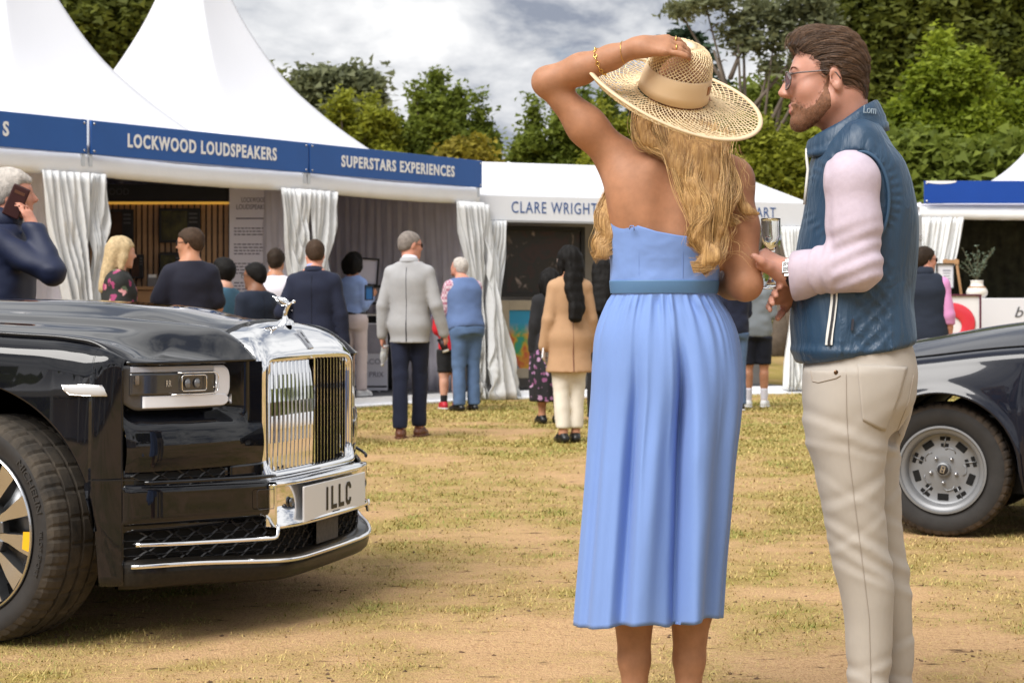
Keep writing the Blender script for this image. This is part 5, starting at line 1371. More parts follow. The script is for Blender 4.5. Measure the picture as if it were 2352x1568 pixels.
  V, F = sdf_mesh(fn, (-.75, -.45, -.1), (.65, .45, 1.3), .022); V = relax(V, F, 1)
  o = mesh_np("bonnet_figure", V * k + np.array([.765, 0, 1.060]), F, M_CHROME, t)
  b = MB(); b.lathe([(0, .012), (.018, .012), (.030, .004), (.033, -.01)], 20, Matrix.Translation((.765, 0, 1.054))); b.build("figure_base", M_CHROME, t, smooth=True)
 figure()
 return t
limousine()
# ------------------------------------------------------------------ the dark classic coupe at the right
def coupe():
 TH = R(156); A = np.array([2.415, 9.30])
 t = thing("classic_coupe", "low dark navy classic coupe with slotted silver wheels at the right edge", "car", (A[0], A[1], 0), TH)
 MP = mat("navy_paintwork", (0.006, 0.0075, 0.015), .25, coat=.7, spec=.2)
 L = lambda f, w, z: np.stack(np.broadcast_arrays(np.asarray(f, float), np.asarray(w, float), np.asarray(z, float)), -1)
 zc = lambda f: cr([-3.2, -2.6, -.9, -.35, 0, .25, .44, .54], [.80, .90, .935, .925, .885, .845, .77, .68], f)
 zt = lambda f: cr([-.75, -.3, .1, .30, .46, .54], [1.075, 1.040, .972, .925, .82, .72], f)
 rear = -2.45
 for s in (1, -1):
  ar, azc = .385, .315
  fs = np.concatenate([np.linspace(-3.25, rear - ar - .01, 8), rear + ar * np.sin(np.linspace(-1.57, 1.57, 26)), np.linspace(rear + ar + .01, -ar - .01, 14), ar * np.sin(np.linspace(-1.57, 1.57, 40)), np.linspace(ar + .01, .54, 8)])
  z0 = np.full(len(fs), .20)
  for c in (0, rear): z0 = np.where(np.abs(fs - c) < ar, np.maximum(z0, azc + np.sqrt(np.maximum(ar ** 2 - (fs - c) ** 2, 0))), z0)
  W = .865 - .12 * np.clip((fs - .36) / .18, 0, 1) ** 2 - .12 * np.clip((-2.7 - fs) / .55, 0, 1) ** 2
  P = []
  for q in np.linspace(0, 1, 26):
   zz = zc(fs)
   if q < .75: k = q / .75; z = z0 + (zz - .06 - z0) * k; w = W - .035 * k ** 2 + .022 * np.exp(-((z - z0) / .03) ** 2) * (np.abs(fs) < ar) - .05 * np.clip((.45 - z) / .25, 0, 1)
   else: a = (q - .75) / .25 * 1.57; z = zz - .06 + .06 * math.sin(a); w = W - .035 - .10 * (1 - math.cos(a))
   P.append(L(fs, s * w, z))
  o = mesh_np("wing", np.stack(P, 1).reshape(-1, 3), grid_faces(len(fs), 26)[:, ::-s], MP, t); m = o.modifiers.new("thickness", 'SOLIDIFY'); m.thickness = .015; m.offset = -1
  for c in (0, rear):
   a = np.linspace(-.1, 3.24, 26); Q = np.stack([L(c + (ar + .004) * np.cos(x), s * np.linspace(.84, .1, 4), azc + (ar + .004) * np.sin(x)) for x in a]); mesh_np("wheel_arch_liner", Q.reshape(-1, 3), grid_faces(26, 4), M_VOID, t)
  b = MB(); b.tube([L(f, s * (.745 - .02 * max(0, f)), float(zc(np.array(f))) + .003) for f in np.linspace(-.7, .45, 16)], .004, 5); b.build("bonnet_gap", M_VOID, t)
  b = MB(); b.box((-1.1, s * .84, .33), (1.3, .03, .26)); b.build("sill", M_VOID, t)
 fv = np.linspace(-.75, .54, 40); wv = np.linspace(-1, 1, 31)
 P = np.stack([L(fv, w * (.735 - .08 * np.clip((fv - .36) / .18, 0, 1)), zc(fv) + (zt(fv) - zc(fv)) * (1 - abs(w) ** 2.6) + .004) for w in wv], 1)
 mesh_np("bonnet", P.reshape(-1, 3), grid_faces(40, 31), MP, t)
 def loft(n, secs, m):
  P = np.array([[L(f, w * wid, z - dz * w * w) for w in np.linspace(-1, 1, 11)] for f, wid, z, dz in secs]); mesh_np(n, P.reshape(-1, 3), grid_faces(len(secs), 11), m, t)
 loft("windscreen", [(-.70, .70, 1.06, .08), (-1.05, .64, 1.20, .04), (-1.32, .58, 1.30, .03)], M_GLASS)
 loft("roof", [(-1.32, .58, 1.302, .03), (-1.8, .58, 1.32, .03), (-2.2, .58, 1.27, .04)], MP)
 loft("rear_screen", [(-2.2, .58, 1.268, .04), (-2.7, .66, 1.06, .05), (-3.0, .70, .93, .04)], M_GLASS)
 loft("tail_panel", [(-3.0, .72, .92, .03), (-3.25, .74, .84, .02), (-3.3, .72, .5, 0), (-3.2, .7, .25, 0)], MP)
 loft("nose_panel", [(.54, .70, .70, .03), (.58, .72, .6, 0), (.60, .72, .42, 0), (.54, .72, .25, 0)], MP)
 for s in (1, -1):
  P = np.stack([L(f, s * np.linspace(.82, wt, 4), np.linspace(zb, z1, 4)) for f, zb, z1, wt in ((-.78, .96, 1.05, .74), (-1.35, .97, 1.28, .60), (-2.2, .96, 1.24, .60), (-2.9, .93, .96, .76))]); mesh_np("side_window", P.reshape(-1, 3), grid_faces(4, 4), M_GLASS, t)
 b = MB(); b.tube([(-.40, .46, 1.052), (-.52, .40, 1.075), (-.70, .1, 1.10)], .011, 6); b.build("wiper", M_STEEL, t, smooth=True)
 b = MB(); b.box((-1.35, 0, .26), (3.3, 1.3, .1)); b.build("floor_pan", M_VOID, t)
 MS = mat("silver_alloy", (.22, .225, .235), .45, .4)
 for c in (0, rear):
  for s in (1, -1):
   w = bpy.data.objects.new("wheel", None); COL.objects.link(w); w.parent = t; w.location = (c, s * .695, .327); w.rotation_euler = (0, R(20), math.pi if s > 0 else 0)
   wheel_geo(.327, .225, .208, 46, w, M_DUSTY2)
   b = MB(); b.lathe([(.212, .112), (.214, .117), (.204, .118), (.198, .108), (.186, .104), (.176, .094), (.170, .055), (.160, .050), (.10, .054), (.07, .060), (.05, .060), (0, .060)], 64, YM); b.build("rim", MS, w, autos=40)
   if c or s < 0: continue
   slot_shade = {};
   for i in range(10):
    a = 2 * math.pi * i / 10
    for r_, wd, ht in (((.136, .054, .032),) if i % 2 == 0 else ((.148, .050, .018), (.116, .038, .018))):
     if (wd, ht) not in slot_shade:
      b = MB(); b.box((0, 0, 0), (ht, .006, wd), bev=.004); o = b.build("slot_shade", M_VOID, w); slot_shade[wd, ht] = o.data  # raised near-black box painted as the shade of an opening
     else: o = bpy.data.objects.new("slot_shade", slot_shade[wd, ht]); COL.objects.link(o); o.parent = w
     o.location = (r_ * math.cos(a), -.0525, r_ * math.sin(a)); o.rotation_euler = (0, -a, 0)
   rib = nut = None
   for i in range(5):
    a = 2 * math.pi * (i + .25) / 5
    if rib is None:
     b = MB(); b.tube([(.092, -.055, -.026), (.106, -.055, -.014), (.106, -.055, .014), (.092, -.055, .026)], .004, 5); b.tube([(.10, -.055, 0.036), (.155, -.053, .046)], .004, 5); rib = b.build("rib", MS, w, smooth=True); o = rib
     b = MB(); b.lathe([(0, .080), (.006, .078), (.0095, .070), (.0098, .058), (.015, .056)], 8, Matrix.Translation((.064, 0, 0)) @ YM); nut = b.build("wheel_nut", M_STEEL, w, smooth=True)
     n_ = nut
    else: o, n_ = [bpy.data.objects.new(x.name.split(".")[0], x.data) for x in (rib, nut)]; [COL.objects.link(x) for x in (o, n_)]; o.parent = n_.parent = w
    o.rotation_euler = (0, -a, 0); n_.rotation_euler = (0, -a + .3, 0)
   b = MB(); b.lathe([(0, .088), (.030, .088), (.034, .083), (.036, .055)], 32, YM); b.build("hub_ring", MS, w, smooth=True)
   b = MB(); b.lathe([(0, .0885), (.026, .0885), (.027, .0875)], 28, YM); b.build("hub_cap", M_BLACK, w, smooth=True)
   b = MB()
   for x, z, sx, sz in ((-.008, .003, .006, .028), (.008, -.003, .006, .028), (0, 0, .012, .006), (.003, .015, .012, .005), (-.003, -.015, .012, .005)): b.box((x, -.089, z), (sx, .001, sz))
   b.build("emblem", M_STEEL, w)
M_DUSTY2 = mat("worn_tread", (0.085, 0.060, 0.040), .9, col2=(.022, .019, .017), vscale=18)
coupe()
# ------------------------------------------------------------------ figures
class SDF:
 """a signed distance field put together from rounded limbs; every piece blends into the rest"""
 def __init__(s): s.ops = []; s.lo = np.full(3, 1e9); s.hi = np.full(3, -1e9)
 def _box(s, *pr):
  for p, r in pr:
   p = np.asarray(p, float); s.lo = np.minimum(s.lo, p - r); s.hi = np.maximum(s.hi, p + r)
 def cap(s, a, b, ra, rb, k=0.03):
  a, b = np.asarray(a, float), np.asarray(b, float); s._box((a, ra), (b, rb)); s.ops.append(('u', k, lambda P: capsule(P, a, b, ra, rb))); return s
 def chain(s, pts, rad, k=0.03):
  for i in range(len(pts) - 1): s.cap(pts[i], pts[i + 1], rad[i], rad[i + 1], k)
  return s
 def ell(s, c, r, M=None, k=0.03):
  s._box((c, max(r))); s.ops.append(('u', k, lambda P: ellipsoid(P, c, r, M))); return s
 def stack(s, secs, T=None, k=0.03, p=2.0):
  """secs rows (z, rx, ry, yc[, xc]) in a frame T = (3x3 axes as columns, origin)"""
  secs = np.array([(*r, 0.0) if len(r) == 4 else r for r in secs], float)
  M, o = (np.eye(3), np.zeros(3)) if T is None else T
  M = np.asarray(M, float); o = np.asarray(o, float)
  for z, rx, ry, yc, xc in secs: s._box((o + M @ np.array([xc, yc, z]), max(rx, ry)))
  z0, z1 = secs[0, 0], secs[-1, 0]
  def f(P):
   q = (P - o.astype(np.float32)) @ M.astype(np.float32)
   z = np.clip(q[:, 2], z0, z1)
   rx, ry, yc, xc = [cr(secs[:, 0], secs[:, i], z) for i in (1, 2, 3, 4)]
   a, b = (q[:, 0] - xc) / rx, (q[:, 1] - yc) / ry
   if p == 2: l = np.sqrt(a * a + b * b)
   else: l = (np.abs(a) ** p + np.abs(b) ** p) ** (1 / p)
   g = np.sqrt((a / rx) ** 2 + (b / ry) ** 2) / np.maximum(l, 1e-6)
   d = (l - 1) / np.maximum(g, 1e-6)
   d = np.maximum(d, -np.minimum(rx, ry))
   dz = np.maximum(z0 - q[:, 2], q[:, 2] - z1)
   return np.where(dz > 0, np.sqrt(np.maximum(d, 0) ** 2 + dz ** 2) , np.maximum(d, dz))
  s.ops.append(('u', k, f)); return s
 def fn_u(s, f, k=0.02): s.ops.append(('u', k, f)); return s
 def cut(s, f, k=0.0): s.ops.append(('i', k, f)); return s          # keep where f < 0
 def sub(s, f, k=0.0): s.ops.append(('s', k, f)); return s
 def disp(s, f): s.ops.append(('d', 0, f)); return s
 def grow(s, t): s.ops.append(('d', 0, lambda P: np.float32(-t))); s.lo = s.lo - t; s.hi = s.hi + t; return s
 def __call__(s, P):
  d = np.full(len(P), 9.0, np.float32)
  for op, k, f in s.ops:
   if op == 'u': d = smin(d, f(P), k)
   elif op == 'i': d = smax(d, f(P), k)
   elif op == 's': d = smax(d, -f(P), k)
   else: d = d + f(P)
  return d
 def mesh(s, name, vox, m, parent, it=1, pad=0.03):
  return sdf_obj(name, s, s.lo - pad, s.hi + pad, vox, m, parent, it)
 def copy(s):
  c = SDF(); c.ops = list(s.ops); c.lo = s.lo.copy(); c.hi = s.hi.copy(); return c
def below(z, k=0): return lambda P: P[:, 2] - z       # keep below z
def above(z): return lambda P: z - P[:, 2]
def folds(amp, fx=9, fz=22, seed=0, z0=None, z1=None):
 def f(P):
  d = amp * (fbm(P[:, 0] * fx, P[:, 1] * fx, P[:, 2] * fz, seed=seed, oct=2) - 0.5) * 2
  return d.astype(np.float32)
 return f
def head_ops(S, hc, Rm, sc=1.0, k=1.0, fem=False, neck_to=None, neck_r=0.056, ears=True):
 """a human head looking along Rm's y axis; hc = centre between the ears"""
 hc = np.asarray(hc, float)
 T = lambda p: hc + Rm @ (np.asarray(p, float) * sc)
 r = lambda *a: tuple(x * sc for x in a)
 j = 0.90 if fem else 1.0
 S.ell(T((0, -.016, .036)), r(.073, .095, .086), Rm, .02)
 S.ell(T((0, .034, .022)), r(.064, .058, .072), Rm, .03)
 S.ell(T((0, .044, -.036)), r(.056 * j, .050, .064), Rm, .03)
 for s_ in (1, -1):
  S.cap(T((s_ * .052 * j, .002, -.052)), T((s_ * .020 * j, .066, -.098)), .022 * sc, .018 * sc, .025)
  S.ell(T((s_ * .040, .056, -.026)), r(.024, .026, .024), Rm, .02)
 S.ell(T((0, .076, -.099)), r(.020 * j, .017, .017), Rm, .02)
 S.cap(T((-.034, .083, .026)), T((.034, .083, .026)), .011 * sc, .011 * sc, .016)
 S.chain([T((0, .088, .022)), T((0, .103, -.006)), T((0, .115, -.026))], [.008 * sc, .0095 * sc, .0115 * sc], .010)
 for s_ in (1, -1): S.ell(T((s_ * .011, .103, -.031)), r(.0085, .011, .0075), Rm, .008)
 S.cap(T((-.017, .089, -.060)), T((.017, .089, -.060)), .0075 * sc, .0075 * sc, .008)
 S.cap(T((-.014, .088, -.072)), T((.014, .088, -.072)), .0082 * sc, .0082 * sc, .006)
 for s_ in (1, -1):
  S.sub(lambda P, c=T((s_ * .032, .101, .004)): ellipsoid(P, c, r(.017, .013, .010), Rm), .010)
 if ears:
  for s_ in (1, -1):
   Me = Rm @ np.array(Matrix.Rotation(R(-14), 3, 'X')) @ np.array(Matrix.Rotation(R(18 * -s_), 3, 'Z'))
   S.ell(T((s_ * .077, -.010, -.004)), r(.009, .019, .032), Me, .008)
   S.sub(lambda P, c=T((s_ * .088, -.006, -.002)), M_=Me: ellipsoid(P, c, r(.011, .012, .020), M_), .003)
 if neck_to is not None:
  S.cap(T((0, -.022, -.050)), neck_to, neck_r * 0.98 * sc, neck_r * 1.08, .03)
def rotm(yaw=0, pitch=0, roll=0):
 return np.array(Matrix.Rotation(R(yaw), 3, 'Z') @ Matrix.Rotation(R(pitch), 3, 'X') @ Matrix.Rotation(R(roll), 3, 'Y'))
def hand_ops(S, w, d, n, sc=1.0, curl=25, spread=6, thumb=1, k=.010, finger_r=.0088):
 """hand from the wrist w along d; n = direction out of the back of the hand; thumb = +1/-1 picks the side"""
 w = np.asarray(w, float); d = np.asarray(d, float) / np.linalg.norm(d); n = np.asarray(n, float); n = n - d * (n @ d); n /= np.linalg.norm(n)
 sd = np.cross(d, n) * thumb
 S.cap(w, w + d * .02 * sc, .026 * sc, .027 * sc, .02)
 for q in (-1.5, -.5, .5, 1.5):
  S.cap(w + d * .015 * sc + sd * q * .010 * sc, w + d * .083 * sc + sd * q * .0185 * sc, .0155 * sc, .0125 * sc, .014)
 tips = []
 for q, L in ((1.5, .072), (.5, .080), (-.5, .075), (-1.5, .058)):
  p = w + d * .085 * sc + sd * q * .0185 * sc; a = 0; dirn = d + sd * math.tan(R(spread * q * .5)); dirn /= np.linalg.norm(dirn)
  for f, cg in ((.45, .5), (.32, 1.0), (.23, 1.0)):
   a += curl * cg
   v = dirn * math.cos(R(a)) - n * math.sin(R(a)); e = p + v * L * f * sc
   S.cap(p, e, finger_r * sc, finger_r * .93 * sc, .005); p = e
  tips.append(p)
 p = w + d * .028 * sc + sd * .026 * sc
 v1 = d * .62 + sd * .62 - n * .35; v1 /= np.linalg.norm(v1); v2 = d * .86 + sd * .22 - n * .42; v2 /= np.linalg.norm(v2)
 S.cap(w + d * .02 * sc + sd * .012 * sc, p + v1 * .03 * sc, .017 * sc, .0125 * sc, .012)
 S.cap(p + v1 * .03 * sc, p + v1 * .03 * sc + v2 * .034 * sc, .0115 * sc, .0102 * sc, .006)
 S.cap(p + v1 * .03 * sc + v2 * .034 * sc, p + v1 * .03 * sc + v2 * .060 * sc, .0102 * sc, .009 * sc, .005)
 return tips
SKIN = {}
def skin(name, c, blotch=0.08):
 if name not in SKIN:
  SKIN[name] = mat("skin_" + name, c, 0.48, var=blotch, vscale=14, sss=0.12, bump=0.12, bscale=260, bdist=0.002, spec=0.35)
 return SKIN[name]
CLOTH = {}
def cloth(name, c, rough=0.85, var=0.06, vs=9, bump=0.25, bs=500, sheen=0.05, **kw):
 if name not in CLOTH: CLOTH[name] = mat(name, c, rough, var=var, vscale=vs, bump=bump, bscale=bs, bdist=0.002, sheen=sheen, **kw)
 return CLOTH[name]
def hairm(name, c, rough=0.62, var=0.3):
 if name not in CLOTH: CLOTH[name] = mat(name, c, rough, var=var, vscale=40, bump=0.7, bscale=140, bdist=0.006, spec=0.2)
 return CLOTH[name]
def spotted(name, base, cols, scale, thr=0.42):
 """printed flowers on cloth"""
 if name in CLOTH: return CLOTH[name]
 m = bpy.data.materials.new(name); m.use_nodes = True; nt = m.node_tree; b = nt.nodes["Principled BSDF"]; N, L = nt.nodes.new, nt.links.new
 tc = N("ShaderNodeTexCoord"); nz = N("ShaderNodeTexNoise"); nz.inputs["Scale"].default_value = scale * 1.5
 L(tc.outputs["Object"], nz.inputs["Vector"])
 mx0 = N("ShaderNodeMix"); mx0.data_type = 'RGBA'; mx0.inputs[0].default_value = 0.06; L(tc.outputs["Object"], mx0.inputs[6]); L(nz.outputs["Color"], mx0.inputs[7])
 v = N("ShaderNodeTexVoronoi"); v.inputs["Scale"].default_value = scale; L(mx0.outputs[2], v.inputs["Vector"])
 lt = N("ShaderNodeMapRange"); lt.inputs["From Min"].default_value = thr; lt.inputs["From Max"].default_value = thr - .08; L(v.outputs["Distance"], lt.inputs["Value"])
 sp = N("ShaderNodeSeparateXYZ"); L(v.outputs["Color"], sp.inputs[0])
 r = N("ShaderNodeValToRGB"); r.color_ramp.interpolation = 'CONSTANT'; e = r.color_ramp.elements; e[0].color = (*cols[0], 1); e[1].color = (*cols[-1], 1); e[1].position = 1 - 1.0 / len(cols)
 for i in range(1, len(cols) - 1):
  q = e.new(i / len(cols)); q.color = (*cols[i], 1)
 L(sp.outputs[0], r.inputs[0])
 mx = N("ShaderNodeMix"); mx.data_type = 'RGBA'; L(lt.outputs[0], mx.inputs[0]); mx.inputs[6].default_value = (*base, 1); L(r.outputs[0], mx.inputs[7])
 L(mx.outputs[2], b.inputs["Base Color"]); b.inputs["Roughness"].default_value = 0.8
 CLOTH[name] = m; return m
M_SECS = [(.82, .150, .108, 0), (.93, .172, .122, 0), (1.02, .158, .112, .0), (1.10, .150, .106, .0), (1.22, .168, .116, .0), (1.33, .174, .116, -.005), (1.405, .150, .088, -.01), (1.47, .085, .066, -.015)]
F_SECS = [(.82, .155, .112, 0), (.93, .172, .122, -.004), (1.02, .146, .102, .0), (1.10, .122, .088, .004), (1.20, .134, .098, .004), (1.30, .152, .104, .004), (1.39, .146, .082, -.008), (1.45, .075, .058, -.015)]
class Person:
 """posed figure; local frame looks along +y, x to its right, feet on z = 0"""
 def __init__(s, label, loc, rotz, H=1.75, fem=False, girth=1.0, lean=0.0, side=0.0, hyaw=0, hpitch=0, hroll=0, arms=None, stance=0.09, step=0.0, skin_m=None, vox=0.0172, group=None, shoulders=1.0, belly=0.0, knees=None):
  girth *= .95; shoulders *= .95; s.k = k = H / 1.75; s.fem = fem; s.vox = vox; s.g = girth; s.skin = skin_m; s.sh = shoulders
  s.t = thing("person", label, "person", loc, R(rotz), group)
  s.T = (rotm(0, -lean, side), np.array([0, 0, .92 * k]))          # torso frame turns about the hips
  up = lambda p: s.T[1] + s.T[0] @ (np.asarray(p, float) * k - np.array([0, 0, .92 * k]))
  s.up = up
  secs = F_SECS if fem else M_SECS
  s.secs = [(z * k, rx * k * girth * (shoulders if z > 1.25 else 1), ry * k * girth + belly * math.exp(-((z - 1.06) / .13) ** 2), yc * k + belly * .7 * math.exp(-((z - 1.06) / .13) ** 2)) for z, rx, ry, yc in secs]
  s.secT = (s.T[0], s.T[1] - s.T[0] @ np.array([0, 0, .92 * k]))
  sw = (.138 if fem else .156) * shoulders * (0.5 + 0.5 * girth)
  s.S = {e: up((e * sw, -.012, 1.362 if fem else 1.372)) for e in (1, -1)}; s.hem = 1.0
  s.nb = up((0, -.018, 1.455))
  s.Rh = rotm(hyaw, -hpitch, hroll)
  s.hc = up((0, .012, 1.60 if not fem else 1.595)) + s.T[0] @ np.array([0, 0.012, 0])
  s.hip = {e: np.array([e * .088 * k, 0, .90 * k]) for e in (1, -1)}
  ft = {1: np.array([stance * k, step * k, .085 * k]), -1: np.array([-stance * k, -step * k, .085 * k])}
  s.ank = ft; s.kn = {}
  for e in (1, -1):
   m_ = (s.hip[e] + ft[e]) / 2 + np.array([0, .018 * k, .02 * k]); s.kn[e] = m_ if not knees or e not in knees else np.asarray(knees[e], float) * k
  arms = arms or {}
  def ik(a, w, hint, L1, L2):
   d = w - a; D = min(np.linalg.norm(d), (L1 + L2) * .995); u = d / np.linalg.norm(d); q = (L1 * L1 - L2 * L2 + D * D) / (2 * D)
   h = np.asarray(hint, float); h = h - u * (h @ u); h /= np.linalg.norm(h)
   return a + u * q + h * math.sqrt(max(L1 * L1 - q * q, 0)), a + u * D
  s.el, s.wr, s.hd = {}, {}, {}
  for e in (1, -1):
   a = arms.get(e, {})
   du = np.array(a.get('u', (e * .16, -.04, -1)), float); df = np.array(a.get('f', (e * .05, .18, -1)), float)
   du /= np.linalg.norm(du); df /= np.linalg.norm(df)
   s.el[e] = s.S[e] + du * .285 * k; s.wr[e] = s.el[e] + df * .245 * k
   if 'w' in a: s.el[e], s.wr[e] = ik(s.S[e], a['w'](s) if callable(a['w']) else np.array(a['w'], float) * k, a.get('e', (e * .5, -.2, -1)), .285 * k, .245 * k)
   s.hd[e] = (np.array(a.get('h', df), float), np.array(a.get('n', (e, -.2, 0.05)), float), a.get('curl', 30), a.get('th', None))
 # ---- skin
 def body(s, vox=None, arms=True, legs=True):
  k, g = s.k, s.g; S = SDF()
  tiny = [(z, rx * .93, ry * .93, yc) for z, rx, ry, yc in s.secs]
  S.stack(tiny, s.secT, .04)
  head_ops(S, s.hc, s.Rh, k ** .5, fem=s.fem, neck_to=s.nb, neck_r=.048 if s.fem else .057)
  r = (.84 if s.fem else 1.0) * (0.6 + 0.4 * g)
  for e in (1, -1):
   S.cap(s.S[e], s.nb, .044 * r, .044, .05); S.chain([s.S[e], s.el[e]], [.050 * r, .039 * r], .05); S.chain([s.el[e], s.el[e] * .55 + s.wr[e] * .45, s.wr[e]], [.039 * r, .036 * r, .026 * r], .02)
   h, n, c, th = s.hd[e]; hand_ops(S, s.wr[e], h, n, .95 * k * (.9 if s.fem else 1), c, thumb=th if th else -e)
   S.chain([s.hip[e], s.kn[e], s.ank[e]], [.074 * g, .052, .036], .04)
   S.cap(s.kn[e] * .7 + s.ank[e] * .3 - np.array([0, .012, 0]), s.kn[e] * .4 + s.ank[e] * .6, .049, .038, .03)
   a = s.ank[e]; S.chain([a, a + np.array([e * .01, .06, -.045]) * k, a + np.array([e * .02, .14, -.062]) * k], [.036, .030, .022], .02); S.cap(a + np.array([0, -.02, -.045]) * k, a, .03, .03, .02)
  S.cut(above(0.004))
  s.bodyf = S
  return S.mesh("body", vox or s.vox, s.skin, s.t)
 # ---- clothes
 def top(s, name, m, hem=.84, t=.016, sleeve=1.0, flare=.0, collar=True, amp=.006, boxy=0.0, vneck=False, seed=1, arm_t=None, zneck=1.468, shoulder_pad=0.0, vox=None):
  k = s.k; S = SDF(); s.hem = min(s.hem, hem)
  t *= .85; secs = [(z, rx + t, ry + t, yc) for z, rx, ry, yc in s.secs]
  if boxy:
   wa = max(r[1] for r in secs); secs = [(z, rx + (wa * .95 - rx) * boxy * (1 if z < 1.25 * k else 0), ry + (.125 * k - ry) * boxy * (1 if z < 1.25 * k else 0) * .6, yc) for z, rx, ry, yc in secs]
  low = secs[0]
  secs = [((hem - .04) * k, low[1] + flare, low[2] + flare, low[3])] + [q for q in secs if q[0] > (hem - .02) * k]
  S.stack(secs, s.secT, .03, p=2.2)
  r = (.86 if s.fem else 1.0) * (0.6 + 0.4 * s.g); at = arm_t if arm_t is not None else t * .8
  for e in (1, -1):
   S.cap(s.S[e] if sleeve > 0 else s.S[e] * .6 + s.nb * .4, s.nb + (s.S[e] - s.nb) * .25 + np.array([0, 0, -.015]), (.050 + at + shoulder_pad) * r, .040 + at * .5, .03)
   if sleeve > 0:
    if sleeve >= .5:
     f = min(1, (sleeve - .5) * 2); w_ = s.el[e] + (s.wr[e] - s.el[e]) * f
     S.chain([s.S[e], s.el[e]], [.050 * r + at, .042 * r + at], .014); S.cap(s.el[e], w_, .042 * r + at, .031 * r + at, .015)
    else:
     S.cap(s.S[e], s.S[e] + (s.el[e] - s.S[e]) * sleeve * 2, .054 * r + at, .050 * r + at * 1.4, .03)
  M, o = s.secT
  S.cut(lambda P: (hem * k) - ((P - o.astype(np.float32)) @ M.astype(np.float32))[:, 2])
  zc = zneck * k
  S.cut(lambda P: ((P - o.astype(np.float32)) @ M.astype(np.float32))[:, 2] - zc, .01)
  if amp: S.disp(folds(amp, 8, 16, seed))
  if 'jacket' in name or 'blazer' in name or 'coat' in name:
   from mathutils.bvhtree import BVHTree
   V, F = sdf_mesh(S, S.lo - .03, S.hi + .03, vox or s.vox); V = relax(V, F, 1); bv = BVHTree.FromPolygons([tuple(v) for v in V], [tuple(f) for f in F])
   o = mesh_np(name, V, F, m, s.t); P = []
   for z in np.linspace(hem * k + .01, 1.42 * k, 14):
    c = o_ = s.up((0, -.6, z / k)); d = s.T[0] @ np.array([0, 1., 0]); h_ = bv.ray_cast(Vector(c), Vector(d))
    if h_[0] is not None: P.append(np.array(h_[0]) - d * .0015)
   b = MB(); b.tube(P, [.0045] * 4 + [.0022] * (len(P) - 4), 5); b.build("back_seam", C_NAVYD if m.name != "camel_wool" else S_BROWN, o)
   return o
  return S.mesh(name, vox or s.vox, m, s.t)
 def collar(s, m, name="collar", r=.062, h=.035, tilt=14, z=1.475):
  k = s.k; c = s.up((0, -.012, z)); V = []
  n = 28
  Mt = s.T[0] @ rotm(0, -tilt, 0)
  for i in range(n):
   a = 2 * math.pi * i / n
   for rr, zz in ((r * 1.12, -h * .9), (r * 1.02, h * .1), (r * .97, h), (r * 1.0, h * 1.02), (r * 1.10, h * .1), (r * 1.22, -h * .85)):
    V.append(c + Mt @ (np.array([rr * math.cos(a) * (.95 if s.fem else 1.02), rr * math.sin(a), zz]) * k))
  return mesh_np(name, V, grid_faces(n, 6, True, True), m, s.t)
 def trousers(s, m, name="trousers", t=.013, waist=None, cuff=.07, hemr=.012, amp=.006, seed=2, vox=None, short=None):
  k, g = s.k, s.g; S = SDF()
  if waist is None: waist = s.hem + .015 if s.hem < .94 else 1.02
  secs = [(z, rx + t, ry + t, yc) for z, rx, ry, yc in s.secs if z < (waist + .09) * k]
  if len(secs) < 2: secs = [(z, rx + t, ry + t, yc) for z, rx, ry, yc in s.secs[:2]]
  S.stack(secs, s.secT, .05)
  for e in (1, -1):
   S.chain([s.hip[e], s.kn[e]], [.080 * g + t, .056 + t], .05); S.cap(s.kn[e], s.ank[e] + np.array([0, 0, -.03]), .056 + t, .040 + t + hemr, .02)
   S.ell(s.hip[e] + np.array([0, -.040 * k, .0]), (.082 * g * k, .078 * g * k, .095 * k), None, .05)
  S.cut(above((short if short else cuff) * k)); M, o = s.secT
  S.cut(lambda P: ((P - o.astype(np.float32)) @ M.astype(np.float32))[:, 2] - waist * k)
  if amp: S.disp(folds(amp, 9, 13, seed))
  return S.mesh(name, vox or s.vox, m, s.t)
 def shoes(s, m, heel=0.0, sole=None, name="shoe", ankle=False, toe=0.15):
  for e in (1, -1):
   a = s.ank[e]; k = s.k; d = np.array([e * .14, 1, 0]); d /= np.linalg.norm(d)
   S = SDF(); g0 = a * np.array([1, 1, 0])
   S.chain([g0 - d * .045 * k + np.array([0, 0, .038]), g0 + d * .05 * k + np.array([0, 0, .044]), g0 + d * toe * k + np.array([0, 0, .026])], [.036, .043, .031], .03)
   S.cap(g0 - d * .02 * k + np.array([0, 0, .05]), g0 + np.array([0, 0, .085 if not ankle else .12]), .036, .040, .02)
   S.cut(above(.003)); S.cut(below(.092 if not ankle else .13))
   o = S.mesh(name, min(s.vox, .010), m, s.t)
   if sole:
    b = SDF(); b.chain([g0 - d * .045 * k + np.array([0, 0, .012]), g0 + d * .05 * k + np.array([0, 0, .012]), g0 + d * toe * k + np.array([0, 0, .012])], [.041, .048, .036], .03); b.cut(below(.020)); b.cut(above(.001))
    b.mesh("sole", .008, sole, o)
 def cap_hair(s, m, style="short", t=.010, vox=None, amp=.006, seed=3, front=.052, nape=-.062, side=-.012, name="hair"):
  k = s.k ** .5; S = SDF(); T = lambda p: s.hc + s.Rh @ (np.asarray(p, float) * k)
  S.ell(T((0, -.016, .036)), tuple((x + t) * k for x in (.073, .095, .086)), s.Rh, .02)
  S.ell(T((0, .030, .034)), tuple((x + t * .8) * k for x in (.064, .058, .068)), s.Rh, .02)
  if style != 'bald': S.cap(T((0, -.055, -.02)), T((0, -.060, -.055)), (.050 + t) * k, (.040 + t * .6) * k, .03)
  hc, Rh = s.hc.astype(np.float32), s.Rh.astype(np.float32)
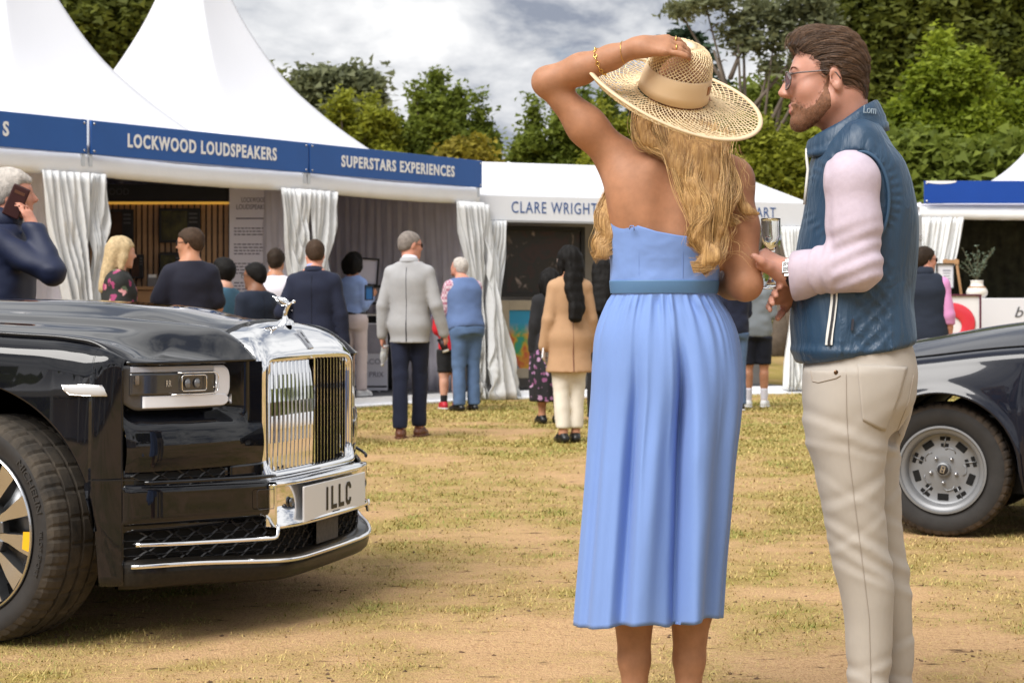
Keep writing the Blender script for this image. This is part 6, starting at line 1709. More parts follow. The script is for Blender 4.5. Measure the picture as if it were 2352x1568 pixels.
  def hl(P):
   q = ((P - hc) @ Rh) / k; y = q[:, 1]
   h = np.interp(y, [-.12, -.05, -.012, .012, .03, .055, .075, .11], [nape, nape, side - .01, side, side + .035, front - .006, front, front + .012])
   return (h - q[:, 2]) * .8
  S.cut(hl, .006)
  if style == 'bald': S.cut(lambda P: (((P - hc) @ Rh)[:, 2] / k - .055) , .01)
  if amp: S.disp(folds(amp, 45, 30, seed))
  s.hairf = S
  return S.mesh(name, vox or min(s.vox, .012), m, s.t) if style != 'long' else S
 def long_hair(s, m, length=.35, w=.085, wave=.0, fwd=False, seed=4, t=.016, vox=None, amp=.010, bob=False):
  S = s.cap_hair(m, 'long', t, amp=0, nape=-.09, side=-.07, front=.045)
  k = s.k; T = lambda p: s.hc + s.Rh @ np.asarray(p, float)
  c0 = T((0, -.062, .02)); dn = np.array([0, -.25, -1.0])
  n = 6
  pts = [c0 + dn * length * q / n + np.array([wave * math.sin(q * 1.7), 0, 0]) for q in range(n + 1)]
  for x in (-1, 0, 1):
   S.chain([p + s.Rh @ np.array([x * w * .62 * (1 - .25 * i / n), 0, 0]) for i, p in enumerate(pts)], [.05 * w / .085 * (1 - .35 * i / n) + .004 for i in range(n + 1)], .03)
  for x in (-1, 1): S.chain([T((x * .07, .01, .05)), T((x * .083, .0, -.04)), T((x * .085, -.02, -.12 if not bob else -.09))], [.022, .024, .020], .03)
  if amp: S.disp(folds(amp, 40, 8, seed))
  return S.mesh("hair", vox or min(s.vox, .011), m, s.t)
 def glasses(s, m=None, r=.0022, lens=None):
  b = MB(); T = lambda p: tuple(s.hc + s.Rh @ np.asarray(p, float))
  for e in (1, -1):
   P = [T((e * (.033 + .024 * math.cos(a)), .098 - .006 * abs(math.cos(a)), .004 + .018 * math.sin(a))) for a in np.linspace(0, 2 * math.pi, 13)]
   b.tube(P, r, 5); b.tube([T((e * .057, .092, .010)), T((e * .075, .03, .012)), T((e * .080, -.012, .004))], r, 5)
   if lens: b.add(P[:-1], [list(range(12))], 1)
  b.tube([T((-.010, .103, .006)), T((.010, .103, .006))], r, 5)
  return b.build("glasses", [m or M_BLACK, lens or M_BLACK], s.t, smooth=True)
# ------------------------------------------------------------------ the crowd by the tents
SK_FAIR = skin("fair", (0.60, 0.33, 0.24)); SK_TAN = skin("tan", (0.46, 0.22, 0.13)); SK_RED = skin("ruddy", (0.58, 0.27, 0.19)); SK_BROWN = skin("brown", (0.20, 0.09, 0.05))
H_BROWN = hairm("hair_brown", (0.026, 0.016, 0.010)); H_DARK = hairm("hair_dark", (0.006, 0.005, 0.0045)); H_GREY = hairm("hair_grey", (0.22, 0.19, 0.17)); H_SILVER = hairm("hair_silver", (0.48, 0.44, 0.40)); H_BLOND = hairm("hair_blond", (0.50, 0.38, 0.22)); H_MID = hairm("hair_mid_brown", (0.052, 0.031, 0.019))
C_NAVY = cloth("navy_cloth", (0.007, 0.011, 0.032)); C_NAVYD = cloth("dark_navy_cloth", (0.005, 0.007, 0.017)); C_WHITE = cloth("white_cloth", (0.70, 0.68, 0.76)); C_CREAM = cloth("cream_cloth", (0.72, 0.66, 0.57))
C_BLACK = cloth("black_cotton", (0.010, 0.010, 0.012)); C_GREYJ = cloth("pale_grey_wool", (0.36, 0.36, 0.37)); C_SKY = cloth("sky_blue_cotton", (0.26, 0.37, 0.68)); C_CAMEL = cloth("camel_wool", (0.43, 0.26, 0.145)); C_JEAN = cloth("denim", (0.085, 0.145, 0.27), var=.2, vs=4)
C_GILET = cloth("blue_gilet_cloth", (0.105, 0.165, 0.33)); C_RED = cloth("red_jersey", (0.55, 0.012, 0.025)); C_PINK = cloth("pink_cotton", (0.62, 0.26, 0.50)); C_KHAKI = cloth("khaki", (0.34, 0.245, 0.14)); C_GREYH = cloth("grey_fleece", (0.20, 0.225, 0.25)); C_PINKC = cloth("pale_pink_trouser", (0.60, 0.52, 0.53))
S_BROWN = mat("brown_leather", (0.15, 0.055, 0.03), 0.35); S_BLACK = mat("black_leather", (0.012, 0.012, 0.012), 0.35); S_WHITE = mat("white_trainer", (0.72, 0.72, 0.72), 0.5); S_RED = mat("red_trainer", (0.45, 0.015, 0.03), 0.5)
M_LENS = mat("sun_lens", (0.01, 0.01, 0.012), 0.1)
def gp(x, Y, z=0.0): return ((x - 1176.0) / F_D * Y, Y, z)
CROWD = "visitors by the tents"
# 1 man on the phone behind the limousine
def phone_man():
 p = Person("grey haired man in navy jacket behind the car, phone at his ear", gp(14, 8.4), -82, 1.80, girth=1.06, hyaw=2, hpitch=-3, skin_m=SK_RED, vox=.012, group=CROWD,
      arms={1: dict(w=lambda q: q.hc + q.Rh @ np.array([.125, .105, -.165]), e=(.5, .3, -1), h=(-.08, -.42, 1), n=(.55, .8, .2), curl=22, th=1), -1: dict()})
 p.body(); p.top("jacket", cloth("navy_shell", (0.008, 0.014, 0.045), rough=.6), hem=.72, t=.03, arm_t=.022, amp=.012, boxy=.5, seed=5)
 p.trousers(C_NAVYD); p.shoes(S_BLACK); p.collar(cloth("navy_shell", (0, 0, 0)), r=.080, h=.05, z=1.49); p.collar(C_WHITE, "shirt_collar", r=.064, h=.03, z=1.50)
 p.cap_hair(H_SILVER, t=.016, amp=.010, front=.050)
 w = p.wr[1]; hd = p.hd[1][0] / np.linalg.norm(p.hd[1][0])
 c = p.hc + p.Rh @ np.array([.098, .030, -.035])
 t = thing("mobile_phone", "phone in a dark brown case held to the grey haired man's ear", "phone", (0, 0, 0))
 Mz = Matrix.Translation(p.t.location) @ Matrix.Rotation(p.t.rotation_euler[2], 4, 'Z')
 t.matrix_world = Mz @ Matrix.Translation(tuple(c)) @ Matrix.Rotation(R(-24), 4, 'X') @ Matrix.Rotation(R(8), 4, 'Y')
 b = MB(); b.box((0, 0, 0), (.013, .082, .155), bev=.006); b.build("case", mat("brown_case", (0.045, 0.012, 0.012), .45), t)
 b = MB(); b.box((.007, 0, .045), (.002, .05, .014)); b.build("case_window", mat("case_patch", (.12, .05, .03), .3), t)
 b = MB(); b.box((-.0075, 0, 0), (.002, .074, .145)); b.build("phone_glass", M_SCREEN, t)
phone_man()
def blonde():
 p = Person("blonde woman in a black top printed with pink flowers, facing the slatted display", gp(272, 13.6), -72, 1.70, fem=True, girth=1.18, hpitch=2, hyaw=8, skin_m=SK_FAIR, group=CROWD, arms={1: dict(u=(.15, .05, -1), f=(-.1, .9, .1)), -1: dict(u=(-.15, .05, -1), f=(.1, .9, .1))})
 p.body(); p.top("flowered_top", spotted("flower_print", (0.012, 0.013, 0.012), [(0.55, 0.16, 0.24), (0.62, 0.30, 0.32), (0.30, 0.04, 0.13), (0.10, 0.14, 0.09)], 15, .40), hem=.78, t=.03, sleeve=.42, arm_t=.03, amp=.010, boxy=.6)
 p.trousers(C_BLACK); p.shoes(S_BLACK); p.long_hair(H_BLOND, length=.30, w=.075, seed=6)
blonde()
def navy_tee():
 p = Person("man in a plain navy T-shirt with folded arms, back to the camera", gp(437, 14.0), 16, 1.79, girth=1.03, hyaw=62, hpitch=2, skin_m=SK_TAN, group=CROWD, arms={1: dict(u=(.26, .12, -1), f=(-.9, .62, .1)), -1: dict(u=(-.42, .10, -1), f=(.75, .8, .05))})
 p.body(); p.top("t_shirt", cloth("navy_tee_cotton", (0.008, 0.009, 0.022)), hem=.86, t=.02, sleeve=.40, arm_t=.02, amp=.008, boxy=.4); p.trousers(C_NAVYD); p.shoes(S_BROWN); p.cap_hair(H_MID, t=.011); p.glasses(M_BLACK)
navy_tee()
def teal_phone():
 p = Person("person in teal top with a phone, half hidden by the navy T-shirt", gp(514, 15.2), 55, 1.58, fem=True, hyaw=10, hpitch=-18, skin_m=SK_FAIR, group=CROWD, arms={1: dict(u=(.1, .25, -1), f=(-.2, .9, .35)), -1: dict(u=(-.05, .30, -1), f=(-.05, .85, .55), curl=50)})
 p.body(); p.top("teal_top", cloth("teal_cotton", (0.05, 0.13, 0.20)), hem=.84, t=.02, sleeve=.42, arm_t=.02); p.trousers(C_NAVYD); p.shoes(S_WHITE); p.cap_hair(H_DARK, t=.02, nape=-.08)
 hd = p.wr[-1] + np.array([0, .10, .04]); t = thing("mobile_phone", "black phone held out by the person in the teal top", "phone"); t.matrix_world = Matrix.Translation(p.t.location) @ Matrix.Rotation(p.t.rotation_euler[2], 4, 'Z') @ Matrix.Translation(tuple(hd)) @ Matrix.Rotation(R(-25), 4, 'X')
 b = MB(); b.box((0, 0, .02), (.075, .011, .15), bev=.005); b.build("case", M_BLACK, t); b = MB(); b.box((0, -.0062, .02), (.068, .001, .14)); b.build("phone_glass", M_SCREEN, t)
teal_phone()
def dark_suit():
 p = Person("short dark haired man in navy suit and glasses looking left", gp(588, 14.7), 42, 1.52, girth=1.08, hyaw=22, skin_m=SK_BROWN, group=CROWD)
 p.body(); p.top("suit_jacket", cloth("suit_navy", (0.010, 0.017, 0.036)), hem=.78, t=.026, flare=.01, boxy=.2, amp=.004); p.trousers(C_NAVYD); p.shoes(S_BLACK); p.collar(C_SKY, "shirt_collar"); p.cap_hair(H_DARK, t=.010, front=.06); p.glasses(M_BLACK)
dark_suit()
def white_shirt():
 p = Person("dark haired man in a white shirt seen from behind in front of the poster", gp(633, 16.4), -6, 1.71, skin_m=SK_TAN, hyaw=4, group=CROWD)
 p.body(); p.top("shirt", C_WHITE, hem=.90, t=.02, arm_t=.016, boxy=.3, amp=.010); p.trousers(C_NAVYD); p.shoes(S_BLACK); p.collar(C_WHITE, "shirt_collar"); p.cap_hair(H_BROWN, t=.011)
white_shirt()
def navy_suit():
 p = Person("broad man in navy suit jacket, back turned, behind the bonnet figure", gp(722, 14.4), -4, 1.71, girth=1.04, shoulders=1.06, hyaw=18, skin_m=SK_RED, group=CROWD, arms={1: dict(u=(.26, -.03, -1), f=(.10, .12, -1), curl=40), -1: dict(u=(-.44, -.12, -1), f=(.42, .62, -.35))})
 p.body(); p.top("suit_jacket", C_NAVY, hem=.76, t=.028, flare=.012, boxy=.2, shoulder_pad=.006, amp=.005); p.trousers(C_NAVYD); p.shoes(S_BROWN); p.collar(C_SKY, "shirt_collar"); p.collar(C_NAVY, "jacket_collar", r=.076, h=.026, z=1.462); p.cap_hair(H_MID, t=.008, nape=-.05, amp=.003)
navy_suit()
def blue_blouse():
 p = Person("dark haired woman in sky blue blouse and pale trousers in the grey tent", gp(812, 20.9, 0.1), -28, 1.72, fem=True, girth=1.02, hyaw=-8, hpitch=-6, skin_m=SK_TAN, group=CROWD, step=.04, arms={1: dict(u=(.10, .05, -1), f=(.0, .75, .55), curl=50), -1: dict(u=(-.1, .0, -1), f=(.1, .8, .3))})
 p.body(); p.top("blouse", C_SKY, hem=.98, t=.022, arm_t=.020, sleeve=.86, amp=.010); p.trousers(C_PINKC, waist=1.05); p.shoes(S_WHITE, sole=S_WHITE); p.long_hair(H_DARK, length=.10, w=.10, t=.03, bob=True)
 S = SDF(); S.stack([(z, rx + .020, ry + .020, yc) for z, rx, ry, yc in p.secs], p.secT); S.cut(below(1.005)); S.cut(above(.965)); S.mesh("belt", .010, S_BLACK, p.t)
blue_blouse()
def grey_blazer():
 p = Person("tall man in pale grey blazer and navy trousers holding bottle and cup", gp(941, 15.4), -10, 1.83, girth=1.0, shoulders=1.04, hyaw=-48, skin_m=SK_RED, vox=.014, group=CROWD, step=.13, stance=.05,
      arms={1: dict(u=(.30, -.05, -1), f=(.22, .30, -1), curl=58), -1: dict(u=(-.26, -.06, -1), f=(-.06, .12, -1), curl=58)})
 p.body(); p.top("blazer", C_GREYJ, hem=.79, t=.026, flare=.018, boxy=.1, shoulder_pad=.004, amp=.003); p.trousers(C_NAVY, cuff=.085); p.shoes(S_BROWN, sole=S_BROWN); p.collar(C_WHITE, "shirt_collar"); p.collar(C_GREYJ, "jacket_collar", r=.076, h=.026, z=1.462); p.cap_hair(H_GREY, t=.006, nape=-.045, amp=.003); p.glasses(M_BLACK, lens=M_LENS)
 b = MB()
 for q in range(3): pass
 W = Matrix.Translation(p.t.location) @ Matrix.Rotation(p.t.rotation_euler[2], 4, 'Z')
 c = p.wr[-1] + np.array([0.02, .02, -.105]); t = thing("water_bottle", "clear plastic water bottle carried in the grey blazer man's left hand", "bottle"); t.matrix_world = W @ Matrix.Translation(tuple(c)) @ Matrix.Rotation(R(8), 4, 'X') @ Matrix.Rotation(R(190), 4, 'Y')
 pl = mat("clear_plastic", (.75, .78, .80), .12, trans=.55)
 b = MB(); b.lathe([(0, -.02), (.030, -.02), (.033, -.01), (.032, .03), (.029, .04), (.033, .05), (.033, .10), (.014, .135), (.013, .15), (0, .15)], 20); b.build("bottle_body", pl, t, smooth=True)
 b = MB(); b.lathe([(0, .172), (.014, .172), (.0145, .148)], 14); b.build("bottle_cap", M_WHITE, t, smooth=True)
 c = p.wr[1] + np.array([-.01, .03, -.10]); t = thing("coffee_cup", "dark takeaway cup with a pale base in the grey blazer man's right hand", "cup"); t.matrix_world = W @ Matrix.Translation(tuple(c)) @ Matrix.Rotation(R(-20), 4, 'Y')
 b = MB(); b.lathe([(0, -.06), (.028, -.06), (.036, .05), (0, .05)], 20); b.build("cup_body", mat("cup_brown", (.025, .014, .016), .5), t, smooth=True)
 b = MB(); b.lathe([(0, -.068), (.0285, -.068), (.031, -.05)], 20); b.build("cup_base", M_WHITE, t, smooth=True)
 b = MB(); b.lathe([(.038, .046), (.038, .056), (.03, .062), (0, .062)], 20); b.build("lid", M_BLACK, t, smooth=True)
grey_blazer()
def red_boy():
 p = Person("boy in red shirt and black shorts beside the man in blue gilet", gp(1034, 19.9), 12, 1.39, girth=.86, skin_m=SK_FAIR, hyaw=20, group=CROWD, arms={1: dict(u=(.1, .1, -1), f=(-.1, .9, .2)), -1: dict(u=(-.1, .1, -1), f=(.1, .9, .2))})
 p.body(); p.top("red_shirt", C_RED, hem=.84, t=.03, sleeve=.42, arm_t=.025, boxy=.5); p.trousers(C_BLACK, short=.52, t=.02, hemr=.02); p.shoes(S_RED, sole=S_WHITE); p.cap_hair(H_BROWN, t=.018, nape=-.07)
 for e in (1, -1):
  S = SDF(); S.cap(p.ank[e] + np.array([0, 0, .0]), p.ank[e] + np.array([0, 0, .085]), .038, .041); S.cut(below(p.ank[e][2] + .10)); S.mesh("sock", .01, C_BLACK, p.t)
red_boy()
def gilet_man():
 p = Person("older man in blue gilet, checked sleeves and jeans, leaning over the boy", gp(1072, 19.5), 30, 1.76, girth=1.14, belly=.05, lean=13, hyaw=12, hpitch=-20, skin_m=SK_RED, group=CROWD, arms={1: dict(u=(.1, .25, -1), f=(-.45, .9, .15), curl=50), -1: dict(u=(-.12, .30, -1), f=(.1, .9, -.05), curl=50)})
 p.body()
 ck = bpy.data.materials.new("pink_check"); ck.use_nodes = True; nt = ck.node_tree; bb = nt.nodes["Principled BSDF"]; tc = nt.nodes.new("ShaderNodeTexCoord"); ch = nt.nodes.new("ShaderNodeTexChecker"); ch.inputs["Scale"].default_value = 34; ch.inputs["Color1"].default_value = (.62, .50, .56, 1); ch.inputs["Color2"].default_value = (.40, .16, .23, 1)
 nt.links.new(tc.outputs["Object"], ch.inputs["Vector"]); nt.links.new(ch.outputs[0], bb.inputs["Base Color"]); bb.inputs["Roughness"].default_value = .85
 p.top("checked_shirt", ck, hem=1.0, t=.008, amp=.003, sleeve=.46, arm_t=.022); p.top("gilet", C_GILET, hem=.90, t=.040, sleeve=0, boxy=.4, amp=.008, seed=9)
 p.trousers(C_JEAN, t=.018, amp=.010); p.shoes(S_BLACK); p.cap_hair(H_SILVER, t=.007, front=.062, nape=-.05, amp=.003)
 W = Matrix.Translation(p.t.location) @ Matrix.Rotation(p.t.rotation_euler[2], 4, 'Z')
 t = thing("leaflet", "small pale blue leaflet in the hands of the man in the blue gilet", "leaflet"); t.matrix_world = W @ Matrix.Translation(tuple(p.wr[-1] + np.array([.05, .09, -.03]))) @ Matrix.Rotation(R(30), 4, 'X')
 b = MB(); b.box((0, 0, 0), (.13, .004, .19)); b.build("sheet", mat("leaflet_blue", (.35, .45, .75), .5), t)
gilet_man()
def camel_coat():
 p = Person("woman with long black hair in camel coat and white trousers", gp(1308, 14.75), 12, 1.67, fem=True, girth=1.04, hyaw=20, skin_m=SK_TAN, vox=.014, group=CROWD, stance=.06, step=.02, arms={1: dict(u=(.2, .0, -1), f=(.02, .15, -1)), -1: dict(u=(-.20, -.02, -1), f=(-.14, .22, -1), curl=48)})
 p.body(); p.top("coat", C_CAMEL, hem=.62, t=.034, arm_t=.024, flare=.03, boxy=.3, shoulder_pad=.004, amp=.003); p.trousers(C_CREAM, cuff=.13, hemr=.006); p.shoes(S_BLACK); p.collar(C_CAMEL, "coat_collar", r=.074, h=.03, z=1.44); p.long_hair(H_DARK, length=.50, w=.072, wave=.012, amp=.014); p.glasses(mat("clear_frame", (.45, .36, .33), .2))
 W = Matrix.Translation(p.t.location) @ Matrix.Rotation(p.t.rotation_euler[2], 4, 'Z')
 t = thing("brochure", "white brochure held at the camel coat woman's left side", "brochure"); t.matrix_world = W @ Matrix.Translation(tuple(p.wr[-1] + np.array([.035, .055, -.01]))) @ Matrix.Rotation(R(62), 4, 'Z') @ Matrix.Rotation(R(22), 4, 'Y')
 b = MB(); b.box((0, 0, 0), (.21, .008, .26), bev=.002); b.build("pages", M_WHITE, t); b = MB(); b.box((0, .0055, 0), (.212, .002, .262)); b.build("cover", mat("brochure_cover", (.5, .48, .55), .3), t)
camel_coat()
def floral_skirt():
 p = Person("woman in black cardigan and pink flowered skirt, left of the camel coat", gp(1263, 17.3), 14, 1.53, fem=True, girth=1.06, hyaw=10, hpitch=-8, skin_m=SK_TAN, group=CROWD)
 p.body(); p.top("cardigan", C_BLACK, hem=.72, t=.034, arm_t=.03, amp=.012, boxy=.4); p.long_hair(H_DARK, length=.14, w=.10, t=.024, amp=.012)
 S = SDF(); S.stack([(.20, .20, .17, 0), (.5, .205, .175, 0), (.78, .18, .14, 0), (.95, .14, .11, 0)]); S.disp(lambda P: (.012 * np.sin(np.arctan2(P[:, 1], P[:, 0]) * 11 + 3 * P[:, 2])).astype(np.float32)); S.cut(above(.22)); S.mesh("skirt", .013, spotted("skirt_print", (0.010, 0.009, 0.012), [(0.36, 0.17, 0.34), (0.44, 0.26, 0.42), (0.22, 0.07, 0.17)], 17, .36), p.t)
 p.shoes(S_BLACK)
floral_skirt()
def black_haired():
 p = Person("woman with long black hair and dark clothes just behind the camel coat", gp(1384, 17.2), -8, 1.66, fem=True, skin_m=SK_TAN, group=CROWD)
 p.body(); p.top("cardigan", C_BLACK, hem=.80, t=.03); p.trousers(C_BLACK); p.shoes(S_BLACK); p.long_hair(H_DARK, length=.42, w=.08)
black_haired()
def balding():
 p = Person("balding man in a navy suit between the black hair and the blue bodice", gp(1397, 19.0), -20, 1.73, skin_m=SK_RED, group=CROWD)
 p.body(); p.top("suit_jacket", C_NAVY, hem=.78, t=.026); p.trousers(C_NAVYD); p.shoes(S_BLACK); p.collar(C_SKY, "shirt_collar"); p.cap_hair(H_BROWN, t=.006, style='bald', amp=.003)
balding()
def hoodie():
 p = Person("dark haired man in navy hoodie and jeans below the woman's right elbow", gp(1684, 19.6), 25, 1.74, hyaw=10, skin_m=SK_TAN, group=CROWD, arms={1: dict(u=(.12, .1, -1), f=(.05, .75, -.2), curl=55), -1: dict()})
 p.body(); p.top("hoodie", C_NAVY, hem=.86, t=.035, arm_t=.03, boxy=.5, amp=.012); p.trousers(C_JEAN, t=.02); p.shoes(S_BLACK, sole=S_WHITE); p.cap_hair(H_BROWN, t=.02)
hoodie()
def shorts():
 p = Person("person in grey fleece, dark shorts and white socks, left of the vest", gp(1737, 20.3), -12, 1.72, skin_m=SK_TAN, hyaw=-15, group=CROWD, step=.03, arms={1: dict(u=(.12, .1, -1), f=(-.3, .8, .1)), -1: dict(u=(-.14, .1, -1), f=(.2, .8, -.1))})
 p.body(); p.top("fleece", C_GREYH, hem=.82, t=.035, arm_t=.03, boxy=.5, amp=.012); p.trousers(C_NAVYD, short=.50, t=.026, hemr=.03); p.shoes(S_WHITE, sole=S_WHITE); p.cap_hair(H_BROWN, t=.016)
 for e in (1, -1):
  S = SDF(); S.cap(p.ank[e], p.ank[e] + np.array([0, 0, .13]), .040, .046); S.cut(below(p.ank[e][2] + .14)); S.mesh("sock", .01, C_WHITE, p.t)
 W = Matrix.Translation(p.t.location) @ Matrix.Rotation(p.t.rotation_euler[2], 4, 'Z')
 t = thing("shoulder_bag", "small black bag hanging between the hoodie and the grey fleece", "bag", tuple(W @ Vector((-.17, .06, .98))))
 S = SDF(); S.ell((0, 0, 0), (.10, .05, .10)); S.disp(folds(.008, 20, 20, 4)); S.mesh("bag_body", .01, S_BLACK, t)
 b = MB(); b.tube([(.05, 0, .08), (.10, .0, .3), (.16, -.02, .46)], .008, 6); b.build("strap", S_BLACK, t, smooth=True)
shorts()
def pink_sleeves():
 p = Person("man in navy fleece gilet, pink shirt and sunglasses by the right tent", gp(2125, 16.0), -18, 1.71, girth=1.12, hyaw=-52, skin_m=SK_RED, group=CROWD, vox=.014, arms={1: dict(u=(.20, -.02, -1), f=(.05, .25, -1), curl=40), -1: dict(u=(-.18, 0, -1))})
 p.body(); p.top("shirt", C_PINK, hem=1.0, t=.008, arm_t=.020, sleeve=.93, amp=.005); p.top("gilet", cloth("navy_fleece", (.010, .016, .032)), hem=.84, t=.040, sleeve=0, boxy=.4, zneck=1.49, seed=12); p.trousers(C_KHAKI); p.shoes(S_BROWN); p.collar(cloth("navy_fleece", (0, 0, 0)), r=.075, h=.04, z=1.485)
 p.cap_hair(H_BROWN, t=.012, front=.066, nape=-.066); p.glasses(M_BLACK, lens=M_LENS)
pink_sleeves()
# ------------------------------------------------------------------ the woman in the blue dress
HS = 878.0; HY = 4.61
def hero(px, py, dy=0.0, X0=0.0, Y0=HY):
 s = F_D / (Y0 + dy); return np.array([(px - 1176.0) / s - X0, dy, CAM_H + (718.0 - py) / s])
def strands(name, guides, m, parent, sides=3, seed=0, taper=0.25):
 """guides: dicts with pts (k,3), n, spread, rad, wave, wl; writes all strands of a lock into one mesh"""
 rng = np.random.default_rng(seed); Vs, Fs = [], []; base = 0
 for g in guides:
  P = np.asarray(g['pts'], float); n = g['n']; K = g.get('k', 26)
  t = np.linspace(0, 1, K); ts = np.linspace(0, 1, len(P)); C = cr(ts, P, t)               # K,3
  sp = np.interp(t, ts, g['spread'])
  T = np.gradient(C, axis=0); T /= np.linalg.norm(T, axis=1)[:, None]
  ref = np.array(g.get('ref', (0, -1, 0)), float); A = np.cross(T, ref); A /= np.linalg.norm(A, axis=1)[:, None]; Bv = np.cross(A, T)
  fl = g.get('flat', .5)
  a0 = rng.normal(0, .62, n); b0 = np.clip(rng.normal(0, .5, n), -1.2, 1.2)
  l1 = np.clip(rng.normal(1, .10, n), .7, 1.18) * g.get('len', 1.0)
  tt = np.clip(t[None] * l1[:, None], 0, 1.0)
  w = g.get('wave', .010); wl = g.get('wl', 2.2); ph = rng.normal(0, .35, n) + g.get('ph', 0)
  Cs = np.stack([np.interp(tt, t, C[:, i]) for i in range(3)], -1); As = np.stack([np.interp(tt, t, A[:, i]) for i in range(3)], -1); Bs = np.stack([np.interp(tt, t, Bv[:, i]) for i in range(3)], -1)
  sps = np.interp(tt, t, sp)
  clump = g.get('clump', .25)
  env = tt ** .8
  offa = a0[:, None] * sps * (1 - clump * env) + w * env * np.sin(2 * np.pi * (wl * tt + ph[:, None] * .25 + g.get('ph', 0))) + rng.normal(0, .0012, (n, 1)) * env * 6 * np.sin(3 * tt + a0[:, None] * 3)
  offb = b0[:, None] * sps * fl + .6 * w * env * np.cos(2 * np.pi * (wl * tt + ph[:, None] * .25 + g.get('ph', 0)))
  Q = Cs + As * offa[..., None] + Bs * offb[..., None]                                        # n,K,3
  Tq = np.gradient(Q, axis=1); Tq /= np.linalg.norm(Tq, axis=2)[..., None] + 1e-9
  U = np.cross(Tq, np.array([.3, .9, .2])); U /= np.linalg.norm(U, axis=2)[..., None] + 1e-9; W = np.cross(Tq, U)
  r = g.get('rad', .0011) * (1 - (1 - taper) * t ** 2)[None, :, None] * rng.uniform(.7, 1.3, (n, 1, 1))
  V = np.stack([Q + r * (math.cos(2 * math.pi * j / sides) * U + math.sin(2 * math.pi * j / sides) * W) for j in range(sides)], 2)
  f = grid_faces(K, sides, False, True)
  Fs.append((np.arange(n)[:, None, None] * K * sides + f[None]).reshape(-1, 4) + base); Vs.append(V.reshape(-1, 3)); base += n * K * sides
 o = mesh_np(name, np.concatenate(Vs), np.concatenate(Fs), m, parent); return o
def hair_strand_mat(name, c1, c2, rough=.38):
 m = bpy.data.materials.new(name); m.use_nodes = True; nt = m.node_tree; b = nt.nodes["Principled BSDF"]; N, L = nt.nodes.new, nt.links.new
 g = N("ShaderNodeNewGeometry"); mx = N("ShaderNodeMix"); mx.data_type = 'RGBA'; mx.inputs[6].default_value = (*c1, 1); mx.inputs[7].default_value = (*c2, 1)
 L(g.outputs["Random Per Island"], mx.inputs[0]); L(mx.outputs[2], b.inputs["Base Color"]); b.inputs["Roughness"].default_value = rough; b.inputs["Specular IOR Level"].default_value = .55
 b.inputs["Anisotropic"].default_value = .5
 return m
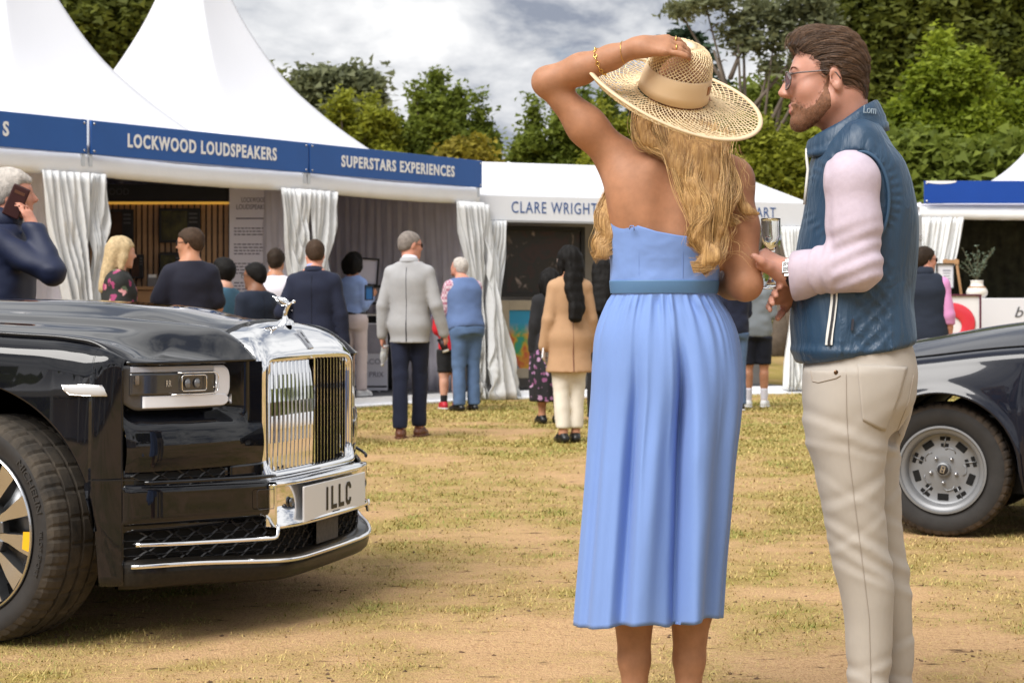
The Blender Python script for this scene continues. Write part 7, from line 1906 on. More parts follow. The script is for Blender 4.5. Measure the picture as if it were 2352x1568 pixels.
def woman():
 X0 = (1525 - 1176.0) / HS; h = lambda px, py, dy=0.0: hero(px, py, dy, X0)
 t = thing("person", "woman in a strapless blue midi dress, raising her left hand to hold her hat", "person", (X0, HY, 0), 0, "couple in the foreground")
 sk = mat("skin_sunlit_tan", (0.40, 0.195, 0.11), .55, var=.13, vscale=26, sss=.06, bump=.22, bscale=420, bdist=.0015, spec=.4)  # her own tan skin colour
 SK_W = sk
 # freckles
 nt = sk.node_tree
 S = SDF()
 # torso: rows (z, rx, ry, yc, xc)
 rows = [(py, l, r, ry, yc) for py, l, r, ry, yc in (
  (715, 1420, 1630, .085, .0), (690, 1412, 1638, .090, .0), (660, 1407, 1643, .098, .0), (610, 1406, 1650, .098, .0), (550, 1400, 1668, .104, .002),
  (490, 1398, 1684, .108, .004), (440, 1404, 1694, .104, .004), (400, 1424, 1692, .092, .002), (370, 1462, 1668, .076, .0), (345, 1506, 1622, .062, .004))]
 secs = []
 for py, l, r, ry, yc in rows: secs.append((h(0, py)[2], (r - l) / 2 / HS, ry, yc, ((l + r) / 2 - 1525) / HS))
 S.stack(secs, None, .02, p=2.15)
 S.cap(h(1556, 350, .005), h(1560, 285, .012), .050, .050, .03)                      # neck
 Rh = rotm(14, -10, 4); hc = h(1562, 232, .02)
 head_ops(S, hc, Rh, .97, fem=True)
 # raised left arm
 sh = h(1436, 384, .0); el = h(1257, 189, -.04); wr = h(1462, 110, -.125)
 S.chain([h(1490, 400, -.02), sh], [.062, .060], .05)
 S.chain([sh, sh * .5 + el * .5 + np.array([0, -.004, -.004]), el], [.0545, .0445, .0330], .04)
 S.ell(h(1256, 187, -.042), (.029, .030, .029), None, .022)
 S.chain([el, el * .62 + wr * .38, wr * .72 + el * .28, wr], [.0375, .0385, .0300, .0235], .02)
 S.ell(h(1455, 455, -.045), (.060, .045, .085), rot_ax('Y', -22), .05)               # shoulder blade
 S.ell(h(1610, 440, -.040), (.055, .045, .090), rot_ax('Y', 14), .05)
 # the spine's furrow
 S.sub(lambda P: capsule(P, h(1545, 380, -.125), h(1528, 560, -.128), .028, .026), .04)
 # left hand on the crown
 d = (h(1552, 100, -.150) - wr); tips = []
 n = np.array([-.1, -.72, .70]); dd = d / np.linalg.norm(d); n -= dd * (dd @ n); n /= np.linalg.norm(n); sd = np.cross(dd, n)
 S.cap(wr, wr + dd * .022, .0235, .026, .02)
 kn = []
 for q in (-1.5, -.5, .5, 1.5):
  b_ = wr + dd * .018 + sd * q * .010 ; k_ = wr + dd * (.082 - .004 * abs(q)) + sd * q * .0185 - n * .002 * abs(q)
  S.cap(b_, k_, .0158, .0118, .014); kn.append(k_)
 # fingers drape over the crown; index nearest to us is hidden behind, little finger lies lowest
 for i, (L, c0) in enumerate(((.066, 26), (.073, 24), (.070, 22), (.056, 9))):
  p = kn[i]; a = 0; sp = sd * (i - 1.5) * .09
  for f, cg in ((.46, 1.0), (.31, 1.25), (.23, 1.0)):
   a += c0 * cg
   v = (dd + sp) * math.cos(R(a)) - n * math.sin(R(a)); v /= np.linalg.norm(v); e = p + v * L * f
   S.cap(p, e, .0086, .0079, .005); p = e
  tips.append(p)
 pb = wr + dd * .022 - sd * .0 - sd * .020; v1 = dd * .75 - sd * .45 - n * .45; v1 /= np.linalg.norm(v1)
 S.cap(wr + dd * .018 - sd * .012, pb + v1 * .036, .016, .012, .012); S.cap(pb + v1 * .036, pb + v1 * .066, .0112, .0092, .006)
 # right arm hangs, forearm forward
 sh2 = h(1677, 416, .005); el2 = h(1712, 652, -.035); wr2 = h(1640, 648, .19)
 S.cap(h(1640, 400, -.01), sh2, .056, .056, .05)
 S.chain([sh2, sh2 * .55 + el2 * .45, el2], [.0545, .0510, .0425], .04)
 S.chain([el2, el2 * .6 + wr2 * .4, wr2], [.0460, .0430, .0275], .012)
 hand_ops(S, wr2, (-.55, .75, .15), (.3, .3, 1), .9, 30, thumb=1)
 # legs
 for e, kx, ax_, px_t in ((-1, 1452, 1459, 1452), (1, 1590, 1580, 1590)):
  hip = h(1525 + e * 75, 770, 0); kn_ = h(kx, 1255, .012); an = h(ax_, 1625, -.01)
  S.chain([hip, kn_], [.082, .054], .04)
  S.chain([kn_, kn_ * .62 + an * .38 + np.array([0, -.012, 0]), kn_ * .3 + an * .7, an], [.050, .0545, .0400, .0290], .02)
  S.chain([an, an + np.array([e * .004, -.018, -.055])], [.028, .026], .02)
  S.chain([an + np.array([0, .0, -.03]), an + np.array([e * .01, .09, -.075]), an + np.array([e * .012, .15, -.082])], [.030, .030, .022], .02)
 V, F = sdf_mesh(S, S.lo - .02, S.hi + .02, .0060); V = relax(V, F, 1)
 mesh_np("body", V, F, sk, t)
 # ---- dress bodice: a shell round the torso, its top edge falling from the left to the right
 M_DR = mat("blue_crepe", (0.165, 0.270, 0.575), .75, var=.03, vscale=3, bump=.18, bscale=900, bdist=.0012, sheen=.12)
 M_BELT = mat("teal_belt", (0.085, 0.185, 0.345), .5, bump=.1, bscale=500, bdist=.001)
 topx = [1380, 1395, 1420, 1450, 1490, 1540, 1600, 1660, 1690]; topy = [455, 470, 505, 523, 536, 545, 551, 554, 552]
 def shell(name, ztop, zbot, off, m, nphi=160, nv=40, wrinkle=0.0, seed=0):
  A = np.array(secs); o_ = np.argsort(A[:, 0]); A = A[o_]
  ph = np.linspace(0, 2 * np.pi, nphi, endpoint=False); Vs = []
  for lay in (0, 1):
   for p in ph:
    cx, sy = math.cos(p), math.sin(p)
    sx = abs(cx) ** (2 / 2.15) * np.sign(cx); yy = abs(sy) ** (2 / 2.15) * np.sign(sy)
    zt = ztop(sx, yy) if callable(ztop) else ztop
    v = np.linspace(0, 1, nv); z = zbot + (zt - zbot) * v
    rx, ry, yc, xc = [cr(A[:, 0], A[:, i], z) for i in (1, 2, 3, 4)]
    d = off - (.003 if lay else 0) + (wrinkle * (fbm(np.full(nv, p * 3), z * 30, seed=seed, oct=3) - .5) if wrinkle else 0)
    Vs.append(np.stack([xc + (rx + d) * sx, yc + (ry + d) * yy, z], 1))
  Vv = np.array(Vs).reshape(2, nphi * nv, 3); F = grid_faces(nphi, nv, True, False)
  i = np.arange(nphi); j = (i + 1) % nphi; N_ = nphi * nv
  rim = np.stack([i * nv + nv - 1, j * nv + nv - 1, N_ + j * nv + nv - 1, N_ + i * nv + nv - 1], 1)
  return mesh_np(name, Vv.reshape(-1, 3), [F, F[:, ::-1] + N_, rim], m, t)
 z_of = lambda py: CAM_H + (718 - py) / HS
 def ztop(sx, yy):
  x = 1525 + sx * 140
  zb = z_of(np.interp(x, topx, topy)); zf = z_of(470)
  k = (yy + 1) / 2
  return zb * (1 - sstep(yy, -.1, .5)) + zf * sstep(yy, -.1, .5)
 shell("bodice", ztop, z_of(684), .0055, M_DR, wrinkle=.005, seed=3)
 shell("belt", z_of(645), z_of(674), .0078, M_BELT, nv=10)
 b = MB()
 for px, y0, y1 in ((1462, 545, 640), (1560, 560, 642)):
  P = []
  for py in np.linspace(y0, y1, 10):
   A = np.array(secs)[::-1] if secs[0][0] > secs[-1][0] else np.array(secs)
   z = z_of(py); rx, ry, yc, xc = [float(cr(A[:, 0], A[:, i], np.array([z]))[0]) for i in (1, 2, 3, 4)]
   x = (px - 1525) / HS; q = np.clip((x - xc) / rx, -1, 1); P.append((x, yc - (ry + .0062) * (1 - abs(q) ** 2.15) ** (1 / 2.15), z))
  b.tube(P, .0008, 4)
 b.build("seam", mat("seam_blue", (0.12, 0.2, 0.45), .8), t)
 b = MB(); b.tube([h(1446, 527, -.098), h(1448, 519, -.101), h(1455, 519, -.104), h(1457, 530, -.104)], .0018, 6); b.build("strap_loop", M_DR, t, smooth=True)
 # ---- skirt
 rowsk = [(676, 1405, 1645, .100), (690, 1398, 1653, .108), (720, 1383, 1674, .120), (760, 1369, 1692, .131), (830, 1361, 1704, .140), (900, 1357, 1706, .146), (960, 1352, 1701, .150), (1050, 1346, 1690, .156), (1150, 1339, 1681, .163), (1300, 1328, 1666, .172), (1432, 1318, 1656, .178)]
 nph, nv = 340, 70
 ph = np.linspace(0, 2 * np.pi, nph, endpoint=False); A = np.array(rowsk, float)
 # fold lines: (angle position as picture column at the hem, width, depth, how far up they reach)
 U, Vg = np.meshgrid(ph, np.linspace(0, 1, nv), indexing='ij')
 py_end = 1411 + 12 * np.sin(U * 2 + 1.0) - 6 * np.cos(U) + 16 * np.exp(-((np.mod(U, 2 * np.pi) - 4.95) / .22) ** 2)
 PY = 676 + (py_end - 676) * Vg ** 0.92
 l, r, dy = [cr(A[:, 0], A[:, i], np.clip(PY, 676, 1432)) for i in (1, 2, 3)]
 rx = (r - l) / 2 / HS; xc = ((l + r) / 2 - 1525) / HS
 v = (PY - 676) / 756.0
 gath = np.exp(-v / .10)
 def cn(f, vz, sd_): return vnoise(np.cos(U) * f, np.sin(U) * f, v * vz, seed=sd_) - .5
 on = np.clip(v / .015, 0, 1)
 pl = on * (.026 * cn(9, .8, 61) * np.exp(-v / .16) + .020 * cn(19, 1.5, 62) * np.exp(-v / .08) + .007 * np.exp(-v / .05) * np.sin(U * 41 + 9 * cn(2.5, 1, 65))) + .050 * cn(3.6, .7, 63) * sstep(v, .04, .45) + .020 * cn(7.5, 1.0, 64) * sstep(v, .1, .5)
 def fold(u0, wdt, dep, v0, v1, drift=0.0):
  c = u0 + drift * v; dlt = (np.mod(U - c + np.pi, 2 * np.pi) - np.pi)
  return dep * np.exp(-(dlt / (wdt * (.6 + .8 * v))) ** 2) * sstep(v, v0, v1)
 # back of the skirt is around u = 3pi/2
 bk = 1.5 * np.pi
 pl = pl + fold(bk + .08, .075, -.070, .06, .40, .26) + fold(bk + .36, .17, .052, .05, .5, .14) + fold(bk - .16, .17, .034, .10, .7) + fold(bk - .52, .09, -.055, .05, .6, .10) + fold(bk - .78, .2, .020, .05, .7) \
  + fold(bk + .75, .12, -.026, .2, .9, .05) + fold(bk + 1.02, .14, .020, .1, .8) + fold(bk - 1.05, .10, -.022, .1, .9) + fold(bk - 1.3, .15, .016, .2, .9)
 for q in range(7): pl = pl + fold(.3 + q * .42, .12, .022 * (1 if q % 2 else -1), .1, .8, .03)
 def pleat(u0, wl_, wr_, dep, v0, v1, drift=0.0):
  c = u0 + drift * v; dl = (np.mod(U - c + np.pi, 2 * np.pi) - np.pi); s_ = .5 + .8 * v
  return dep * np.where(dl < 0, np.exp(-(-dl / (wl_ * s_)) ** 1.3), np.exp(-(dl / (wr_ * s_)) ** 1.3)) * sstep(v, v0, v1)
 pl = pl + pleat(bk + .17, .035, .20, .034, .08, .5, .20) + pleat(bk - .34, .20, .05, .020, .03, .5, .05) + pleat(bk + .70, .05, .2, .012, .05, .7) + .6 * pleat(bk - .02, .2, .03, .014, .02, .3, .1) * (1 - sstep(v, .3, .6))
 pl = pl + .003 * (fbm(U * 4, v * 6, seed=8, oct=3) - .5)
 pl = pl + (.0) * sstep(v, .0, .1) * np.sin(U * 13 + 1.4 * np.sin(3 * U) + 1.5 * v) * (1 - .4 * v)
 ydepth = dy + pl
 bump_b = .010 * np.exp(-((PY - 830) / 90) ** 2) * (np.sin(U) < 0) * np.abs(np.sin(U)) ** .6
 X = xc + (rx + pl * .35) * np.cos(U); Yv = (ydepth + bump_b) * np.sin(U); Z = CAM_H + (718 - PY) / HS
 P = np.stack([X, Yv, Z], -1)
 F = grid_faces(nph, nv, True, False); N_ = nph * nv
 inn = P.copy(); inn[..., 0] = xc + (inn[..., 0] - xc) * .985; inn[..., 1] *= .985
 i = np.arange(nph); j = (i + 1) % nph
 rim = np.stack([i * nv + nv - 1, N_ + i * nv + nv - 1, N_ + j * nv + nv - 1, j * nv + nv - 1], 1)
 mesh_np("skirt", np.concatenate([P.reshape(-1, 3), inn.reshape(-1, 3)]), [F[:, ::-1], F + N_, rim], M_DR, t)
 # stitched hem line
 # ---- sandals (below the picture's edge)
 for e, ax_ in ((-1, 1459), (1, 1580)):
  an = h(ax_, 1625, -.01); b = SDF(); b.chain([an + np.array([0, -.02, -.115 + .05]), an + np.array([e * .01, .09, -.108]), an + np.array([e * .012, .15, -.108])], [.030, .034, .028], .02)
  zc = an[2] - .082
  b = MB(); b.tube([an + np.array([0, -.03, -.06]), an + np.array([0, -.032, -an[2] + .004])], [.014, .007], 8)
  b.tube([an + np.array([0, -.035, -.062]), an + np.array([e * .006, .04, -.085]), an + np.array([e * .012, .12, -an[2] + .008]), an + np.array([e * .014, .19, -an[2] + .006])], [.026, .026, .036, .024], 8)
  b.build("sandal", mat("nude_leather", (.45, .25, .16), .4), t, smooth=True)
 # ---- hair
 M_H = hair_strand_mat("honey_blonde_hair", (0.26, 0.135, 0.05), (0.86, 0.58, 0.26))
 G = []
 def lock(pts, n, sp, **kw):
  G.append(dict(pts=[h(*p) for p in pts], n=int(n * 1.55), spread=[s_ * .80 / HS for s_ in sp], **{'rad': .00072, 'k': 17, **kw}))
 lock([(1545, 280, -.070), (1545, 320, -.100), (1560, 380, -.124), (1585, 450, -.140), (1600, 520, -.146), (1596, 568, -.140)], 360, [50, 34, 24, 20, 16, 7], wave=.010, wl=2.0, ph=.1, flat=.4)
 lock([(1590, 290, -.075), (1592, 330, -.108), (1592, 390, -.130), (1598, 460, -.150), (1612, 530, -.152), (1634, 585, -.146), (1604, 617, -.142)], 560, [52, 36, 30, 25, 20, 13, 5], wave=.015, wl=2.4, ph=.35, flat=.45)
 lock([(1630, 318, -.080), (1640, 345, -.110), (1640, 390, -.128), (1642, 460, -.142), (1656, 525, -.142), (1640, 578, -.138), (1610, 606, -.137)], 470, [40, 30, 26, 22, 17, 11, 5], wave=.016, wl=2.2, ph=.7, flat=.45)
 lock([(1612, 312, -.100), (1610, 355, -.132), (1588, 420, -.158), (1626, 485, -.163), (1594, 545, -.158), (1638, 592, -.153), (1588, 614, -.150)], 240, [26, 20, 14, 12, 10, 8, 3], wave=.014, wl=2.0, ph=.0, flat=.45)
 lock([(1648, 325, -.075), (1666, 350, -.092), (1680, 400, -.098), (1690, 445, -.095), (1712, 482, -.09), (1740, 490, -.085)], 50, [12, 10, 11, 13, 14, 9], wave=.010, wl=1.5, rad=.0006)
 lock([(1645, 322, -.080), (1660, 360, -.110), (1678, 420, -.112), (1672, 480, -.118), (1688, 520, -.11)], 170, [22, 18, 15, 12, 6], wave=.014, wl=2.0, ph=.5)
 lock([(1490, 262, -.050), (1476, 290, -.078), (1492, 325, -.094), (1532, 352, -.112), (1572, 392, -.128)], 300, [26, 20, 15, 12, 10], wave=.005, flat=.4)
 lock([(1474, 262, -.045), (1464, 300, -.076), (1480, 332, -.086), (1502, 345, -.09)], 160, [16, 13, 11, 8], wave=.004)
 lock([(1420, 415, .05), (1404, 455, .02), (1385, 500, -.02), (1404, 540, -.03), (1392, 575, -.03), (1362, 594, -.03)], 380, [14, 19, 17, 15, 10, 4], wave=.009, wl=2.2, ph=.2, flat=.6)
 lock([(1412, 430, .04), (1398, 470, .0), (1380, 520, -.02), (1372, 560, -.025), (1390, 590, -.03)], 120, [8, 14, 13, 10, 8], wave=.010, wl=1.8, ph=.6, flat=.6)
 for q in range(9):      # stray hairs in the wind
  rs = random.Random(q + 50); x = rs.choice([1675, 1690, 1698]); y = rs.uniform(330, 520)
  lock([(x, y, -.09), (x + rs.uniform(-30, 40), y + 50, -.10), (x + rs.uniform(-40, 60), y + rs.uniform(60, 120), -.10)], 2, [3, 8, 14], rad=.0005, wave=.01)
 strands("hair", G, M_H, t, seed=5)
 S = SDF()
 S.ell(h(1568, 232, .0), (.094, .108, .10), None, .02); S.chain([h(1575, 290, -.05), h(1592, 370, -.088), h(1608, 450, -.110), h(1615, 535, -.120)], [.080, .046, .034, .020], .04)
 S.chain([h(1480, 265, -.035), h(1500, 325, -.062)], [.032, .026], .03); hn = np.array((Matrix.Rotation(R(13.5), 4, 'Y') @ Matrix.Rotation(R(29), 4, 'X')).to_3x3() @ Vector((0, 0, 1)), dtype=np.float32); hp = h(1548, 226, 0).astype(np.float32)
 for g in G[:5] + G[6:7] + G[8:10]: S.chain(g['pts'], [max(q * .52, .006) for q in g['spread']], .022)
 S.cut(lambda P: (P - hp) @ hn + .030); S.disp(folds(.012, 40, 9, 3))
 uh = S.mesh("under_hair", .005, mat("honey_hair_base", (0.60, 0.37, 0.15), .5, col2=(.24, .125, .045), vscale=45, bump=.6, bscale=120), t)
 nt = uh.data.materials[0].node_tree; mp = nt.nodes.new("ShaderNodeMapping"); mp.inputs["Scale"].default_value = (3.2, 3.2, .35); tcn = [q for q in nt.nodes if q.type == 'TEX_COORD'][0]; nt.links.new(tcn.outputs["Object"], mp.inputs[0])
 for q in nt.nodes:
  if q.type == 'TEX_NOISE': nt.links.new(mp.outputs[0], q.inputs["Vector"])
 # ---- jewellery
 M_GOLD = mat("gold", (.80, .52, .16), .25, 1.0)
 ax_d = (wr - el) / np.linalg.norm(wr - el); a_, b_, _ = frame_of(ax_d)
 c = el + (wr - el) * .60; b = MB()
 for i in range(20):
  q = 2 * math.pi * i / 20; rr = .0345
  cc = c + rr * (math.cos(q) * a_ + math.sin(q) * b_); tg = -math.sin(q) * a_ + math.cos(q) * b_
  pts = [cc + .0048 * (math.cos(w) * tg + math.sin(w) * (ax_d if i % 2 else (math.cos(q) * a_ + math.sin(q) * b_))) for w in np.linspace(0, 2 * math.pi, 9)]
  b.tube(pts, .0013, 5, cap=False)
 b.build("chain_bracelet", M_GOLD, t, smooth=True)
 c = el + (wr - el) * .86; b = MB(); b.tube([c + .0285 * (math.cos(q) * a_ + math.sin(q) * b_) + ax_d * .006 * math.sin(q) for q in np.linspace(0, 2 * math.pi, 28)], .0009, 5, cap=False); b.build("fine_bracelet", M_GOLD, t, smooth=True)
 p0, p1 = kn[3], kn[3] + (tips[3] - kn[3]) * .30
 for i_, f_ in ((0, .30), (2, .25)):
  pa = kn[i_]; vv = (dd * math.cos(R(20)) - n * math.sin(R(20))); c = pa + vv * .022; a2, b2, _ = frame_of(vv); b = MB()
  b.tube([c + .0094 * (math.cos(q) * a2 + math.sin(q) * b2) for q in np.linspace(0, 2 * math.pi, 20)], .0018, 6, cap=False); b.build("ring", M_GOLD, t, smooth=True)
 return X0, h
W_X0, wh = woman()
def straw_hat():
 X0 = W_X0
 c = wh(1543, 226, .0)
 t = thing("straw_hat", "wide brimmed open weave straw hat with a tan ribbon on the woman's head", "hat", (X0 + c[0], HY + c[1], c[2]))
 Mt = Matrix.Rotation(R(13.5), 4, 'Y') @ Matrix.Rotation(R(29), 4, 'X')
 M_ST = mat("straw", (0.80, 0.655, 0.43), .7, var=.18, vscale=60, bump=.4, bscale=300, bdist=.002); M_RB = mat("tan_ribbon", (0.70, 0.52, 0.33), .6, bump=.25, bscale=900, bdist=.001)
 M_EDGE = mat("straw_edge", (0.70, 0.55, 0.36), .6)
 R0, R1 = .092, .242
 def brim(rr, a):
  k = (rr - R0) / (R1 - R0)
  z = .012 - .030 * np.sin(np.pi * k * .62) + .030 * k ** 2.4 * (1 + .9 * np.cos(a - R(205))) + .010 * k ** 2 * np.sin(2 * a + .6)
  return np.stack([rr * np.cos(a), rr * np.sin(a), z], -1)
 cp_r = [.0925, .0905, .087, .083, .076, .064, .044, .018]; cp_z = [.012, .045, .075, .100, .122, .138, .148, .151]
 def crown(v, a):
  r = cr(np.linspace(0, 1, 8), cp_r, v); z = cr(np.linspace(0, 1, 8), cp_z, v)
  pinch = 1 - .10 * v ** 3 * np.abs(np.cos(a + .5)) ** 2
  return np.stack([r * pinch * np.cos(a) * 1.0, r * np.sin(a) * 1.06, z], -1)
 def lattice(name, fn, v0, v1, nrow, n, wmul, th):
  """diamond weave: a grid turned by 45 degrees, every edge a strand"""
  V = []; F = []
  for i in range(nrow + 1):
   for j in range(n):
    a = 2 * math.pi * (j + (.5 if i % 2 else 0)) / n
    V.append(tuple(fn(np.array(v0 + (v1 - v0) * i / nrow), np.array(a)).reshape(3)))
  for i in range(nrow - 1):
   for j in range(n):
    o = i % 2
    l = (i + 1) * n + (j - 1 + o) % n; r_ = (i + 1) * n + (j + o) % n
    F.append((i * n + j, r_, (i + 2) * n + j, l))
  V = [tuple(Mt @ Vector([c_ + RNG.normal(0, .0007) for c_ in p])) for p in V]
  me = bpy.data.meshes.new(name); me.from_pydata(V, [], F); me.update(); me.materials.append(M_ST)
  o = bpy.data.objects.new(name, me); COL.objects.link(o); o.parent = t
  w = o.modifiers.new("weave", 'WIREFRAME'); w.thickness = th; w.use_even_offset = False; w.use_boundary = True; w.use_replace = True
  return o
 lattice("crown", crown, .22, .93, 22, 44, 1, .0031)
 o = lattice("brim", lambda rr, a: brim(rr, a), R0 + .002, R1 - .004, 20, 70, 1, .0033)
 def ring(name, fn, sec, n, m):
  V = []
  for i in range(n):
   a = 2 * math.pi * i / n
   for q in sec: V.append(tuple(Mt @ Vector(tuple(fn(q, a)))))
  return mesh_np(name, V, grid_faces(n, len(sec), True, True), m, t)
 ring("ribbon", lambda q, a: (lambda p: (p[0] * q[1], p[1] * q[1], p[2]))(crown(np.array(q[0]), np.array(a)).reshape(3)), [(.02, 1.022), (.12, 1.024), (.22, 1.026), (.32, 1.026), (.335, 1.012), (.32, 1.002), (.12, 1.0), (.02, 1.0)], 90, M_RB)
 ring("crown_tip", lambda q, a: (lambda p: (p[0] * q[1], p[1] * q[1], p[2] + q[2]))(crown(np.array(q[0]), np.array(a)).reshape(3)), [(.93, 1, .0018), (1.0, 1, .002), (1.0, .05, .003), (1.0, .05, -.001), (1.0, 1, -.002), (.93, 1, -.0018)], 40, M_ST)
 ring("edge_binding", lambda q, a: (lambda p: (p[0] + q[0] * math.cos(a), p[1] + q[0] * math.sin(a), p[2] + q[1]))(brim(np.array(R1), np.array(a)).reshape(3)), [(-.008, .0028), (.002, .0035), (.005, 0), (.002, -.0035), (-.008, -.0028)], 140, M_EDGE)
 ring("brim_join", lambda q, a: (lambda p: (p[0], p[1], p[2] + q[1]))(brim(np.array(R0 + q[0]), np.array(a)).reshape(3)), [(-.003, .003), (.008, .003), (.008, -.002), (-.003, -.002)], 90, M_ST)
 b = MB(); p = crown(np.array(.2), np.array(R(-22))).reshape(3); pm = Mt @ Vector(tuple(p * np.array([1.03, 1.03, 1]))); b.box(pm, (.004, .018, .024), rot=(Mt @ Matrix.Rotation(R(-22), 4, 'Z')).to_3x3(), bev=.001); b.build("leather_tab", mat("tab_leather", (.30, .13, .05), .5), t)
straw_hat()
# ------------------------------------------------------------------ the man in the blue vest
MY = 4.66; HS = F_D / MY; MX0 = (1965 - 1176.0) / HS
def man():
 h = lambda px, py, dy=0.0: hero(px, py, dy, MX0, MY)
 t = thing("person", "bearded man in glasses, a shiny blue vest and cream jeans, facing the woman", "person", (MX0, MY, 0), 0, "couple in the foreground")
 SK = mat("skin_pink", (0.50, 0.255, 0.19), .45, var=.10, vscale=22, sss=.15, bump=.14, bscale=420, bdist=.0015, spec=.35)
 YAW = 70
 Mt = rotm(YAW)                                  # body faces left and a little away
 fx = Mt @ np.array([0, 1, 0]); rx_ = Mt @ np.array([1, 0, 0])      # forward, his right (away from us)
 # ---- skin: head, neck, hands and forearms
 S = SDF()
 hc = h(1904, 190, 0.0); Rh = rotm(86, 0, 2); sc = 1.06
 head_ops(S, hc, Rh, sc, neck_to=h(1955, 325, .02), neck_r=.060)
 S.cap(hc + Rh @ np.array([0, -.055, -.03]), h(1975, 320, .02), .058, .062, .03)
 T = lambda p: hc + Rh @ (np.asarray(p, float) * sc)
 # torso core, legs (under the clothes)
 S.stack([(z_, .13, .085, 0) for z_ in (.92, 1.05, 1.2, 1.35, 1.42)], (Mt, np.array([h(1965, 0)[0], .03, 0])), .05)
 hipL, hipR = np.array([.0, 0, .90]) - rx_ * .085, np.array([.0, 0, .90]) + rx_ * .085
 LL = dict(hip=h(1950, 900, -.06), kn=h(1968, 1255, -.07), an=h(1996, 1600, -.07)); RL = dict(hip=h(2000, 900, .09), kn=h(2015, 1255, .085), an=h(2050, 1600, .085))
 for q in (LL, RL): S.chain([q['hip'], q['kn'], q['an']], [.06, .036, .030], .04)
 for q in (LL, RL): S.chain([q['an'], q['an'] + fx * .06 + np.array([0, 0, -.05]), q['an'] + fx * .15 + np.array([0, 0, -.06])], [.035, .03, .024], .02)
 # left (near) arm
 shl = h(1957, 415, -.150); ell = h(1968, 614, -.170); wrl = h(1810, 628, -.085)
 S.chain([shl, ell], [.05, .042], .03); S.chain([ell, ell * .5 + wrl * .5, wrl], [.042, .040, .0315], .02)
 # far arm
 shr = h(1975, 385, .16); elr = h(1935, 610, .17); wrr = h(1835, 668, .02)
 S.chain([shr, elr], [.05, .042], .03); S.chain([elr, wrr], [.040, .030], .02)
 # near hand round the stem of the glass: knuckles up, fingers curl behind it
 gl = h(1770, 590, -.060)                                     # axis of the flute where it is held
 d = (h(1764, 602, -.085) - wrl); d /= np.linalg.norm(d); n = np.array([-.1, -.55, .83]); n -= d * (n @ d); n /= np.linalg.norm(n); sd = np.cross(d, n)
 S.cap(wrl, wrl + d * .02, .030, .031, .02)
 kn = []
 for q in (-1.5, -.5, .5, 1.5):
  k_ = wrl + d * (.080 - .004 * abs(q)) + sd * q * .020
  S.cap(wrl + d * .015 + sd * q * .011, k_, .0175, .0142, .014); kn.append(k_)
 for i, (L, c0) in enumerate(((.070, 46), (.082, 48), (.078, 48), (.060, 50))):
  p = kn[i]; a = 8
  for f, cg in ((.45, .8), (.32, 1.2), (.23, .9)):
   a += c0 * cg; v = d * math.cos(R(a)) - n * math.sin(R(a)); e = p + v * L * f; S.cap(p, e, .0098, .0090, .005); p = e
 ps = -1
 pb = wrl + d * .03 + sd * ps * .026 + n * .004; v1 = d * .80 + sd * ps * .30 + n * .30; v1 /= np.linalg.norm(v1); v2 = d * .95 + n * .05;
 S.cap(wrl + d * .015 + sd * ps * .012, pb + v1 * .030, .018, .0135, .012); S.cap(pb + v1 * .030, pb + v1 * .058, .0125, .011, .006); S.cap(pb + v1 * .058, pb + v1 * .058 + v2 * .024, .011, .0098, .006)
 # far hand below, cupped
 hand_ops(S, wrr, h(1775, 672, -.06) - wrr, (-.2, .5, .3), .98, 22, thumb=1)
 def sq(V):
  q = ((np.asarray(V) - hc) @ Rh) / sc; f = sstep(q[:, 2], -.13, -.05); q[:, 1] = np.where(q[:, 1] < 0, q[:, 1] * (1 - .16 * f), q[:, 1]); return hc + (q * sc) @ Rh.T
 V, F = sdf_mesh(S, S.lo - .02, S.hi + .02, .0055); V = sq(relax(V, F, 1))
 mesh_np("body", V, F, SK, t)
 # ---- eyes
 eye = MB()
 for e in (1, -1):
  M = Matrix.Translation(tuple(T((e * .030, .0725, .004)))) @ Matrix([[*Rh[0], 0], [*Rh[1], 0], [*Rh[2], 0], [0, 0, 0, 1]]).to_4x4() @ Matrix.Rotation(R(-90), 4, 'X')
  eye.lathe([(0, .0125), (.004, .0118), (.006, .0109), (.009, .0085), (.0122, .0025), (.0122, -.003), (0, -.0125)], 16, M)
 eye.build("eyes", mat("eye_white", (.34, .27, .24), .3), t, smooth=True)
 # ---- shirt: sleeves, cuffs, collar
 M_SH = mat("lilac_linen", (0.50, 0.425, 0.505), .85, var=.06, vscale=40, bump=.3, bscale=40, bdist=.005, sheen=.1)
 S = SDF()
 S.chain([shl + np.array([.0, .03, .02]), shl, shl * .5 + ell * .5, ell], [.058, .061, .059, .0565], .05)
 S.chain([ell, ell * .55 + wrl * .45, wrl * .80 + ell * .20], [.0565, .052, .046], .04)
 S.cap(shr, elr, .070, .060, .03); S.cap(elr, wrr * .8 + elr * .2, .058, .048, .03)
 ax_u = (ell - shl) / np.linalg.norm(ell - shl); ax_f = (wrl - ell) / np.linalg.norm(wrl - ell)
 def wr_(P):
  du = (P - shl.astype(np.float32)) @ ax_u.astype(np.float32); df = (P - ell.astype(np.float32)) @ ax_f.astype(np.float32)
  w = .0030 * np.sin(du * 150 + 5 * (P[:, 0] - shl[0]) * 9 + 2.6 * vnoise(P[:, 0] * 14, P[:, 2] * 12, seed=3)) * sstep(du, .06, .2) * (df < .05)
  w2 = .0034 * np.sin(df * 150 + 2.8 * vnoise(P[:, 0] * 16, P[:, 2] * 16, seed=8)) * sstep(df, .02, .07)
  big = 0.005 * (fbm(P[:, 0] * 18, P[:, 1] * 9, P[:, 2] * 11, seed=4, oct=3) - .5)
  return (w * .8 + w2 * .8 + big).astype(np.float32)
 S.disp(wr_)
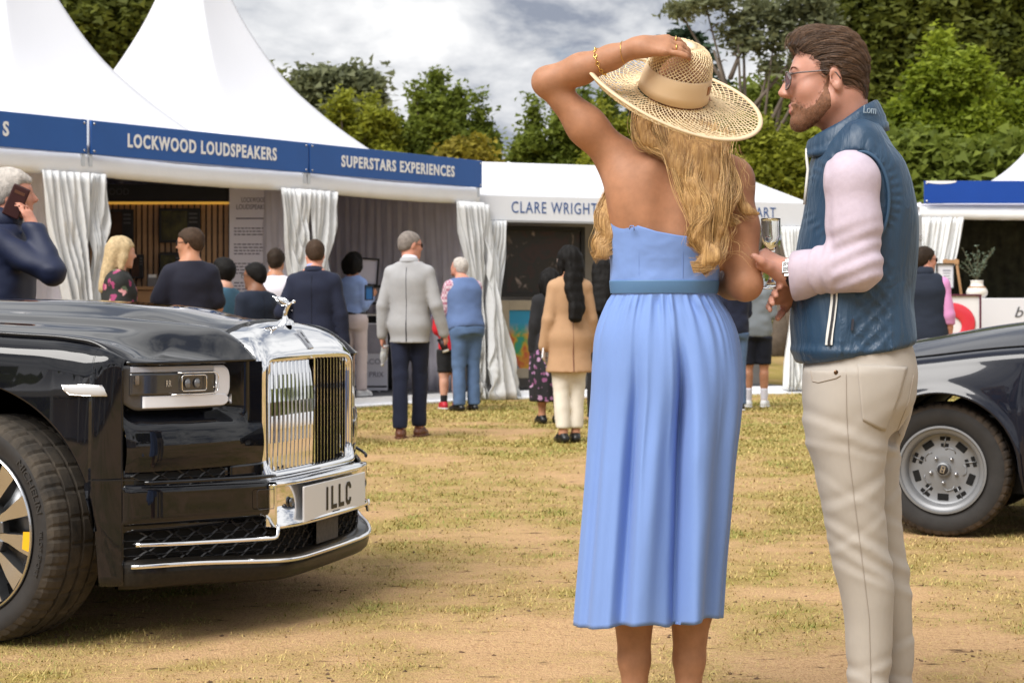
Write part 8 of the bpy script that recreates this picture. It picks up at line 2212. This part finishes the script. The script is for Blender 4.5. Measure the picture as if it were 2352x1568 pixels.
 S.cut(lambda P: ((P - (wrl * .80 + ell * .20 + (wrl - ell) * .02).astype(np.float32)) @ ax_f.astype(np.float32)))
 V, F = sdf_mesh(S, S.lo - .03, S.hi + .03, .0050); V = relax(V, F, 1); mesh_np("shirt", V, F, M_SH, t)
 # turned back cuff
 a_, b_, _ = frame_of(ax_f); c0 = wrl * .80 + ell * .20; nn = 40; Vc = []
 for i in range(nn):
  q = 2 * math.pi * i / nn; dirn = math.cos(q) * a_ + math.sin(q) * b_; flare = .012 * max(0, -dirn[2]) ** 2
  for rr, ff in ((.052, -.048), (.0575 + flare * .3, -.045), (.0585 + flare, -.01), (.0575 + flare * 1.3, .016), (.053 + flare, .018), (.049, .010), (.049, -.04)):
   Vc.append(c0 + dirn * (rr + .0015 * math.sin(3 * q + 1)) + ax_f * (ff + flare * .5))
 mesh_np("cuff", Vc, grid_faces(nn, 7, True, True), M_SH, t)
 # ---- vest
 M_V = bpy.data.materials.new("blue_nylon"); M_V.use_nodes = True; nt = M_V.node_tree; bb = nt.nodes["Principled BSDF"]; N, L = nt.nodes.new, nt.links.new
 bb.inputs["Base Color"].default_value = (.018, .050, .098, 1); bb.inputs["Roughness"].default_value = .47; bb.inputs["Specular IOR Level"].default_value = .5; bb.inputs["Sheen Weight"].default_value = .15; bb.inputs["Sheen Tint"].default_value = (.45, .7, 1, 1); bb.inputs["Sheen Roughness"].default_value = .35
 tc = N("ShaderNodeTexCoord"); mp = N("ShaderNodeMapping"); mp.inputs["Scale"].default_value = (22, 22, 7); L(tc.outputs["Object"], mp.inputs[0])
 nz = N("ShaderNodeTexNoise"); nz.inputs["Scale"].default_value = 1.0; nz.inputs["Detail"].default_value = 5; nz.inputs["Distortion"].default_value = .8; L(mp.outputs[0], nz.inputs["Vector"])
 bp = N("ShaderNodeBump"); bp.inputs["Strength"].default_value = .85; bp.inputs["Distance"].default_value = .012; L(nz.outputs["Fac"], bp.inputs["Height"]); L(bp.outputs[0], bb.inputs["Normal"])
 S = SDF()
 # sections in picture columns: (py, front edge, back edge)
 vs_ = [(300, 1905, 2015, .085), (335, 1878, 2040, .135), (370, 1864, 2066, .163), (410, 1856, 2084, .168), (470, 1850, 2101, .166), (540, 1836, 2106, .160), (620, 1824, 2100, .155), (700, 1819, 2094, .158), (760, 1820, 2100, .166), (800, 1824, 2102, .170), (850, 1834, 2095, .170)]
 rows = [(h(0, py)[2], (b - a) / 2 / HS, wy, .0, ((a + b) / 2 - 1965) / HS) for py, a, b, wy in vs_[::-1]]
 S.stack(rows, None, .02, p=2.35)
 S.cap(h(1975, 325, -.10), h(1975, 325, .11), .052, .052, .05)
 # arm hole
 S.sub(lambda P: capsule(P, shl + np.array([0, -.03, .012]), shl + np.array([.004, -.03, -.10]), .067, .060), .008)
 def vdisp(P):
  z = P[:, 2]; d = .011 * (fbm(P[:, 0] * 18, P[:, 1] * 18, z * 6, seed=14, oct=3) - .5)
  d = d + .007 * (fbm(P[:, 0] * 7, P[:, 1] * 7, z * 12, seed=15, oct=3) - .5) * sstep(z, 1.30, 1.05)
  # gathered hem
  d = d - .005 * np.exp(-((z - .990) / .010) ** 2)
  # ruching beside the arm hole and quilting on the side panel
  ra = np.sqrt((P[:, 0] - shl[0] - .003) ** 2 + (z - shl[2] + .045) ** 2)
  an = np.arctan2(z - shl[2] + .045, P[:, 0] - shl[0])
  d = d + .0022 * np.sin(an * 34) * np.exp(-((ra - .112) / .014) ** 2) * (P[:, 1] < 0)
  qx, qz = P[:, 0] * 74, z * 74
  quilt = np.abs(np.sin(qx + qz) * np.sin(qx - qz)) ** .5
  side = sstep(P[:, 0], -.05, -.02) * sstep(P[:, 0], .075, .045) * sstep(z, 1.26, 1.2) * (P[:, 1] < 0)
  d = d + .0075 * quilt * side - .0015 * side
  for x0 in (.062, -.070): d = d - .0035 * np.exp(-((P[:, 0] - x0) / .0022) ** 2) * (P[:, 1] < 0) * sstep(z, 1.36, 1.28)
  return d.astype(np.float32)
 S.disp(vdisp)
 tilt = (h(0, 838)[2] - h(0, 792)[2]) / ((2100 - 1838) / HS)      # the hem rises towards the back
 S.cut(lambda P: (h(1838, 836)[2] - P[:, 2] + (-tilt) * (P[:, 0] - (1838 - 1965) / HS)) * .95, .018)
 V, F = sdf_mesh(S, S.lo - .03, S.hi + .03, .0055); V = relax(V, F, 1); mesh_np("vest", V, F, M_V, t)
 # stand collar: a slanting band from the throat to the nape
 nn = 60; Vc = []
 for i in range(nn):
  q = 2 * math.pi * i / nn; cx, cy = math.cos(q), math.sin(q)           # cx>0 is the nape
  k = (cx + 1) / 2
  bx = np.interp(k, [0, .5, 1], [1858, 1945, 2040]); by = np.interp(k, [0, .25, .5, .75, 1], [362, 358, 342, 318, 300])
  tx = np.interp(k, [0, .5, 1], [1860, 1936, 2012]); ty = np.interp(k, [0, .15, .5, .8, 1], [322, 306, 276, 244, 230])
  yb, ytp = .108 * cy, .084 * cy
  B0 = h(bx, by, yb); T0 = h(tx, ty, ytp); out = np.array([cx, cy, 0]); out /= np.linalg.norm(out)
  mid = (B0 + T0) / 2
  cs = .0015 * math.sin(q * 17)
  for p_, o_ in ((B0, .004), (B0 * .72 + T0 * .28, .009 + cs), (B0 * .70 + T0 * .30, .0065), (mid, .009 + cs), (B0 * .12 + T0 * .88, .007), (T0, .004), (T0, -.003), (mid, -.004), (B0, -.008)): Vc.append(p_ + out * o_)
 mesh_np("collar", Vc, grid_faces(nn, 9, True, True), M_V, t)
 M_EMB = mat("pale_thread", (.30, .38, .46), .6)
 q_ = -.95; k_ = (math.cos(q_) + 1) / 2; cc = h(np.interp(k_, [0, .5, 1], [1858, 1945, 2040]), 303, .105 * math.sin(q_)) * .30 + h(np.interp(k_, [0, .5, 1], [1872, 1940, 2010]), np.interp(k_, [0, .15, .5, .8, 1], [330, 318, 282, 246, 232]), .070 * math.sin(q_)) * .70
 Vt, Ft = text_geo("Lom", .034, .0006); Vt[:, 1] *= 1.0
 # the embroidered script sits on the nape side of the collar
 nq = np.array([.55, -.80, .1]); nq /= np.linalg.norm(nq); xq = np.cross(np.array([0, 0, 1.]), nq); xq /= np.linalg.norm(xq); yq = np.cross(nq, xq)
 b = MB(); b.add([tuple(cc + nq * (.017 + p[2]) + xq * (p[0] + .25 * p[1]) * .8 + yq * p[1] * .9) for p in Vt], Ft); b.build("embroidery", M_EMB, t)
 # zips and pocket
 M_ZIP = mat("white_zip_tape", (.70, .70, .68), .5); M_TEETH = mat("zip_teeth", (.03, .03, .035), .4)
 def on_vest(px, py, lift=.0):
  z = h(0, py)[2]; A = np.array(rows); rx, ry, yc, xc = [float(cr(A[:, 0], A[:, i], np.array([z]))[0]) for i in (1, 2, 3, 4)]
  q = np.clip(((px - 1965) / HS - xc) / rx, -.999, .999); return np.array([xc + rx * q, yc - (ry + lift) * (1 - abs(q) ** 2.35) ** (1 / 2.35), z])
 def ribbon(name, pts, w, m, lift):
  b = MB()
  for (x0, y0), (x1, y1) in zip(pts[:-1], pts[1:]):
   a, c = on_vest(x0, y0, lift), on_vest(x1, y1, lift); a2, c2 = on_vest(x0 + w, y0, lift), on_vest(x1 + w, y1, lift); o = np.array([0, .004, 0])
   b.add([a, a2, c2, c, a + o, a2 + o, c2 + o, c + o], [(0, 1, 2, 3), (7, 6, 5, 4), (0, 3, 7, 4), (1, 5, 6, 2), (0, 4, 5, 1), (3, 2, 6, 7)])
  return b.build(name, m, t)
 zp = [(1887, 640), (1885, 690), (1880, 730), (1875, 765), (1873, 790)]
 ribbon("pocket_zip", zp, 14, M_ZIP, .006); ribbon("zip_teeth", [(x + 4.5, y + 3) for x, y in zp[:-1]] + [(1877.5, 782)], 5, M_TEETH, .0085)
 b = MB(); b.box(on_vest(1879, 786, .013), (.006, .004, .014), bev=.001); b.build("zip_puller", M_TEETH, t)
 ribbon("side_tag", [(1929, 732), (1926, 757)], 5, M_INK, .006)
 b = MB(); b.tube([h(1853, 342, -.004), h(1853, 362, -.012), h(1856, 390, -.018), h(1853, 420, -.02), h(1848, 470, -.02)], .0042, 6); b.build("front_zip", M_ZIP, t, smooth=True)
 # bound edge of the arm hole
 P = [on_vest(1957 + 54 * math.cos(q) + 5 * math.sin(q), 458 + 96 * math.sin(q) * (1.0 if math.sin(q) < 0 else 1.15), .0) for q in np.linspace(0, 2 * math.pi, 50)]
 b = MB(); b.tube([p + np.array([0, -.004, 0]) for p in P], .0048, 6, cap=False); b.build("arm_hole_binding", mat("blue_binding", (.03, .075, .14), .6), t, smooth=True)
 # ---- jeans
 M_J = mat("cream_denim", (0.40, 0.36, 0.315), .85, var=.05, vscale=8, bump=.25, bscale=600, bdist=.0012, sheen=.1)
 def leg(pyx, yw, yc): return [(h(0, py, yc)[2], (b - a) / 2 / F_D * (MY + yc), yw_, yc, h((a + b) / 2, py, yc)[0]) for (py, a, b), yw_ in zip(pyx[::-1], yw[::-1])]
 L1 = leg([(850, 1848, 2060), (940, 1845, 2052), (1010, 1850, 2040), (1060, 1866, 2033), (1150, 1884, 2030), (1250, 1904, 2040), (1310, 1916, 2050), (1360, 1930, 2052), (1420, 1940, 2050), (1500, 1944, 2048), (1568, 1948, 2040), (1640, 1950, 2042)], [.10, .105, .10, .095, .088, .080, .076, .072, .066, .062, .060, .060], -.075)
 L2 = leg([(850, 1895, 2100), (940, 1900, 2095), (1010, 1905, 2072), (1060, 1915, 2064), (1150, 1935, 2068), (1250, 1955, 2076), (1310, 1965, 2088), (1360, 1978, 2092), (1420, 1990, 2094), (1500, 1998, 2098), (1568, 2004, 2094), (1640, 2004, 2096)], [.10, .105, .10, .095, .088, .080, .076, .072, .066, .062, .060, .060], .085)
 S = SDF(); S.stack(L1, None, .015, p=2.1); S.stack(L2, None, .022, p=2.1)
 S.stack([(h(0, py)[2], (b - a) / 2 / HS, w, 0.0, ((a + b) / 2 - 1965) / HS) for py, a, b, w in ((985, 1850, 2062, .13), (930, 1846, 2092, .165), (870, 1846, 2104, .168), (820, 1850, 2098, .160), (780, 1856, 2086, .150))], None, .03, p=2.2)
 S.sub(lambda P: capsule(P, h(2086, 880, .035), h(2046, 1010, .02), .020, .012), .025)
 def jd(P):
  z = P[:, 2]; x = P[:, 0]; y = P[:, 1]
  d = .004 * (fbm(x * 14, y * 10, z * 10, seed=31, oct=3) - .5)
  # creases under the seat, behind the knee and piled above the shoe
  for zc, amp, sl, w in ((.775, .010, -.35, .016), (.735, .006, -.2, .012), (.66, .006, .5, .018), (.56, .006, .7, .014), (.50, .008, -.55, .016), (.455, .007, -.6, .015), (.415, .006, -.45, .013), (.60, .005, -.6, .014), (.19, .006, .3, .014), (.155, .007, -.3, .012), (.85, .004, .4, .02)):
   off = z - zc - sl * (x - .02) - .012 * (vnoise(x * 20, z * 20, seed=int(zc * 100)) - .5)
   d = d + amp * (np.exp(-(off / w) ** 2) - .8 * np.exp(-((off + 1.6 * w) / (w * .8)) ** 2)) * (.35 + .65 * vnoise(x * 9, y * 9 + zc * 40, seed=5)) * .55
  return d.astype(np.float32)
 S.disp(jd)
 V, F = sdf_mesh(S, S.lo - .03, S.hi + .03, .0068); V = relax(V, F, 1); jo = mesh_np("jeans", V, F, M_J, t)
 # seams and pockets laid on the cloth by dropping them on to it along the depth axis
 from mathutils.bvhtree import BVHTree
 bv = BVHTree.FromPolygons([tuple(v) for v in V], [tuple(f) for f in F])
 def drop(px, py, lift=.0012):
  o = Vector((-MX0, -MY, CAM_H)); r = bv.ray_cast(o, (Vector(h(px, py)) - o).normalized())
  return None if r[0] is None else np.array(r[0]) + np.array([0, -lift, 0])
 M_ST = mat("stitch_beige", (.36, .31, .26), .9)  # seam lines a little darker than the denim
 def seam(name, pts, r=.0011, m=M_ST):
  P = [];
  for (x0, y0), (x1, y1) in zip(pts[:-1], pts[1:]):
   for q in np.linspace(0, 1, 8, endpoint=False):
    p = drop(x0 + (x1 - x0) * q, y0 + (y1 - y0) * q)
    if p is not None: P.append(p)
  p = drop(*pts[-1]); P += [p] if p is not None else []
  if len(P) > 2:
   b = MB(); b.tube(P, r, 5); b.build(name, m, t, smooth=True)
 seam("side_seam", [(1943, 850), (1944, 950), (1950, 1050), (1962, 1150), (1975, 1250), (1985, 1330), (1996, 1420), (2000, 1568)])
 seam("pocket_seam", [(1862, 852), (1866, 875), (1880, 878), (1920, 868), (1930, 862)], .0016)
 b = MB(); p = drop(1920, 855, .002); b.lathe([(0, .002), (.004, .002), (.006, 0)], 12, Matrix.Translation(tuple(p)) @ Matrix.Rotation(R(90), 4, 'X')); b.build("rivet", mat("copper_rivet", (.12, .07, .04), .3, .9), t, smooth=True)
 for pts in ([(1968, 836), (2030, 838), (2086, 844), (2070, 900), (2040, 975), (2032, 988), (1980, 966), (1968, 836)], ):
  # patch pocket: raised panel cut from the cloth
  poly = pts[:-1]; b = MB(); nx, ny = 16, 18; G = {}
  (ax, ay), (bx, by) = poly[0], poly[2]
  for i in range(nx + 1):
   for j in range(ny + 1):
    v = j / ny; lx = np.interp(v, [0, 1], [1969, 1981]); rx = np.interp(v, [0, .45, 1], [2084, 2066, 2034]); x = lx + (rx - lx) * i / nx
    y = (837 + 6 * i / nx) + v * (np.interp(i / nx, [0, .8, 1], [128, 146, 146]))
    p = drop(x, y, .0012); G[i, j] = p
  Vp = []; id_ = {}
  for k_, p in G.items():
   if p is not None: id_[k_] = len(Vp); Vp.append(p)
  Fp = [(id_[i, j], id_[i, j + 1], id_[i + 1, j + 1], id_[i + 1, j]) for i in range(nx) for j in range(ny) if all(q in id_ for q in ((i, j), (i, j + 1), (i + 1, j + 1), (i + 1, j)))]
  b.add(Vp, Fp); o = b.build("back_pocket", M_J, t, smooth=True); m_ = o.modifiers.new("thickness", 'SOLIDIFY'); m_.thickness = .002; m_.offset = 1
  seam("pocket_stitch", [(1972, 849), (2030, 852), (2080, 857)], .0008); seam("pocket_stitch", [(1973, 840), (1984, 962), (2030, 982), (2042, 968), (2080, 850)], .0008)
 seam("pocket_stitch", [(2098, 862), (2088, 920), (2070, 965), (2062, 985), (2068, 1000)], .0012)
 # ---- shoes
 for q in (LL, RL):
  g0 = q['an'] * np.array([1, 1, 0]); S = SDF(); S.chain([g0 - fx * .05 + np.array([0, 0, .04]), g0 + fx * .06 + np.array([0, 0, .045]), g0 + fx * .17 + np.array([0, 0, .03])], [.038, .044, .034], .03); S.cap(g0 + np.array([0, 0, .05]), g0 + np.array([0, 0, .10]), .040, .042, .02); S.cut(above(.003)); S.cut(below(.11))
  S.mesh("shoe", .007, mat("tan_suede", (.25, .14, .07), .8), t)
 # ---- hair, beard
 Hs = SDF();
 Hs.ell(T((0, -.018, .040)), tuple(x * sc for x in (.082, .097, .096)), Rh, .02); Hs.ell(T((0, .045, .085)), tuple(x * sc for x in (.058, .058, .042)), Rh, .03); Hs.cap(T((0, -.062, -.03)), T((0, -.064, -.078)), .048, .034, .03)
 hcf, Rhf = hc.astype(np.float32), Rh.astype(np.float32)
 def hl(P):
  q = ((P - hcf) @ Rhf) / sc
  hh = np.interp(q[:, 1], [-.12, -.085, -.055, -.030, -.022, .004, .010, .022, .036, .055, .075, .086, .12], [-.100, -.098, -.075, -.035, .026, .030, .002, .004, .032, .060, .074, .086, .10])
  return (hh - q[:, 2]) * .8
 Hs.cut(hl, .006); Hs.disp(lambda P: (lambda q: (- .0016 * np.sin(q[:, 2] * 210 + q[:, 1] * 60 + 5 * vnoise(q[:, 1] * 25, q[:, 2] * 25, q[:, 0] * 25, seed=2))).astype(np.float32))(((P - hcf) @ Rhf) / sc))
 V, F = sdf_mesh(Hs, Hs.lo - .02, Hs.hi + .02, .004); V = sq(relax(V, F, 1))
 M_HB = mat("brown_hair_base", (.050, .029, .019), .55, var=.3, vscale=60, bump=.6, bscale=180)
 mesh_np("hair_base", V, F, M_HB, t)
 # strands combed back over that base
 rng = np.random.default_rng(3); bvh = BVHTree.FromPolygons([tuple(v) for v in V], [tuple(f) for f in F])
 Pl = ((V - hc) @ Rh) / sc
 seeds = rng.choice(len(V), 4400); Vs, Fs, base = [], [], 0; K = 8
 for s_ in seeds:
  p = Pl[s_].copy()
  if p[2] < -.095 or p[1] < -.14: continue
  path = []; L = rng.uniform(.035, .075) ; up0 = .010 * sstep(p[1], .0, .08)
  off = rng.uniform(-.001, .004); dirv = None
  for k_ in range(K):
   w = hc + Rh @ (p * sc); loc, nor, _, _ = bvh.find_nearest(Vector(w))
   nor_l = Rh.T @ np.array(nor); pl = (Rh.T @ (np.array(loc) - hc)) / sc
   f = k_ / (K - 1)
   path.append(hc + Rh @ ((pl + nor_l * (off + .0015 + up0 * math.sin(math.pi * f) + .003 * f * f * rng.random())) * sc))
   flow = np.array([-.16 * np.sign(p[0]) * 0, -1.0, .45 * sstep(p[1], .0, .09) - .55 * sstep(-p[1], .0, .09) - .35 * sstep(-p[2], -.05, .05)])
   flow[0] += .25 * p[0] / .08 * (p[2] > .07); flow -= nor_l * (flow @ nor_l); flow /= np.linalg.norm(flow) + 1e-9
   p = pl + flow * L / K
  P_ = np.array(path); Vv, Ff = tube_geo(P_, [.0006 * (1 - .7 * q / (K - 1)) for q in range(K)], 3, False)
  Vs.append(np.array(Vv)); Fs.append(np.array(Ff) + base); base += len(Vv)
 mesh_np("hair", np.concatenate(Vs), np.concatenate(Fs), hair_strand_mat("brown_hair", (.028, .016, .010), (.22, .125, .072), .38), t)
 # beard: thin shell on jaw and chin with short hairs
 Bs = SDF(); head_ops(Bs, hc, Rh, sc, ears=False); Bs.grow(.0022)
 def bl(P, mg=.006):
  q = ((P - hcf) @ Rhf) / sc; y, z, x = q[:, 1], q[:, 2], np.abs(q[:, 0])
  top = np.interp(y, [-.02, .012, .022, .040, .060, .075, .085, .10, .12], [.014, .010, -.026, -.056, -.066, -.058, -.050, -.047, -.045])
  bot = np.interp(y, [-.02, .0, .02, .06, .10], [-.075, -.082, -.100, -.130, -.14])
  back = .006 - y - .12 * np.clip(-z - .03, 0, .1)
  lips = .015 - np.sqrt((x / 1.5) ** 2 + ((z + .066) / 1.0) ** 2 + (np.maximum(.082 - y, 0) * 3) ** 2)
  return np.maximum(np.maximum(z - top + mg, bot - z), np.maximum(back, lips)).astype(np.float32)
 Bs.cut(bl, .002)
 V2, F2 = sdf_mesh(Bs, hc - .2, hc + .2, .0035)
 mesh_np("beard_base", V2, F2, mat("beard_base", (.20, .092, .050), .7, var=.35, vscale=120, bump=.7, bscale=420, bdist=.003), t)
 Ws = SDF(); head_ops(Ws, hc, Rh, sc, ears=False); Ws.cut(lambda P: bl(P, -.010), .001); V2, F2 = sdf_mesh(Ws, hc - .2, hc + .2, .0035); ed = -bl(V2.astype(np.float32), -.010); V2 = V2[rng.random(len(V2)) < np.clip(ed / .018, 0, 1) ** 1.3]
 Pl2 = ((V2 - hc) @ Rh) / sc; sd_ = rng.choice(len(V2), 3500); Vs, Fs, base = [], [], 0
 cen = np.array([0, .03, -.05])
 for s_ in sd_:
  p = Pl2[s_]; nrm = p - cen; nrm /= np.linalg.norm(nrm); dirn = nrm * .45 + np.array([0, .25, -1.0]) + rng.normal(0, .28, 3); dirn /= np.linalg.norm(dirn); L = rng.uniform(.002, .0055)
  P_ = np.array([hc + Rh @ ((p + dirn * L * q + nrm * .0012) * sc) for q in (0, .5, 1)]); Vv, Ff = tube_geo(P_, [.0005, .0004, .0002], 3, False)
  Vs.append(np.array(Vv)); Fs.append(np.array(Ff) + base); base += len(Vv)
 mesh_np("beard", np.concatenate(Vs), np.concatenate(Fs), hair_strand_mat("ginger_beard", (.11, .046, .024), (.36, .185, .095), .45), t)
 Ls = SDF(); Ls.chain([T((-.017, .0895, -.0605)), T((0, .0925, -.0590)), T((.017, .0895, -.0605))], [.0055, .0072, .0055], .004); Ls.chain([T((-.014, .0885, -.0715)), T((0, .0915, -.0722)), T((.014, .0885, -.0715))], [.0058, .0078, .0058], .004)
 Ls.mesh("lips", .0025, mat("lip_pink", (.46, .175, .15), .4, sss=.1), t, pad=.01)
 b = MB()
 for e in (1, -1):
  for q in range(26):
   f = q / 25; x = e * (.018 + .032 * f); y = .0965 - .014 * f * f; z = .027 + .006 * math.sin(f * 2.6); p = np.array([x, y, z]); dd = np.array([e * .9, .1, .25 - .5 * f])
   b.tube([T(p), T(p + dd * .005), T(p + dd * .009)], [.0009, .0008, .0003], 3, False)
 b.build("eyebrows", bpy.data.materials["brown_hair"], t)
 # ---- spectacles
 g = MB(); M_FR = mat("smoky_frame", (.16, .13, .13), .15, trans=.3); Mle = mat("tinted_lens", (.22, .17, .155), .04, trans=.6)
 ln = MB()
 for e in (1, -1):
  P = [T((e * (.034 + .0265 * math.cos(a) * (1 - .12 * (math.sin(a) < 0) * abs(math.sin(a)))), .109 - .010 * abs(math.cos(a)) * (1 if e * math.cos(a) * e > 0 else .2), -.001 + .0215 * math.sin(a))) for a in np.linspace(0, 2 * math.pi, 25)]
  g.tube(P, .0022, 6, cap=False); ln.add(P[:-1], [list(range(24))])
  g.tube([T((e * .060, .099, .012)), T((e * .068, .080, .014)), T((e * .076, .02, .017)), T((e * .080, -.008, .012)), T((e * .080, -.020, -.004))], .0021, 6)
  g.box(T((e * .0625, .0985, .012)), (.006, .006, .006))
 g.tube([T((-.011, .112, .004)), T((0, .1145, .006)), T((.011, .112, .004))], .002, 6)
 gg = g.build("glasses", M_FR, t, smooth=True); ln.build("lens", Mle, gg)
 # ---- wrist watch
 ax = ax_f; c = wrl - ax * .012; a1, b1, _ = frame_of(ax); face = np.array([-.35, -.85, .35]); face -= ax * (face @ ax); face /= np.linalg.norm(face); sdv = np.cross(ax, face)
 w = thing("wrist_watch", "square steel watch on a black strap on the bearded man's wrist", "watch", (MX0, MY, 0))
 b = MB(); nn = 36; Vw = []
 for i in range(nn):
  q = 2 * math.pi * i / nn; dirn = math.cos(q) * face + math.sin(q) * sdv
  for rr, ff in ((.0345, -.009), (.0368, -.009), (.0368, .009), (.0345, .009)): Vw.append(c + dirn * rr + ax * ff)
 mesh_np("strap", Vw, grid_faces(nn, 4, True, True), S_BLACK, w)
 Mw = Matrix(((sdv[0], ax[0], face[0]), (sdv[1], ax[1], face[1]), (sdv[2], ax[2], face[2])))
 b = MB(); b.box(c + face * .039, (.034, .030, .009), rot=Mw, bev=.003); b.build("watch_case", M_STEEL, w)
 b = MB(); b.box(c + face * .0438, (.026, .022, .001), rot=Mw); b.build("dial", mat("black_dial", (.015, .015, .018), .12), w)
 b = MB()
 for i in range(12):
  q = 2 * math.pi * i / 12; b.box(c + face * .0446 + sdv * .0098 * math.sin(q) + ax * .0082 * math.cos(q), (.0016, .0016, .0004), rot=Mw)
 b.build("hour_marks", M_WHITE, w)
 b = MB(); b.box(c + face * .0447 + ax * .003, (.0010, .009, .0004), rot=Mw); b.box(c + face * .0448 + sdv * .0025, (.008, .0010, .0004), rot=Mw); b.build("hands", M_STEEL, w)
 b = MB()
 for s_ in (-1, 1): b.box(c + face * .036 + sdv * s_ * .020, (.008, .017, .006), rot=Mw, bev=.0015)
 b.build("lugs", M_STEEL, w)
 # ---- champagne flute
 f = thing("champagne_flute", "empty clear champagne flute held upright between the couple", "glass", (MX0 + gl[0], MY + gl[1] + .0, 0))
 M_GL = mat("clear_glass", (.96, .97, .97), .02, trans=1.0, ior=1.45)
 z_ = lambda py: CAM_H + (718 - py) / HS
 zt, zb, zs, zf = z_(505), z_(583), z_(640), z_(664)
 prof = [(.0, zb + .006), (.010, zb + .010), (.019, zb + .030), (.0235, (zt + zb) / 2), (.0240, zt - .006), (.0243, zt), (.0258, zt), (.0256, zt - .006), (.0250, (zt + zb) / 2), (.0205, zb + .028), (.0115, zb + .004), (.0045, zb - .006), (.0040, zs), (.0075, zs - .006), (.017, zf + .008), (.030, zf + .001), (.030, zf - .0015), (.0, zf - .001)]
 b = MB(); b.lathe(prof, 40); b.build("bowl_and_stem", M_GL, f, smooth=True)
 return t
man()
